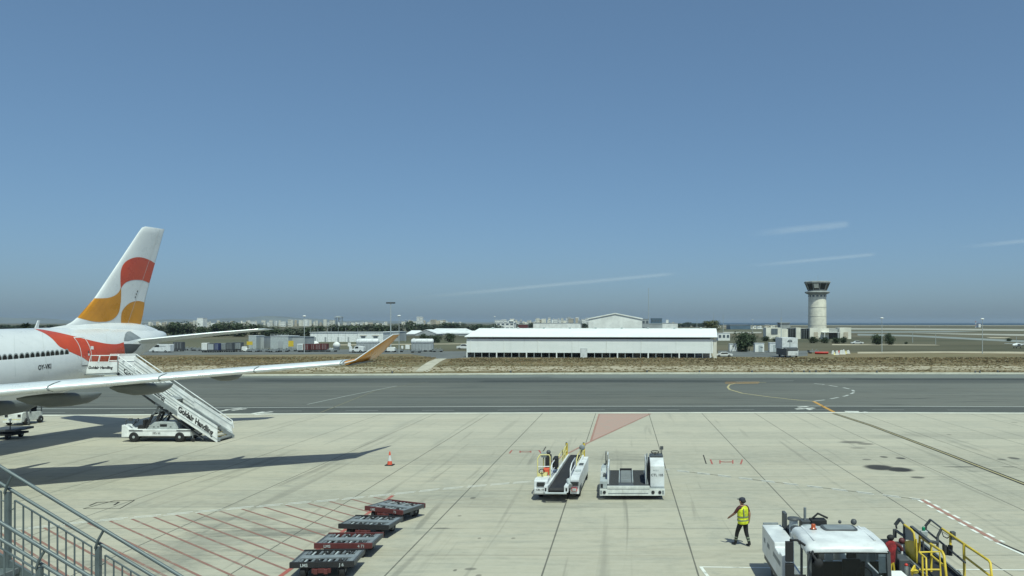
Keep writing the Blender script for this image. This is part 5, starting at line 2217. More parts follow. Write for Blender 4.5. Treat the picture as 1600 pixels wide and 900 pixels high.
b.build('control_box', yl, bevel=.01)
b = MB()
c = Lp(1443, 833, 25.4)
b.box(c.x - .10, c.x + .11, c.y - .08, c.y + .08, c.z - .09, c.z + .08, 'litgrey')
b.bar(c + Vector((0, .02, -.6)), c + Vector((0, .02, -.08)), .03, 'dkgrey')
lb = b.build('beacon_box', yl, bevel=.02)
b = MB()
b.lathe([(.05, 0), (.05, .09), (.03, .12), (0, .125)], c + Vector((0, 0, .085)), 'green', 14)
b.build('beacon', lb)
# driver's side gear
b = MB()
c = Lp(1409, 846, 24.2)
b.bar(c + Vector((0, 0, -1.05)), c + Vector((0, 0, -.08)), .035, 'offwhite', 10)
b.ball(c + Vector((0, 0, .02)), .095, 'maroon', 12, 8)
b.build('beacon_post', yl)
b = MB()
c = Lp(1416, 887, 22.8)
b.lathe([(.06, -.24), (.065, -.2), (.065, .02), (.03, .07)], c, 'steel', 14)
b.lathe([(.035, .05), (.05, .06), (.05, .10), (.02, .12)], c, 'redpaint', 12)
b.bar(c + Vector((0, 0, .1)), c + Vector((.1, 0, .12)), .015, 'black', 6)
b.build('fire_extinguisher', yl)
b = MB()
c = Lp(1402, 870, 23.6)
b.box(c.x - .42, c.x + .05, c.y + .1, c.y + .7, c.z - .6, c.z + .35, 'black')
b.box(c.x + .02, c.x + .35, c.y - .1, c.y + .5, c.z - .7, c.z - .05, 'dkgrey')
b.box(c.x - .3, c.x + .1, c.y - .5, c.y + .1, c.z - .75, c.z - .45, 'black')
b.build('driver_console', yl, bevel=.04)
b = MB()
c = Lp(1407, 905, 21.6)
b.box(c.x - .35, c.x + .2, c.y - .1, c.y + .5, c.z - .3, c.z + .08, 'offwhite')
b.ball(Lp(1430, 893, 22.6), .10, 'yellow', 10, 6, (1, 1, .6))
b.beam(Lp(1424, 896, 22.6), Lp(1430, 886, 22.8), .05, .18, 'yellow')
b.build('step_plate', yl, bevel=.02)
M['jacketred'] = mk('red_cloth', (.26, .025, .03), .9, var=.3, scale=8)
# red jacket over the console with a yellow strap
c = at(1392, 858, 23.3)
b = MB()
secs = []
for z, a, d_ in ((-.40, .10, .05), (-.25, .13, .07), (-.05, .15, .08), (.10, .17, .08), (.20, .13, .07), (.25, .06, .05)):
    secs.append([Vector((a * math.cos(q) * (1 + .12 * math.sin(3 * q + z * 9)), d_ * math.sin(q) * (1 + .2 * math.cos(4 * q + z * 14)), z)) for q in [2 * PI * k / 24 for k in range(24)]])
b.loft(secs, 'jacketred')
b.tube([(.10, 0, .18), (.24, .02, .10), (.32, .05, .02), (.34, .06, -.06)], .05, 'maroon', 8)
b.tube([(-.10, 0, .18), (-.17, .02, 0), (-.18, .03, -.2)], .05, 'jacketred', 8)
jk = b.build('jacket')
jk.location = c
tag(jk, 'red jacket hung over the black driver console between fuel truck and yellow railed loader', 'jacket')
b = MB()
b.ball((0, .03, .33), .11, 'black', 12, 8, (1, .9, .8))
b.build('hood', jk)
b = MB()
b.tube([(.02, -.02, -.38), (-.01, -.03, -.55), (.03, -.03, -.75), (.09, -.03, -.6), (.06, -.02, -.38)], .03, 'yellow', 8)
b.build('strap', jk)

# ================================================================ steel staircase of the terminal
s0 = Vector((-6.2, 9.6, apz(9.6)))
stc = thing('steel_staircase', 'grey steel outdoor staircase with tubular handrails and thin balusters at lower left', 'staircase', s0)
KS = .607
YF, YN = 10.0, 9.2
XA, XZ = -10.6, .55


def zB(x):          # top rail level, far side
    return 5.992 - KS * (x + 7.792)


def zD(x):          # top rail level, near side
    return 5.512 - KS * (x + 7.169)


def wl_(x, y, z):
    return Vector((x, y, z)) - s0


for y, zf, za in ((YF, zB, .248), (YN, zD, .236)):
    b = MB()
    b.bar(wl_(XA, y, zf(XA)), wl_(XZ, y, zf(XZ)), .020, 'galv', 12)
    b.build('top_rail', stc)
    b = MB()
    b.bar(wl_(XA, y - .06, zf(XA) + za), wl_(XZ, y - .06, zf(XZ) + za), .022, 'galv', 12)
    hr = b.build('handrail', stc)
    x = (-7.792 + 145 / F * YF + .07) if y == YF else (-7.169 + 62 / F * YN)
    x -= 1.13 * 3
    while x < XZ - .2:
        if x > XA:
            k = MB()
            k.tube([wl_(x + .10, y - .06, zf(x + .10) + za - .02), wl_(x + .03, y - .05, zf(x) + .05), wl_(x - .02, y - .03, zf(x) - .06)], .016, 'galv', 8)
            k.build('bracket', hr)
            k = MB()
            k.box(x - .028 - s0.x, x + .028 - s0.x, y - .03 - s0.y, y + .03 - s0.y, zf(x) - 1.08 - s0.z, zf(x) - .05 - s0.z, 'galv')
            k.build('post', stc, bevel=.004)
        # panel of balusters up to the next post
        xa, xb = x + .085, x + 1.13 - .085
        if xb < XZ and xa > XA:
            dz = .10
            k = MB()
            k.beam(wl_(xa, y, zf(xa) - dz), wl_(xb, y, zf(xb) - dz), .012, .022, 'galv', (0, 1, 0))
            k.beam(wl_(xa, y, zf(xa) - .80), wl_(xb, y, zf(xb) - .80), .012, .022, 'galv', (0, 1, 0))
            for xx, sg in ((xa, -1), (xb, 1)):
                for q in (.20, .68):
                    k.bar(wl_(xx, y, zf(xx) - q), wl_(xx + sg * .07, y, zf(xx) - q - .03), .008, 'galv', 6)
            pf = k.build('panel_frame', stc)
            n = 9
            for i in range(n + 1):
                xx = xa + (xb - xa) * i / n
                k = MB()
                k.box(xx - .008 - s0.x, xx + .008 - s0.x, y - .006 - s0.y, y + .006 - s0.y, zf(xx) - .80 - s0.z, zf(xx) - dz - s0.z, 'galv')
                k.build('baluster', pf)
        x += 1.13
    b = MB()
    b.add([wl_(XA, y + o, zf(XA) - e) for o in (-.02, .02) for e in (.88, 1.16)] + [wl_(XZ, y + o, zf(XZ) - e) for o in (-.02, .02) for e in (.88, 1.16)],
          [(0, 1, 5, 4), (2, 6, 7, 3), (0, 4, 6, 2), (1, 3, 7, 5), (0, 2, 3, 1), (4, 5, 7, 6)], 'galv')
    b.build('stringer', stc)
n = 40
for i in range(n):
    x = XA + (XZ - XA) * (i + .5) / n
    b = MB()
    zt = (zB(x) - .98) - s0.z
    b.box(x - .14 - s0.x, x + .14 - s0.x, YN + .03 - s0.y, YF - .03 - s0.y, zt - .035, zt, 'galv')
    b.box(x + .115 - s0.x, x + .145 - s0.x, YN + .03 - s0.y, YF - .03 - s0.y, zt - .06, zt + .004, 'steel')
    b.build('tread', stc)
# ================================================================ beyond the taxiway
def fp(x, y, up=0.0):
    """ground point of the flat land at a surveyed base"""
    p = gnd(x, y)
    p.z = ZF if p.y < 232 else LZ
    return p


def mpp(y):
    return (H - ZF) / (y - CY)         # metres per survey pixel at a base on that row


# ---------------------------------------------- long white cargo shed
Lc, Rc = gnd(729, 558.4), gnd(1118, 560)
dv = Rc - Lc
LEN = math.hypot(dv.x, dv.y)
shed = thing('cargo_shed', 'long white open-sided shed with low pitched roof and dark gap along its foot', 'shed', (Lc.x, Lc.y, ZF), math.atan2(dv.y, dv.x))
M['clad'] = None
m, nt, bs = new_mat('corrugated_white')
c = coords(nt, 'Object')
X, Y, Z = sep(nt, c)
rib = ((X / .33).fract() - .5).abs() * 2
n1 = noise(nt, mapping(nt, c, (.12, .3, .5)), 1.0, 4, .6)
n2 = noise(nt, mapping(nt, c, (1.2, .3, .08), (5, 0, 0)), 1.0, 4, .6)
col = mixc(nt, n1.step(.3, .7), (.80, .82, .80), (.86, .87, .85))
col = mixc(nt, n2.step(.5, .8, 0, .22), col, (.46, .47, .45))
seam = ((X / 7.6).fract() - .5).abs().gt(.495)
col = mixc(nt, seam * .12, col, (.45, .46, .46))
nt.links.new(col.k, bs.inputs['Base Color'])
bs.inputs['Roughness'].default_value = .55
bump(nt, bs, rib, .15, .02)
M['clad'] = m
b = MB()
b.box(0, LEN - .6, 0, .10, 1.26, 4.66, 'clad')
b.box(0, LEN - .6, -.03, .13, 1.22, 1.29, 'litgrey')
wall = b.build('wall', shed)
b = MB()
b.box(0, LEN - .8, 26, 26.1, 0, 4.9, 'midgrey')
b.box(-.05, .05, .3, 26, .0, 5.0, 'clad')
b.build('wall', shed)
b = MB()
ov = .5
rz0, rz1, yr = 5.12, 7.05, 13.0
for (ya, za), (yb, zb) in (((-ov, rz0), (yr, rz1)), ((yr, rz1), (26 + ov, rz0))):
    b.add([(-.4, ya, za), (LEN + .5, ya, za), (LEN + .5, yb, zb), (-.4, yb, zb), (-.4, ya, za + .14), (LEN + .5, ya, za + .14), (LEN + .5, yb, zb + .14), (-.4, yb, zb + .14)],
          [(3, 2, 1, 0), (4, 5, 6, 7), (0, 1, 5, 4), (1, 2, 6, 5), (2, 3, 7, 6), (3, 0, 4, 7)], 'clad')
b.box(-.4, LEN + .5, 12.7, 13.3, 7.16, 7.26, 'white')
rf = b.build('roof', shed)
for i in range(9):
    b = MB()
    x = 3.5 + i * 6.9
    b.box(x - .25, x + .25, 12.2, 12.5, 7.05, 7.5, 'litgrey')
    b.build('roof_vent', rf)
for i in range(8):
    b = MB()
    x = 1.0 + i * 8.6
    b.bar((x, -.10, 1.3), (x, -.10, 4.6), .04, 'offwhite', 6)
    b.build('downpipe', shed)
b = MB()
b.add([(LEN + .3, -.3, 5.1), (LEN + .3, 26.3, 5.1), (LEN + .3, 13, 6.95), (LEN + .2, -.3, 5.1), (LEN + .2, 26.3, 5.1), (LEN + .2, 13, 6.95)], [(0, 1, 2), (5, 4, 3), (0, 3, 4, 1), (1, 4, 5, 2), (2, 5, 3, 0)], 'clad')
b.build('gable', shed)
b = MB()
b.box(.2, LEN - .6, .2, 25.9, .02, .05, 'concgrey')
b.build('floor', shed)
n = int(LEN / 1.9)
for i in range(n + 1):
    x = .12 + i * 1.9
    if 28.4 < x < 31.2:
        continue
    b = MB()
    w = .13 if i % 4 else .30
    b.box(x - w / 2, x + w / 2, -.03 - w * .3, .06, 0, 1.25, 'offwhite' if i % 4 == 0 else 'litgrey')
    b.build('post', shed)
for x in (LEN - .3, LEN + .1):
    for y in (.2, 13, 25.8):
        b = MB()
        b.box(x - .2, x + .2, y - .15, y + .25, 0, 5.15 if y != 13 else 6.9, 'cream')
        b.build('post', shed)
b = MB()
dx = (910 - 729) / (1118 - 729) * LEN
b.box(dx, dx + 1.6, -.10, -.0, .05, 2.3, 'white')
b.box(dx - .06, dx + 1.66, -.06, .0, 0, 2.36, 'litgrey')
b.build('door', shed)
b = MB()
for i in range(14):
    x = 3 + i * 4.3
    b.box(x, x + rnd.uniform(1.2, 2.6), 6 + rnd.uniform(0, 6), 10 + rnd.uniform(0, 6), .05, rnd.uniform(.7, 1.9), rnd.choice(['beige', 'midgrey', 'greywall', 'dkgrey']))
o = b.build('stored_goods', shed)
o['kind'] = 'stuff'

# ---------------------------------------------- generic house
def house(name, label, cat, x0, x1, ytop, ybase, wallmat, depth=None, roof=None, roofmat='litgrey', win=0, group=None, rz=0.0, parts=True, pitch=.25, hide_base=False, Y=None):
    """building from its survey outline: front x0..x1, wall top, base row"""
    if Y is None:
        p = fp((x0 + x1) / 2, ybase)
        Y = p.y
    k = Y / F
    zb = ZF if Y < 232 else LZ
    w = (x1 - x0) * k
    h = H - (ytop - CY) * k - zb
    d = depth or w * .7
    cxw = ((x0 + x1) / 2 - CX) * k
    loc = (cxw, Y, zb)
    if parts:
        t = thing(name, label, cat, loc, rz, group)
    b = MB()
    hr = h if roof != 'gable' else h * (1 - pitch)
    hr = hr if roof != 'ridge' else h * (1 - pitch)
    b.box(-w / 2, w / 2, 0, d, 0, hr, wallmat)
    if roof == 'gable':
        b.add([(-w / 2, 0, hr), (w / 2, 0, hr), (0, 0, h), (-w / 2, d, hr), (w / 2, d, hr), (0, d, h)], [(0, 1, 2), (5, 4, 3)], wallmat)
    if parts:
        b.build('wall', t)
        b = MB()
    if roof == 'gable':
        e = w * .015
        for s in (-1, 1):
            b.add([(s * (w / 2 + e), -e, hr - e * .5), (0, -e, h), (0, d + e, h), (s * (w / 2 + e), d + e, hr - e * .5), (s * (w / 2 + e), -e, hr + e), (0, -e, h + e * 1.3), (0, d + e, h + e * 1.3), (s * (w / 2 + e), d + e, hr + e)],
                  [(0, 1, 2, 3), (7, 6, 5, 4), (0, 4, 5, 1), (1, 5, 6, 2), (2, 6, 7, 3), (3, 7, 4, 0)], roofmat)
    elif roof == 'ridge':
        e = .35
        b.add([(-w / 2 - e, -e, hr), (w / 2 + e, -e, hr), (w / 2 + e, d + e, hr), (-w / 2 - e, d + e, hr), (-w / 2 + w * .12, d / 2, h), (w / 2 - w * .12, d / 2, h)], [(0, 1, 5, 4), (1, 2, 5), (2, 3, 4, 5), (3, 0, 4), (3, 2, 1, 0)], roofmat)
    else:
        e = min(.3, w * .02)
        b.box(-w / 2 - e, w / 2 + e, -e, d + e, h + .002, h + max(.15, h * .03), roofmat)
    if parts:
        b.build('roof', t)
    if win:
        fl = max(1, int(round(hr / 3.4)))
        nw = win
        for f_ in range(fl):
            for i in range(nw):
                x = -w / 2 + w * (i + .5) / nw
                ww = w / nw * .30
                z = hr * (f_ + .42) / fl
                if parts:
                    b = MB()
                b.box(x - ww, x + ww, -.12, -.004, z, z + hr / fl * .38, 'winband')
                if parts:
                    b.build('window', t)
    if parts:
        return t
    o = b.build(name, loc=None)
    o.location = loc
    o.rotation_euler = (0, 0, rz)
    tag(o, label, cat, group)
    return o


# big gabled hangar gable behind the shed
house('hangar', 'tall off-white gabled hangar rising behind the long white shed', 'hangar', 919.5, 1003, 490.5, 529, 'offwhite', 30, 'gable', 'offwhite', 0, pitch=.17, Y=330)
house('office_block', 'grey blocky building touching the right side of the gabled hangar', 'building', 1003, 1014, 499, 520, 'greywall', 14, None, 'midgrey', 2, Y=420)
house('office_block', 'small pale building with dark base right of the gabled hangar', 'building', 1014, 1035, 506, 520, 'greywall', 14, None, 'litgrey', 0, Y=430)
house('glass_building', 'dark blue glass-clad building above the shed roof right of the hangar', 'building', 1018, 1034.5, 498, 515, 'bluewall', 20, None, 'bluewall', 4, Y=640)
house('warehouse', 'low white warehouse beyond the right part of the shed roof', 'warehouse', 1033, 1059, 505, 515, 'offwhite', 25, None, 'white', 0, Y=700)
house('shed_house', 'small white hut just above the low white warehouse roof', 'hut', 1040.5, 1044.5, 500, 510, 'offwhite', 6, None, 'white', 0, Y=900)

# ---------------------------------------------- control tower
tp = Vector(((1277 - CX) / F * 463, 463, LZ))
tower = thing('control_tower', 'pale round concrete control tower with flared glazed cab on top', 'tower', tp)
b = MB()
b.lathe([(5.25, 0), (5.2, 6), (5.12, 18), (5.05, 24.6)], (0, 0, 0), 'conc', 40)
sh = b.build('shaft', tower)
b = MB()
for z in (7.2, 12.4, 17.6):
    b.lathe([(5.25, z), (5.26, z + .12), (5.25, z + .24)], (0, 0, 0), 'ringconc', 40)
b.build('joint_ring', sh)
b = MB()
b.lathe([(5.0, 24.55), (5.15, 25.1), (6.6, 25.7), (7.15, 26.1), (7.0, 26.6), (5.6, 26.95), (5.2, 27.0)], (0, 0, 0), 'concgrey', 40)
b.build('gallery', tower)
b = MB()
for k in range(14):
    a = 2 * PI * k / 14
    c_, s_ = math.cos(a), math.sin(a)
    X4 = Matrix.Rotation(a, 4, 'Z')
    b.box(5.0, 5.18, -.62, .62, 23.7, 24.5, 'winband', X4)
b.build('window_strip', tower)
n = 10
def ring_(r, z): return [Vector((r * math.cos(2 * PI * (k + .5) / n), r * math.sin(2 * PI * (k + .5) / n), z)) for k in range(n)]
b = MB()
b.loft([ring_(5.2, 26.9), ring_(5.5, 27.6)], 'concgrey', smooth=False)
b.loft([ring_(6.95, 31.2), ring_(7.45, 31.7), ring_(7.5, 32.3), ring_(7.2, 32.6)], 'concgrey', smooth=False)
cb = b.build('cab_roof', tower)
b = MB()
b.loft([ring_(5.4, 27.6), ring_(6.85, 31.25)], 'glass', smooth=False, cap=False)
cg = b.build('cab_glazing', tower)
for k in range(n):
    p, q = ring_(5.45, 27.6)[k], ring_(6.92, 31.25)[k]
    b = MB()
    b.bar(p, q, .16, 'concgrey', 6)
    b.build('mullion', cg)
b = MB()
p, q = ring_(5.46, 28.0), ring_(6.9, 31.0)
k0 = 6
b.add([p[k0].lerp(p[k0 + 1], u) + Vector((0, -.05, 0)) for u in (.15, .85)] + [q[k0].lerp(q[k0 + 1], u) + Vector((0, -.05, 0)) for u in (.8, .1)], [(0, 1, 2, 3)], 'cream')
b.build('blind', cg)
b = MB()
b.bar((.4, 0, 32.5), (.4, 0, 36.5), .07, 'litgrey', 6)
b.bar((-2, 1, 32.5), (-2, 1, 34), .06, 'litgrey', 6)
b.build('aerial', tower)
# low buildings at the tower's foot
tb = thing('terminal_annex', 'low white building with dark glass bays at the foot of the control tower', 'building', ((1262 - CX) / F * 430, 430, LZ))
k = 430 / F
def tx_(x): return (x - 1262) * k
def tz_(y): return H - (y - CY) * k - LZ
b = MB()
for x0, x1, yt, yb_ in ((1197, 1222, 512, 531), (1244, 1251, 512, 531), (1265.5, 1283, 512.5, 533), (1283, 1295, 513, 520), (1312.5, 1330, 512, 534), (1222, 1231, 514, 531)):
    b.box(tx_(x0), tx_(x1), 0, 9, 0, tz_(yt), 'cream')
b.box(tx_(1231), tx_(1312), 3.2, 12, 0, tz_(514), 'concgrey')
b.build('wall', tb)
for x0, x1, yt, yb_, mt in ((1231, 1244, 513, 531, 'glass'), (1251, 1265.5, 513.5, 531, 'glass'), (1283.5, 1311, 520.5, 531, 'glass'), (1205, 1215, 513.5, 522, 'winband')):
    b = MB()
    yy = 3.1 if mt == 'glass' else -.1
    b.box(tx_(x0), tx_(x1), yy - .1, yy, tz_(yb_), tz_(yt), mt)
    g = b.build('window', tb)
    for i in range(1, 4):
        x = tx_(x0) + (tx_(x1) - tx_(x0)) * i / 4
        b = MB()
        b.box(x - .08, x + .08, yy - .16, yy - .1, tz_(yb_), tz_(yt), 'midgrey')
        b.build('mullion', g)
for x0, x1 in ((1271.5, 1278), (1318, 1325)):
    b = MB()
    b.box(tx_(x0), tx_(x1), -.12, 0, tz_(531), tz_(519), 'beige')
    b.build('shutter', tb)
b = MB()
b.box(tx_(1283), tx_(1310), -3, 3, tz_(519.5), tz_(518.7), 'offwhite')
for x in (1286, 1308):
    b.box(tx_(x), tx_(x + .8), -3, -2.7, 0, tz_(519.5), 'offwhite')
b.build('canopy', tb)
b = MB()
b.box(tx_(1226), tx_(1241), 12, 20, 0, tz_(505), 'concgrey')
b.box(tx_(1225), tx_(1242), 11.5, 20.5, tz_(505), tz_(504), 'concgrey')
b.build('rear_block', tb)
house('low_house', 'long low white house between shed and tower', 'building', 1122, 1140.5, 521, 532, 'offwhite', 9, None, 'white', 3)
house('far_hangar', 'dark fronted far hangar with pale flat roof left of the tower', 'hangar', 1141, 1173, 508, 514.5, 'bluewall', 40, None, 'beige', 0)
house('radar_hut', 'small white-sided hut with red roof far right near the sea', 'hut', 1529, 1532.5, 506.3, 511.5, 'offwhite', 10, None, 'redpaint', 0)

# ---------------------------------------------- left mid-ground buildings
house('substation', 'small grey substation cabin with flat roof left of the wider grey one', 'cabin', 388.5, 400.5, 525, 545, 'litgrey', 6, None, 'white', 0)
house('store_room', 'plain darker grey annex attached right of the small substation cabin', 'cabin', 400.8, 412.5, 526.5, 544.5, 'greywall', 6, None, 'midgrey', 0)
t = house('equipment_building', 'wide pale grey equipment building with roof railing and yellow sign', 'building', 422.5, 450.5, 525.5, 545, 'litgrey', 9, None, 'white', 0)
k = fp(436, 545).y / F
b = MB()
for z in (5.6, 6.2):
    b.bar((-14 * k, .2, z * 1.0 - 1.3), (14 * k, .2, z - 1.3), .05, 'litgrey', 6)
for i in range(6):
    x = (-14 + i * 5.6) * k
    b.bar((x, .2, 3.9), (x, .2, 4.95), .05, 'litgrey', 6)
b.build('roof_railing', t)
b = MB()
b.box(-2.0 * k, 5.5 * k, -.1, -.005, .3, 2.6, 'greywall')
b.build('door', t)
house('equipment_annex', 'dark grey windowless annex right of the pale equipment building', 'building', 451, 475, 527, 544.5, 'greywall', 9, None, 'midgrey', 0)
for i, (x0, x1, y0, y1, lb_) in enumerate(((385.5, 394.5, 533.5, 539, 'yellow notice board in front of the small substation cabin'), (450.5, 458.5, 532.5, 541.5, 'larger yellow notice board beside the wide grey equipment building'))):
    Y = 246
    k = Y / F
    c = at((x0 + x1) / 2, y1, Y)
    t = thing('notice_board', lb_, 'sign', (c.x, Y, LZ))
    b = MB()
    w = (x1 - x0) * k / 2
    b.box(-w, w, 0, .1, c.z - LZ, c.z - LZ + (y1 - y0) * k, 'yellow')
    b.build('board', t)
    for s in (-.8, .8):
        b = MB()
        b.bar((w * s, .05, 0), (w * s, .05, c.z - LZ), .05, 'midgrey', 6)
        b.build('post', t)
t = house('white_store', 'long low white store with flat parapet behind the cargo dollies', 'building', 484.5, 558, 519.5, 534, 'stairwhite', 14, None, 'white', 0)
k = fp(521, 534).y / F
for i, x in enumerate((-30, -14, 6, 22)):
    b = MB()
    b.box(x * k, (x + 2.6) * k, -.1, -.005, 0, 2.2, 'greywall')
    b.build('door', t)
t = house('white_store', 'white store with two dark windows right of the long parapet one', 'building', 558.5, 598.5, 519.5, 534.5, 'stairwhite', 14, None, 'white', 0)
k = fp(578, 534).y / F
for x in (-11, 8):
    b = MB()
    b.box((x - 3) * k, (x + 3.5) * k, -.14, -.005, 4.3 * k * 1.6, 8.4 * k * 1.15, 'winband')
    b.build('window', t)
    b = MB()
    b.box((x - 5) * k, (x + 5.5) * k, -.18, -.14, 8.5 * k * 1.15, 9.2 * k * 1.15, 'beige')
    b.build('lintel', t)
house('grey_store', 'grey store building behind the orange winglet tip', 'building', 599, 622.5, 518.5, 533, 'greywall', 14, None, 'white', 5)
M['roofwhite'] = mk('white_sheet_roof', (.74, .75, .74), .5, dirt=.15, scale=.1)
house('white_roofed_shed', 'low shed with pale green gable and white roof, left of the cluster of white roofs', 'shed', 633, 652, 516.5, 524, 'greywall', 26, 'ridge', 'roofwhite', 0, pitch=.75)
house('white_roofed_shed', 'gable-ended white roofed shed in the middle of the white roof cluster', 'shed', 649, 683, 515.5, 524.5, 'greywall', 16, 'gable', 'roofwhite', 0, pitch=.72)
house('white_roofed_shed', 'largest white hipped roof shed behind the middle gable', 'shed', 662, 726, 513.5, 523.5, 'greywall', 46, 'ridge', 'roofwhite', 0, pitch=.75)
house('white_roofed_shed', 'low white roofed shed peeking out left of the long cargo shed', 'shed', 717, 748, 517, 524.5, 'greywall', 18, 'ridge', 'roofwhite', 0, pitch=.55)

# ---------------------------------------------- vehicles and stores on the far service road
def van_parts(t, L, w, h, mat):
    b = MB()
    pf = [(-L / 2, .35), (L / 2, .35), (L / 2, h * .95), (L / 2 - .1, h), (-L * .16, h), (-L * .30, h * .66), (-L / 2 + .1, h * .52)]
    b.prism(pf, -w / 2, w / 2, mat, 'y')
    b.build('body', t, bevel=.08)
    b = MB()
    b.prism([(-L * .275, h * .66), (-L * .02, h * .66), (-L * .02, h * .92), (-L * .15, h * .92)], -w / 2 - .02, w / 2 + .02, 'glass', 'y')
    b.build('window', t)
    for x in (-L * .31, L * .28):
        for y in (-w / 2 + .1, w / 2 - .1):
            wheel(t, (x, y, .36), .36, .24, axis='y')


p = fp(252.5, 550.5)
t = thing('panel_van', 'white panel van with roof rack on the far service road', 'van', p)
van_parts(t, 6.2, 2.1, 2.45, 'white')
b = MB()
b.box(-.6, 2.6, -.8, .8, 2.56, 2.62, 'dkgrey')
b.box(-3.3, -1.0, .2, .6, 2.5, 2.62, 'white')
b.build('roof_rack', t)
b = MB()
for i in range(9):
    b.box(-.6 + i * .27, -.42 + i * .27, -1.07, -1.055, 1.75, 1.97, 'midgrey')
b.build('lettering', t)


def far_car(x, y, L, h, mat, name, label, cat):
    p = fp(x, y)
    t = thing(name, label, cat, p)
    b = MB()
    b.prism([(-L / 2, .3), (L / 2, .3), (L / 2, h * .62), (L * .30, h * .66), (L * .16, h), (-L * .14, h), (-L * .26, h * .64), (-L / 2, h * .58)], -.85, .85, mat, 'y')
    b.build('body', t, bevel=.06)
    b = MB()
    b.prism([(L * .27, h * .66), (L * .14, h * .95), (-L * .12, h * .95), (-L * .22, h * .66)], -.87, .87, 'glass', 'y')
    b.build('window', t)
    for xx in (-L * .3, L * .3):
        for yy in (-.75, .75):
            wheel(t, (xx, yy, .32), .32, .2, axis='y')


far_car(233, 546.5, 4.4, 1.5, 'dkgrey', 'parked_car', 'dark parked car half hidden behind the white panel van', 'car')
far_car(725, 545.5, 4.6, 1.75, 'white', 'pickup', 'white pickup half hidden by the left end of the long shed', 'pickup')
far_car(1131, 557.5, 4.3, 1.2, 'white', 'parked_car', 'low white car by the right end of the long shed', 'car')
far_car(1339, 537.5, 5.0, 1.3, 'white', 'parked_car', 'tiny white car in the field right of the tower annex', 'car')


def crate(x0, x1, y0, y1, mat, label, trim=None):
    """closed baggage container on a low trailer"""
    p = fp((x0 + x1) / 2, y1)
    k = p.y / F
    w, h = (x1 - x0) * k, (y1 - y0) * k
    t = thing('cargo_container', label, 'container', p, 0, 'containers lined up on the far service road')
    b = MB()
    z0 = h * .26
    b.prism([(-w / 2, z0), (w / 2, z0), (w / 2, h), (-w / 2, h)], -.8, .8, mat, 'y')
    b.build('box', t, bevel=.04)
    b = MB()
    b.box(-w * .42, w * .42, -.83, -.80, z0 + .15, h * .92, trim or 'midgrey')
    for i in range(3):
        xx = -w * .3 + i * w * .3
        b.box(xx - .03, xx + .03, -.85, -.83, z0 + .15, h * .92, 'litgrey')
    b.build('curtain', t)
    b = MB()
    b.box(-w / 2, w / 2, -.75, .75, z0 * .55, z0 * .95, 'dkgrey')
    for xx in (-w * .32, w * .32):
        for yy in (-.6, .6):
            b.lathe([(.1, -.08), (.22, -.07), (.22, .07), (.1, .08)], (xx, yy, .22), 'black', 10, 'y')
    b.build('trailer', t)
    return t


M['navybox'] = mk('dark_blue_curtain', (.03, .04, .12), .7)
for a in ((272.5, 287, 534, 549, 'dkgrey', 'tall dark container standing alone right of the white van', 'dkgrey'),
          (317, 325.5, 535.5, 550.5, 'offwhite', 'white-fronted container at the left end of the grey container row', 'offwhite'),
          (326, 336.5, 536, 550.5, 'dkgrey', 'grey container between the white-fronted and dark blue ones', 'greywall'),
          (337, 343.5, 536, 550.5, 'navybox', 'dark blue curtained container in the grey container row', 'navybox'),
          (344, 354.5, 536, 550, 'midgrey', 'lighter grey container right of the dark blue one', 'midgrey'),
          (355, 365, 535, 550, 'dkgrey', 'dark grey container with pale top edge, second from the right end of its row', 'dkgrey'),
          (366, 379, 534.5, 549.5, 'dkgrey', 'broad dark grey container at the right end of the grey row', 'midgrey'),
          (466, 474.5, 537, 550, 'offwhite', 'white louvred container left of the maroon ones', 'litgrey'),
          (475.5, 483.5, 537, 550, 'maroon', 'narrow maroon container next to the white louvred one', 'maroon'),
          (484.5, 493.5, 537, 549.5, 'maroon', 'second maroon container counted from the white louvred one', 'maroon'),
          (494, 503, 536.5, 549.5, 'maroon', 'third maroon container counted from the white louvred one', 'maroon'),
          (503.5, 512.5, 536.5, 549.5, 'maroon', 'maroon container at the right end of the maroon row', 'maroon')):
    crate(*a)


# low empty trailers
b = MB()
b.box(-1.5, 1.5, -.8, .8, .45, .62, 'midgrey')
b.box(-1.5, -1.4, -.8, .8, .62, .95, 'dkgrey')
trm = b.build('deck')
b2 = MB()
for xx in (-1.0, 1.0):
    for yy in (-.65, .65):
        b2.lathe([(.1, -.08), (.24, -.07), (.24, .07), (.1, .08)], (xx, yy, .24), 'black', 10, 'y')
wh = b2.build('running_gear')
b3 = MB()
for i in range(7):
    x = -1.3 + i * .42
    b3.tube([(x, -.5, .62), (x + .1, -.2, .9 + .2 * (i % 3)), (x + .3, .2, .85), (x + .35, .5, .62)], .06, 'midgrey', 6)
ld = b3.build('load')
tr0 = thing('flat_trailer', 'low grey flat trailer loaded with hooped netting on the far service road', 'trailer', (0, 0, 0), 0, 'flat trailers on the far service road')
for o in (trm, wh, ld):
    o.parent = tr0
fl = [(296, 547.5), (308, 548), (396, 550), (412, 549.6), (428, 550.2), (443, 549.8), (456, 549)]
names_ = ['low grey flat trailer just right of the lone tall dark container', 'low grey flat trailer in the gap before the white-fronted container', 'netted flat trailer under the small substation cabin', 'netted flat trailer between the small and the wide grey cabins',
          'netted flat trailer in front of the left half of the wide equipment building', 'netted flat trailer below the larger yellow notice board', 'netted flat trailer nearest the white louvred container']
for i, (x, y) in enumerate(fl):
    if i == 0:
        tr0.location = fp(x, y)
        tr0['label'] = names_[0]
    else:
        copy_thing(tr0, fp(x, y), rnd.uniform(-.05, .05), names_[i])
p = fp(384, 549.5)
t = thing('baggage_tug', 'small pale tug at the right end of the grey container row', 'tug', p)
b = MB()
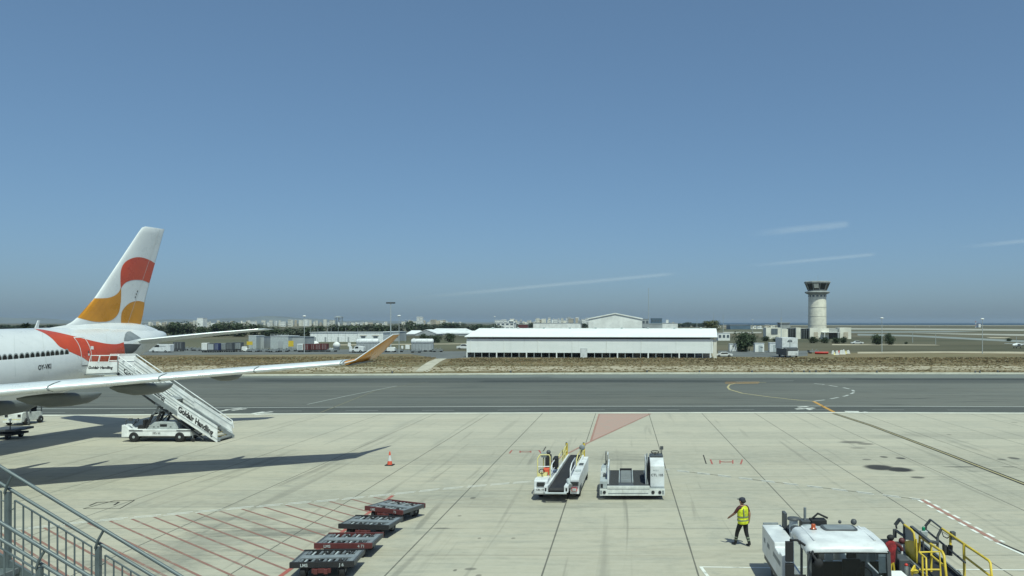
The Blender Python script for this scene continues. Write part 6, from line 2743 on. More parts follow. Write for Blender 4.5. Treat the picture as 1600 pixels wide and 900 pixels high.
b.prism([(-1.1, .3), (1.1, .3), (1.1, .9), (.2, .95), (.1, 1.6), (-.9, 1.6), (-1.1, .9)], -.6, .6, 'offwhite', 'y')
b.build('body', t, bevel=.05)
for xx in (-.7, .7):
    for yy in (-.55, .55):
        wheel(t, (xx, yy, .28), .28, .2, axis='y')


def tank(x0, x1, y0, y1, ybase, label, tractor):
    p = fp((x0 + x1) / 2, ybase)
    k = p.y / F
    L = (x1 - x0) * k
    r = (y1 - y0) * k / 2
    zc = (ybase - (y0 + y1) / 2) * k
    t = thing('water_tank', label, 'tank', p)
    b = MB()
    b.lathe([(0, -L / 2), (r * .7, -L / 2 + .06), (r * .95, -L / 2 + .25), (r, -L / 2 + .45), (r, L / 2 - .45), (r * .95, L / 2 - .25), (r * .7, L / 2 - .06), (0, L / 2)], (0, 0, zc), 'white', 24, 'x')
    o = b.build('vessel', t)
    b = MB()
    b.lathe([(.25, 0), (.25, .2), (0, .22)], (-L * .38, 0, zc + r - .05), 'litgrey', 10)
    b.lathe([(.12, 0), (.12, .1), (0, .12)], (L * .2, 0, zc + r - .03), 'litgrey', 10)
    b.build('hatch', o)
    b = MB()
    b.box(-L / 2 + .2, L / 2 - .1, -.7, .7, .5, zc - r + .1, 'greywall')
    for i in range(7):
        xx = -L / 2 + .5 + i * (L - 1) / 6
        b.box(xx - .05, xx + .05, -.75, -.70, .5, zc - r, 'midgrey')
    b.build('stand', t)
    b = MB()
    for i in range(4):
        xx = -L / 2 + .8 + i * (L - 1.6) / 3
        for yy in (-.7, .7):
            b.lathe([(.1, -.1), (.3, -.09), (.3, .09), (.1, .1)], (xx, yy, .3), 'black', 10, 'y')
    b.build('running_gear', t)


tank(557, 592, 529, 537.5, 550.5, 'white cylindrical tank with its end behind the orange winglet', True)
tank(642.5, 677.5, 529, 537.5, 549.5, 'white cylindrical tank on grey stand between the winglet and the long shed', False)
p = fp(561, 551)
t = thing('airport_truck', 'white tractor truck below the tank by the orange winglet', 'truck', p)
b = MB()
b.prism([(-2.6, .4), (1.6, .4), (1.6, 1.7), (.2, 2.0), (-.9, 2.0), (-1.2, 1.3), (-2.2, .9), (-2.4, 1.9), (-2.6, 1.9)], -.95, .95, 'white', 'y')
b.build('body', t, bevel=.06)
b = MB()
b.prism([(-.9, 1.3), (.1, 1.3), (.1, 1.85), (-.75, 1.85)], -.97, .97, 'glass', 'y')
b.build('window', t)
for xx in (-1.4, .7):
    for yy in (-.85, .85):
        wheel(t, (xx, yy, .42), .42, .25, axis='y')
for (x0, x1, y0, y1, yb_, mt, nm, lb_) in ((543.5, 548, 535, 541, 551, 'offwhite', 'white_sign', 'small white square sign left of the white tractor truck'),
                                           (627, 630, 540, 544.5, 550, 'offwhite', 'white_sign', 'tiny white sign left of the right hand tank stand'),
                                           (633.5, 640, 538.5, 545, 550, 'offwhite', 'white_sign', 'white notice panel at the left end of the grey tank stand')):
    p = fp((x0 + x1) / 2, yb_)
    k = p.y / F
    t = thing(nm, lb_, 'sign', p)
    b = MB()
    b.box(-(x1 - x0) / 2 * k, (x1 - x0) / 2 * k, 0, .08, (yb_ - y1) * k, (yb_ - y0) * k, mt)
    b.build('board', t)
    b = MB()
    b.bar((0, .12, 0), (0, .12, (yb_ - y1) * k + .2), .05, 'midgrey', 6)
    b.build('post', t)
p = fp(611, 550.5)
t = thing('ground_power_cart', 'white ground power cart below the winglet tip', 'cart', p)
b = MB()
b.prism([(-1.1, .45), (1.2, .45), (1.2, 1.4), (.9, 1.6), (-1.1, 1.5)], -.6, .6, 'offwhite', 'y')
b.build('body', t, bevel=.05)
for xx in (-.8, .8):
    for yy in (-.5, .5):
        wheel(t, (xx, yy, .28), .28, .18, axis='y')
for x, y, lb_ in ((598, 550.5, 'low dark trailer left of the white ground power cart'), (622, 550, 'low dark trailer right of the white ground power cart'), (650, 551, 'low dark trailer under the left half of the right hand tank'), (684, 550, 'low dark trailer right of the right hand tank'), (519, 549.5, 'low dark trailer right of the maroon container row')):
    copy_thing(tr0, fp(x, y), 0, lb_)
for x, lb_ in ((487, 'small white cone-shaped tent left of the white hump'), (492, 'white rounded hump-shaped cover behind the maroon containers')):
    p = fp(x, 543)
    b = MB()
    b.lathe([(1.3, 0), (1.2, .8), (.8, 1.7), (.3, 2.2), (0, 2.3)] if x < 490 else [(1.5, 0), (1.5, 1.2), (1.1, 2.0), (0, 2.4)], (0, 0, 0), 'offwhite', 12)
    tag(b.build('storage_cover', loc=None), lb_, 'cover').location = p
p = fp(526, 547.5)
t = thing('white_generator', 'white rounded generator set right of the maroon containers', 'generator', p)
b = MB()
b.lathe([(0, -.9), (.9, -.8), (1.05, 0), (.9, .8), (0, .9)], (0, 0, 1.7), 'offwhite', 14, 'y')
b.build('housing', t)
b = MB()
b.box(-2.2, -.9, -.5, .5, 0, .8, 'offwhite')
b.box(-.7, .7, -.6, .6, 0, .9, 'midgrey')
b.build('base', t)

# ---------------------------------------------- right mid-ground
p = fp(1237, 559)
k = p.y / F
t = thing('box_truck', 'tall white catering truck seen from the front, right of the long shed', 'truck', p, R(4))
w = 12.5 * k
b = MB()
b.box(-w, w, 1.5, 8, 2.2, 31 * k, 'white')
b.box(-w * .95, w * .95, 1.44, 1.5, 15.5 * k, 16.2 * k, 'midgrey')
b.box(-.12, .12, 1.42, 1.5, 17 * k, 29 * k, 'litgrey')
b.box(-w * .35, w * .3, 1.40, 1.5, 25 * k, 25.6 * k, 'dkgrey')
b.box(-.5, .5, 1.40, 1.5, 26 * k, 28 * k, 'midgrey')
b.build('box_body', t, bevel=.06)
b = MB()
b.box(-w * .86, w * .86, 0, 1.6, .5, 2.0, 'white')
b.box(-w * .86, w * .86, .1, 1.5, 2.0, 15 * k, 'dkgrey')
b.build('cab', t, bevel=.08)
b = MB()
b.box(-w * .8, w * .8, -.04, .1, 1.75, 12.5 * k, 'glass')
b.build('windscreen', t)
for s in (-1, 1):
    b = MB()
    b.box(w * .62 * s - .22, w * .62 * s + .22, -.05, 0, .85, 1.1, 'litgrey')
    b.build('headlamp', t)
    wheel(t, (w * .7 * s, .8, .48), .48, .3, axis='x')
    wheel(t, (w * .7 * s, 6.3, .48), .48, .3, axis='x')
b = MB()
b.box(-w * .9, -w * .7, -1.5, 8, .6, 2.2, 'dkgrey')
b.build('chassis', t)


def cabin(x0, x1, y0, y1, label, mat='offwhite', door=True):
    p = fp((x0 + x1) / 2, y1)
    k = p.y / F
    w, h = (x1 - x0) * k, (y1 - y0) * k
    t = thing('site_cabin', label, 'cabin', p)
    b = MB()
    b.box(-w / 2, w / 2, 0, 2.4, .12, h, mat)
    b.build('wall', t, bevel=.04)
    b = MB()
    b.box(-w / 2 - .08, w / 2 + .08, -.1, 2.5, h + .002, h + .12, 'white')
    b.build('roof', t)
    if door:
        b = MB()
        b.box(-w * .1, w * .32, -.06, -.003, .2, h * .8, 'litgrey')
        b.build('door', t)
        b = MB()
        b.box(w * .1, w * .36, -.08, -.06, h * .52, h * .6, 'dkgrey')
        b.build('handle', t)
    return t


cabin(1140, 1151.5, 537.5, 549.5, 'small white cabin left of the round dark bush', 'offwhite', False)
cabin(1179.5, 1194, 536.5, 550.5, 'plain white cabin between the dark bush and another cabin')
cabin(1202.5, 1217, 535.5, 550.5, 'white cabin with dark marks just left of the catering truck', 'white')
t = copy_thing(tr0, fp(1271, 552.5), R(8), 'flat blue-grey trailer right of the catering truck')
p = fp(1284, 553.5)
b = MB()
b.loft([[Vector((x, y * w_, z)) for y, z in ((-.7, .7), (-.6, .25), (0, .05), (.6, .25), (.7, .7), (0, .6))] for x, w_ in ((-1.9, .15), (-1.2, .8), (0, 1), (1.2, 1), (1.7, .9))], 'redpaint')
tag(b.build('covered_boat', loc=None), 'low red covered object on the yard right of the blue-grey trailer', 'tarpaulin').location = p
for i in range(9):
    x, y = 1301 + i * 3 + rnd.uniform(-1, 1), 553.5 + rnd.uniform(-1, 1)
    p = fp(x, y)
    b = MB()
    hh = rnd.uniform(.7, 1.5)
    mt = ['offwhite', 'paleyellow', 'offwhite', 'orangered', 'offwhite', 'cream', 'offwhite', 'paleyellow', 'offwhite'][i]
    if i % 2:
        b.lathe([(.35, 0), (.3, .1), (.22, .12), (.12, hh), (0, hh + .02)], (0, 0, 0), mt, 10)
    else:
        b.prism([(-.5, 0), (.5, 0), (.35, hh * .6), (.1, hh), (-.3, hh * .8)], -.3, .3, mt, 'y')
    nm = 'barrier_block' if i % 2 == 0 else 'marker_cone'
    tag(b.build(nm, loc=None), ('pale barrier block' if i % 2 == 0 else 'marker cone') + ' in the jumbled heap right of the red covered object', 'barrier' if i % 2 == 0 else 'marker cone', 'heap of barriers and markers in the yard').location = p
p = fp(1591, 544)
t = thing('light_aircraft', 'small white light aircraft parked in the field at far right', 'light aircraft', p, R(20))
b = MB()
b.loft([[Vector((x, r * .5 * math.cos(a), 1.1 + r * .5 * math.sin(a) + dz)) for a in [2 * PI * q / 10 for q in range(10)]] for x, r, dz in ((-2.6, .3, 0), (-2, .9, 0), (-.6, 1.3, .1), (1, .9, .1), (3.6, .25, .3))], 'white')
b.build('fuselage', t)
for s in (-1, 1):
    b = MB()
    b.loft([[Vector((-.9 + 1.4 * x, s * yy, 1.55 + .14 * y)) for x, y in FO] for yy in (.3, 5.2)], 'white')
    b.build('wing', t)
b = MB()
b.loft([[Vector((2.7 + u + .9 * x, .05 * y, z)) for x, y in FO] for u, z in ((0, 1.4), (.4, 2.6))], 'white')
b.build('tail_fin', t)
for x, y in ((-1.9, 0), (.1, .9), (.1, -.9)):
    wheel(t, (x, y, .22), .22, .12, axis='y')

# ---------------------------------------------- masts and poles
def pole(x, ytop, ybase, label, name='lamp_post', head=True, r=.09, cat='lamp post', Y=None):
    p = fp(x, ybase) if Y is None else Vector(((x - CX) / F * Y, Y, LZ))
    k = p.y / F
    h = H - (ytop - CY) * k - p.z
    t = thing(name, label, cat, p)
    b = MB()
    b.bar((0, 0, 0), (0, 0, h), r * 1.3, 'litgrey', 8, r * .7)
    b.build('pole', t)
    if head:
        b = MB()
        b.ball((0, 0, h + .1), .36, 'offwhite', 8, 6, (1.5, .8, .6))
        b.build('lamp_head', t)
    return t, h


pole(475.5, 494.5, 552, 'thin lamp post with small head in front of the white louvred container')
pole(623.5, 494, 551.5, 'tall lamp post with small head just right of the winglet tip')
pole(633, 511, 534, 'short bare pole right of the grey store', 'pole', False, cat='pole')
pole(512, 512, 534, 'thin bare pole standing against the long white store', 'pole', False, cat='pole')
pole(1378, 497.5, 550, 'tall lamp post by the pair of bushes at right')
pole(1535, 499, 552.5, 'tall lamp post farther right near the red and white hut')
pole(1426, 518, 535, 'thin bare pole right of the two bushes', 'pole', False, cat='pole')
pole(1462, 520, 538, 'thin bare pole between the two tall right hand lamp posts', 'pole', False, cat='pole')
pole(1387, 520, 538, 'slim pole inside the right bush', 'pole', False, cat='pole')
pole(1588, 526, 543, 'thin bare pole behind the light aircraft', 'pole', False, cat='pole')
pole(773, 495, 530, 'lamp post showing its head above the left end of the shed roof', Y=420)
pole(1176, 500, 527, 'lamp post with small white head left of the tower annex')
pole(1220.5, 496, 558, 'thin lamp post rising beside the catering truck', head=False)
pole(1221, 478, 530, 'very thin tall aerial behind the catering truck', 'aerial_mast', False, .05, 'aerial')
pole(1309, 512, 536, 'thin pole in front of the tower annex canopy', 'pole', False, cat='pole')
for x, lb_ in ((485, 'flag pole at the left end of the long white store'), (496.5, 'second flag pole from the left on the long white store'), (517.5, 'third flag pole from the left on the long white store'), (528.5, 'tallest flag pole on the long white store'), (540, 'fifth flag pole from the left on the long white store'), (559, 'flag pole at the right end of the long white store')):
    pole(x, 512.5 if x != 528.5 else 510.5, 534, lb_, 'flag_pole', False, .07, 'flag pole')
pole(1013.5, 450, 512, 'very tall thin radio mast right of the gabled hangar', 'radio_mast', False, .35, 'radio mast', 900)
for x, yt, lb_ in ((1089, 497, 'far lamp post left of the olive tree'), (1115, 489, 'taller far mast right of the olive tree'), (1130, 490, 'far mast above the low white house')):
    pole(x, yt, 512, lb_, 'far_mast', False, .2, 'mast', 800)
for x, yt, lb_ in ((1430, 510.5, 'leftmost white marker post along the far runway'), (1452, 510, 'second white marker post along the far runway'), (1481, 508.5, 'third white marker post along the far runway')):
    pole(x, yt, 512.5, lb_, 'marker_post', True, .08, 'marker post')
t, h = pole(1524.5, 501, 512, 'red and white antenna mast beside the red and white hut', 'antenna_mast', False, .5, 'antenna mast')
b = MB()
for i in range(4):
    b.box(-.9, .9, -.3, .3, h * (i + .2) / 4, h * (i + .55) / 4, 'redpaint' if i % 2 else 'offwhite')
b.build('array', t)
# floodlight mast behind the winglet
p = fp(610.5, 548)
k = p.y / F
t = thing('floodlight_mast', 'tall floodlight mast with broad dark head above the winglet', 'floodlight mast', p)
h = H + 31 * k - p.z
b = MB()
b.bar((0, 0, 0), (0, 0, h), .22, 'litgrey', 10, .11)
b.build('pole', t)
b = MB()
b.bar((-6.3 * k, 0, h), (6.3 * k, 0, h), .09, 'midgrey', 8)
b.build('cross_arm', t)
for i in range(6):
    b = MB()
    x = (-6 + i * 2.4) * k
    b.box(x - .19, x + .19, -.25, .15, h - .30, h + .18, 'dkgrey')
    b.build('floodlight', t)

# ---------------------------------------------- trees and bushes
def leaf_mat(name, a, b_, dead=None):
    m, nt, bs = new_mat(name)
    c = coords(nt, 'Object')
    n1 = noise(nt, c, .35, 3, .6)
    n2 = noise(nt, c, 2.5, 2, .6)
    col = mixc(nt, n1.step(.35, .65), a, b_)
    col = mixc(nt, n2.step(.5, .8, 0, .5), col, tuple(x * 1.5 for x in b_))
    nt.links.new(col.k, bs.inputs['Base Color'])
    bs.inputs['Roughness'].default_value = .75
    bs.inputs['Specular IOR Level'].default_value = .2
    M[name] = m


leaf_mat('leaf_dark', (.030, .044, .024), (.058, .076, .040))
leaf_mat('leaf_olive', (.052, .058, .026), (.095, .098, .046))
leaf_mat('leaf_grey', (.055, .066, .045), (.09, .10, .07))
M['bark'] = mk('bark', (.10, .075, .05), .9)


def crown_mesh(seed, w, h, z0, leaf, n=900, lobes=11, size=.55):
    r = random.Random(seed)
    b = MB()
    L = []
    for i in range(lobes):
        a = r.uniform(0, 2 * PI)
        d = r.uniform(.1, .62) * w / 2
        z = z0 + r.uniform(.18, .82) * h
        s = r.uniform(.22, .40) * w * (1 - .35 * abs((z - z0) / h - .45))
        L.append((Vector((d * math.cos(a), d * math.sin(a), z)), s, s * r.uniform(.55, .85) * h / w))
    for i in range(n):
        c, s, sz = r.choice(L)
        v = Vector((r.gauss(0, 1), r.gauss(0, 1), r.gauss(0, 1))).normalized() * (r.uniform(.55, 1.05))
        p = c + Vector((v.x * s, v.y * s, v.z * sz))
        if p.z < .12:
            p.z = .12
        nrm = (v + Vector((r.uniform(-.6, .6), r.uniform(-.6, .6), r.uniform(-.2, .9)))).normalized()
        a_, b_ = frame_of(nrm)
        q = size * r.uniform(.6, 1.3)
        t = r.uniform(0, PI)
        u = (a_ * math.cos(t) + b_ * math.sin(t)) * q
        w_ = (b_ * math.cos(t) - a_ * math.sin(t)) * q * .6
        b.add([p - u, p - w_ * .8, p + u, p + w_], [(0, 1, 2, 3)], leaf)
    return b


def trunk_mesh(seed, h, r0):
    r = random.Random(seed)
    b = MB()
    b.tube([(0, 0, 0), (r.uniform(-.2, .2), 0, h * .3), (r.uniform(-.3, .3), r.uniform(-.2, .2), h * .62)], r0, 'bark', 8)
    for i in range(5):
        a = r.uniform(0, 2 * PI)
        z = h * r.uniform(.28, .5)
        b.bar((0, 0, z), (math.cos(a) * h * .28, math.sin(a) * h * .28, z + h * .28), r0 * .45, 'bark', 6, r0 * .15)
    return b


_tree = {}


def tree(x0, x1, ytop, ybase, kind, label, group=None, name='tree', cat='tree', Y=None):
    p = fp((x0 + x1) / 2, ybase) if Y is None else Vector((((x0 + x1) / 2 - CX) / F * Y, Y, LZ))
    k = p.y / F
    w = (x1 - x0) * k
    h = H - (ytop - CY) * k - p.z
    t = thing(name, label, cat, p, rnd.uniform(0, 6), group)
    v = rnd.randrange(4)
    key = (kind, v)
    if key not in _tree:
        cm = crown_mesh(v * 7 + len(kind), 11.5 if kind != 'bush' else 10, 9.8 if kind != 'olive' else 9, {'bush': -.6, 'olive': 1.4}.get(kind, -.4), {'dark': 'leaf_dark', 'olive': 'leaf_olive', 'bush': 'leaf_dark', 'grey': 'leaf_grey'}[kind], 1300 if kind in ('bush', 'olive') else 1100, 14, .62 if kind not in ('bush', 'olive') else .5)
        tm = trunk_mesh(v, 8, .28)
        _tree[key] = (cm.build('crown', t), tm.build('trunk', t))
        c, tr = _tree[key]
    else:
        c, tr = [o.copy() for o in _tree[key]]
        for o in (c, tr):
            COL.objects.link(o)
            o.parent = t
    top = {'bush': 8.2, 'olive': 10.2}.get(kind, 8.9)
    c.scale = tr.scale = (w / 10, w / 10, h / top)
    return t


rr = random.Random(5)
# row behind the airliner tail, left of the cabins
xs = [(236, 262, 506, 527), (228, 246, 505, 524), (258, 285, 503.5, 528), (280, 306, 504, 527), (305, 326, 508, 527), (322, 348, 504, 526), (342, 366, 502.5, 525), (362, 388, 504.5, 526), (384, 410, 503, 525), (404, 426, 506, 526),
      (418, 444, 508, 528), (440, 462, 509, 528), (458, 478, 511, 529), (474, 494, 507, 526), (490, 512, 508, 524), (508, 530, 506, 523), (526, 548, 507, 523), (544, 566, 505, 523), (562, 584, 506, 523), (580, 602, 504.5, 523), (598, 618, 506, 522), (612, 634, 503, 521), (630, 652, 501, 519), (648, 668, 503, 518), (664, 686, 504, 517), (682, 704, 502.5, 516), (700, 722, 504, 516), (718, 742, 504, 517), (738, 760, 505.5, 518), (756, 778, 504, 517)]
for i, (a, b_, c, d) in enumerate(xs):
    c += 2.0 + rr.uniform(-1.4, 1.6)
    tree(a - rr.uniform(0, 5), b_ + rr.uniform(0, 5), c, d, 'dark' if i % 3 else 'grey', '%s bushy tree, number %d from left in the row beyond the service road' % (['grey-green', 'dark', 'deep green'][i % 3], i + 1), 'far tree row beyond the service road')
for i in range(16):
    x = 770 + i * 10 + rr.uniform(-3, 3)
    tree(x, x + rr.uniform(9, 15), 504.5 + rr.uniform(-1, 2.5), 512.5, 'dark', 'small dark tree, number %d from left above the long shed roof' % (i + 1), 'trees above the shed roof')
for i in range(9):
    x = 1038 + i * 8.2 + rr.uniform(-2, 2)
    tree(x, x + rr.uniform(8, 13), 503 + rr.uniform(0, 2.5), 511, 'dark', 'small far tree, number %d from left, right of the gabled hangar' % (i + 1), 'far trees right of the gabled hangar')
for i in range(8):
    x = -8 + i * 13 + rr.uniform(-3, 3)
    tree(x, x + rr.uniform(14, 19), 506.5 + rr.uniform(-1, 1.5), 515, 'dark', 'small dark tree, number %d from left beyond the airliner fuselage' % (i + 1), 'trees beyond the fuselage')
tree(1097, 1124, 497.5, 527, 'olive', 'large olive-brown tree above the right end of the long shed', None)
for a, b_, c, d, lb_ in ((1147, 1180, 522, 549.5, 'big dark rounded bush among the white cabins'), (1157, 1184, 520.5, 541, 'smaller bush rising behind the big dark one'), (1148, 1162, 530, 548, 'low bush at the left flank of the big dark one'),
                         (1357, 1381, 523, 538.5, 'left bush of the pair at right of the tower'), (1379, 1399, 521.5, 539, 'right bush of the pair at right of the tower'),
                         (1262, 1281, 526, 536, 'first shrub from the left below the tower'), (1280, 1297, 527, 536, 'second shrub from the left below the tower'), (1296, 1314, 527.5, 536.5, 'third shrub from the left below the tower'), (1312, 1326, 526.5, 536, 'fourth shrub from the left below the tower'),
                         (1190, 1206, 525.5, 533, 'shrub left of the tower annex'), (1205, 1222, 526.5, 533.5, 'shrub in front of the tower annex left end'),
                         (652, 672, 522, 534, 'dark shrub behind the right hand tank'), (668, 690, 523, 535, 'shrub just left of the rounded bush below the white roofs'), (692, 711, 520.5, 534, 'rounded bush below the white roofs left of the shed'), (478, 490, 528, 537, 'low shrub at the left end of the long white store'), (1413, 1419, 534, 537.5, 'tiny bush on the sandy bank'), (1571, 1583, 529, 533, 'tiny bush near the far taxiway at right')):
    tree(a, b_, c, d, 'bush', lb_, None, 'bush', 'bush')
# fan palm behind the fuselage
p = Vector(((41 - CX) / F * 260, 260, LZ))
k = 260 / F
t = thing('palm_tree', 'fan palm with drooping leaves above the airliner roof at far left', 'palm', p)
h = H - 7 * k - p.z
b = MB()
b.tube([(0, 0, 0), (.2, 0, h * .5), (0, 0, h)], .22, 'bark', 8)
b.build('trunk', t)
b = MB()
r_ = random.Random(3)
for i in range(46):
    a = r_.uniform(0, 2 * PI)
    e = r_.uniform(-.7, 1.25)
    L_ = r_.uniform(1.5, 2.3)
    d = Vector((math.cos(a) * math.cos(e), math.sin(a) * math.cos(e), math.sin(e)))
    c0_ = Vector((0, 0, h))
    q1, q2 = c0_ + d * L_ * .6 + Vector((0, 0, .1)), c0_ + d * L_ + Vector((0, 0, -.35))
    sd = d.cross(Vector((0, 0, 1))).normalized()
    b.add([c0_, q1 + sd * .32, q2, q1 - sd * .32], [(0, 1, 2, 3)], 'leaf_dark')
b.build('crown', t)

# ---------------------------------------------- far town on the horizon
ORD = 'first second third fourth fifth sixth seventh eighth ninth tenth eleventh twelfth thirteenth fourteenth fifteenth sixteenth seventeenth eighteenth nineteenth twentieth twenty-first twenty-second twenty-third twenty-fourth'.split()
TOWN = [
    ('behind the airliner fin', 228, 300, 9, (501, 505.5), 508.2, 1800),
    ('left of the tailplane tip', 296, 392, 9, (499, 504.5), 508, 1800),
    ('left of the water tower', 388, 520, 12, (497.5, 504), 507.8, 1900),
    ('left of the floodlight mast', 536, 606, 9, (501, 504.5), 507.6, 2100),
    ('above the white roof cluster', 628, 720, 11, (498, 504), 507.6, 2000),
    ('above the left half of the long shed', 776, 846, 11, (496.5, 503), 508.5, 1700),
    ('just left of the gabled hangar', 840, 922, 14, (494.5, 500.5), 508.5, 1700),
    ('just right of the gabled hangar', 1036, 1100, 7, (502, 506.5), 508.8, 1900),
    ('left of the control tower', 1120, 1236, 14, (505.5, 510.5), 513, 1150)]
cols = [('white', 'offwhite'), ('cream', 'cream'), ('pale grey', 'greywall'), ('beige', 'beige'), ('white', 'offwhite'), ('cream', 'cream')]
r_ = random.Random(21)
for place, xa, xb, n, (ya, yb_), base, Y in TOWN:
    n = min(len(ORD), int(n * 2.5))
    ya, yb_ = ya + 1.4, yb_ + .6
    items = []
    for i in range(n):
        x = xa + (xb - xa) * (i + r_.uniform(.1, .9)) / n
        w = r_.choice((r_.uniform(1.8, 4), r_.uniform(3, 8)))
        items.append((x, w))
    items.sort()
    for i, (x, w) in enumerate(items):
        cn, cm = cols[r_.randrange(len(cols))]
        yt = r_.uniform(ya, yb_)
        shape = 'tall' if (base - yt) > 6.5 else ('broad' if w > 7 else 'small')
        house('town_house', '%s %s town block, %s from left, %s' % (shape, cn, ORD[i], place), 'building', x - w / 2, x + w / 2, yt, base, cm, None, None, 'offwhite', r_.choice((0, 3, 4)), 'far town houses', r_.uniform(-.4, .4), False, Y=Y * r_.uniform(.92, 1.1))
for a in ((651, 655.5, 495, 'left tower of the pair of pale high-rises above the white roofs'), (656, 660, 495.3, 'right tower of the pair of pale high-rises above the white roofs')):
    house('high_rise', a[3], 'high-rise', a[0], a[1], a[2], 508, 'offwhite', 10, None, 'white', 2, Y=1900)
house('terminal_block', 'pale wide building with open frame tower left of the far town', 'building', 775.5, 803, 504.5, 512.5, 'offwhite', 20, None, 'white', 4, Y=900)
b = MB()
k = 900 / F
for x in (-4.6, 4.6):
    b.box(x * k, (x + 1.2) * k, 0, 4, 0, 16 * k, 'offwhite')
b.box(-4.6 * k, 5.8 * k, 0, 4, 15 * k, 16 * k, 'offwhite')
b.box(-3.4 * k, 4.6 * k, 1, 3, 0, 14 * k, 'bluewall')
o = b.build('frame_tower')
o.location = ((797 - CX) / F * 900, 905, LZ)
tag(o, 'white open frame tower with dark glass above the left part of the shed', 'building')
house('long_store', 'long white store with flat roof left of the gabled hangar', 'building', 833, 907, 505, 512.5, 'offwhite', 22, None, 'white', 0, Y=900)
house('red_sided_store', 'small store with dull red front above the shed roof', 'building', 809.5, 824, 507, 513, 'maroon', 12, None, 'offwhite', 0, Y=880)
house('domed_hall', 'white hall with hooped roof left of the tree row', 'building', 308, 317, 497, 508.5, 'offwhite', 16, None, 'white', 0, Y=1500)
# water tower on legs
Y = 1500
k = Y / F
t = thing('water_tower', 'water tower on four legs against the sky above the tree row', 'water tower', ((529.5 - CX) / F * Y, Y, LZ))
z1, z2 = H + 3 * k - LZ, H + 9.5 * k - LZ
for sx_ in (-1, 1):
    for sy_ in (-1, 1):
        b = MB()
        b.bar((sx_ * 4.8 * k, sy_ * 4, 0), (sx_ * 4.5 * k, sy_ * 4, z2 - 1.5), .55, 'midgrey', 6)
        b.build('leg', t)
b = MB()
b.box(-5.6 * k, 5.6 * k, -6, 6, z2 - 1.8, z2 - .4, 'litgrey')
b.box(-3 * k, 3 * k, -5, 5, z2 - .4, z2 + .8, 'litgrey')
b.build('tank', t)
b = MB()
b.bar((0, 0, 0), (0, 0, z2 - 2), 1.6, 'offwhite', 10)
b.build('riser', t)

# ---------------------------------------------- dry grass of the verge
leafs = [('straw', (.25, .20, .115)), ('rust_grass', (.20, .145, .08)), ('olive_grass', (.175, .155, .088))]
for nm, cc in leafs:
    M[nm] = mk(nm, cc, .9, var=.25, scale=.08, spec=.1)
r_ = random.Random(9)
b = MB()
pts = []
for i in range(15000):
    Y = r_.choice((r_.uniform(139, 206), r_.uniform(160, 206)))
    X = r_.uniform(-.66 * Y, .55 * Y)
    # keep tracks, shed and yard clear
    xp = CX + F * X / Y
    yp = CY + (H - ZF) * F / Y
    if 645 < xp < 702 and abs((xp - 672) * -.42 - (yp - 570)) < 7:
        continue
    if xp > 690 and xp < 735 and yp < 561:
        continue
    if xp < 690 and yp < 558:
        continue
    if 729 < xp < 1120 and yp < 559.5:
        continue
    if xp > 1120 and yp < 559:
        continue
    hgt = r_.uniform(.06, .16) * (1.7 if yp < 566 else .8)
    mt = ('straw', 'straw', 'rust_grass', 'olive_grass')[r_.randrange(4)]
    for k in range(2):
        a = r_.uniform(0, PI)
        u = Vector((math.cos(a), math.sin(a), 0)) * r_.uniform(.12, .3)
        p = Vector((X + r_.uniform(-.2, .2), Y + r_.uniform(-.2, .2), ZF))
        b.add([p - u, p + u, p + u * .5 + Vector((r_.uniform(-.1, .1), 0, hgt)), p - u * .6 + Vector((0, 0, hgt * .9))], [(0, 1, 2, 3)], mt)
o = b.build('dry_grass')
tag(o, 'dry straw-brown grass along the verge beyond the taxiway', 'grass', kind='stuff')
# small stones and marker lights along the kerb
for x, y in ((1175, 583), (1238, 583.2), (1256, 583), (1265, 583.2), (1275, 582.8), (1297, 583), (1370, 583.5), (1524, 583.5), (1531, 583.8), (1559, 583), (613, 584.5), (798, 583.3), (1011, 582.8), (1093, 583)):
    p = gnd(x, y)
    b = MB()
    b.lathe([(.16, 0), (.16, .28), (.10, .36), (0, .38)], (0, 0, 0), 'dkgrey', 8)
    o = b.build('edge_light', loc=None)
    o.location = (p.x, p.y, ZF + .13)
    tag(o, 'small dark edge light on the pale kerb of the taxiway', 'edge light', 'edge lights along the taxiway kerb')

# ---------------------------------------------- thin sea haze
m = bpy.data.materials.new('haze_air')
m.use_nodes = True
nt = m.node_tree
nt.nodes.remove(nt.nodes['Principled BSDF'])
pv = nt.nodes.new('ShaderNodeVolumePrincipled')
pv.inputs['Color'].default_value = (.74, .86, 1.0, 1)
pv.inputs['Density'].default_value = HAZE
pv.inputs['Anisotropy'].default_value = .2
nt.links.new(pv.outputs[0], nt.nodes['Material Output'].inputs['Volume'])
M['haze'] = m
b = MB()
b.box(-12000, 12000, -600, 15000, -4.5, 62, 'haze')
o = b.build('haze')
o['kind'] = 'stuff'

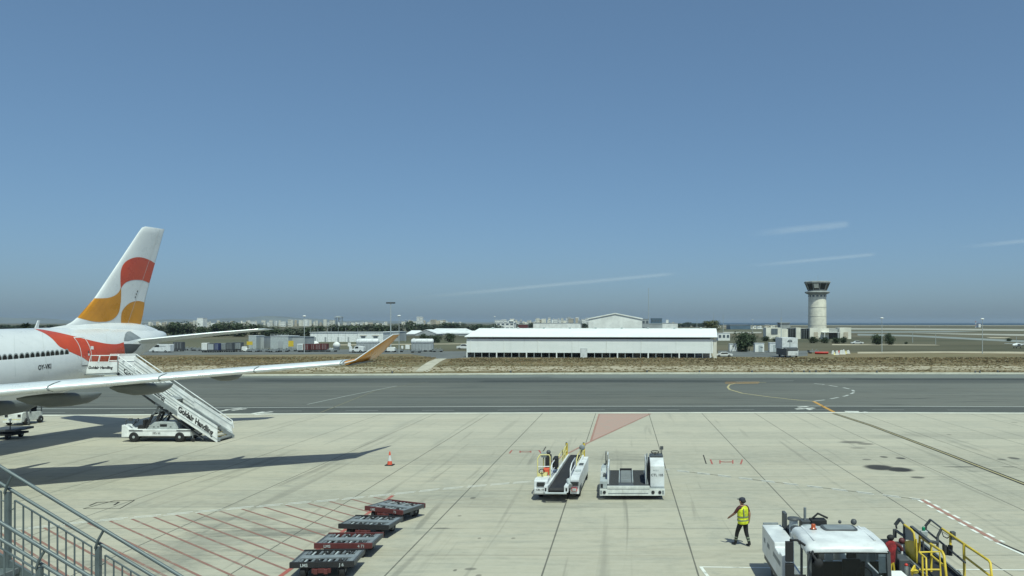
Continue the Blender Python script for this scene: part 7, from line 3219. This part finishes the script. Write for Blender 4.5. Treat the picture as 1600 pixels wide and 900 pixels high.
# ---------------------------------------------- window-glass reflections, built as added white streaks in the sky
m, nt, bs = new_mat('glass_reflection')
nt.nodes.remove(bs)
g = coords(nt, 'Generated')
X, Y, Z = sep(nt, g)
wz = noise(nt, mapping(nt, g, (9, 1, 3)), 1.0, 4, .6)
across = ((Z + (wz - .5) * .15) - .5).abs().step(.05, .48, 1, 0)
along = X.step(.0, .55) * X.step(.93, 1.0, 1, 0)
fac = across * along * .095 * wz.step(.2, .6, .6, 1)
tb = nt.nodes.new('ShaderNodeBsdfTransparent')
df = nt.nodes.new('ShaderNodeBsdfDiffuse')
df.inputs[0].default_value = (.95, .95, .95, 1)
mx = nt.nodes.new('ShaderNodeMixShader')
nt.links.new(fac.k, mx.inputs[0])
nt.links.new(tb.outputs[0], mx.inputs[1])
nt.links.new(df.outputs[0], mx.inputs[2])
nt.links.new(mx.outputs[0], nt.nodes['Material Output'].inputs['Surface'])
M['reflection'] = m
for pts, wd, lb_ in (([(600, 470), (720, 460), (850, 448), (960, 438), (1062, 427)], 7, 'long faint white window-reflection streak low in the sky above the long shed'),
                 ([(1145, 418), (1220, 411), (1300, 404), (1372, 397)], 7, 'short faint white window-reflection streak left of and above the control tower top'),
                 ([(1485, 388), (1540, 383), (1600, 377), (1680, 369)], 8, 'faint white window-reflection streak at the right edge of the sky'),
                 ([(1160, 367), (1210, 361), (1260, 354), (1330, 350)], 13, 'highest faint wispy window-reflection streak in the sky above the tower')):
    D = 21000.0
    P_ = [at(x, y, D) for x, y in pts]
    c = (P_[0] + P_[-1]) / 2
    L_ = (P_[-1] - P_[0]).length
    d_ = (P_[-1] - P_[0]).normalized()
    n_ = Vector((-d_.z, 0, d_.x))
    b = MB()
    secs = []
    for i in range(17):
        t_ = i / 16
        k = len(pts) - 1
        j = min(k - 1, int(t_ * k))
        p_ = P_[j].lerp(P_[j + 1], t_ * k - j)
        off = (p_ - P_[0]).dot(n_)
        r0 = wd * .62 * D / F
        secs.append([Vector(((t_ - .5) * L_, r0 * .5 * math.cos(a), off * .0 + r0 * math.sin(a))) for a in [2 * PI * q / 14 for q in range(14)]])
    b.loft(secs, 'reflection', cap=False)
    o = b.build('reflection_streak')
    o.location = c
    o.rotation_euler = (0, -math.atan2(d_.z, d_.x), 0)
    tag(o, lb_, 'reflection')
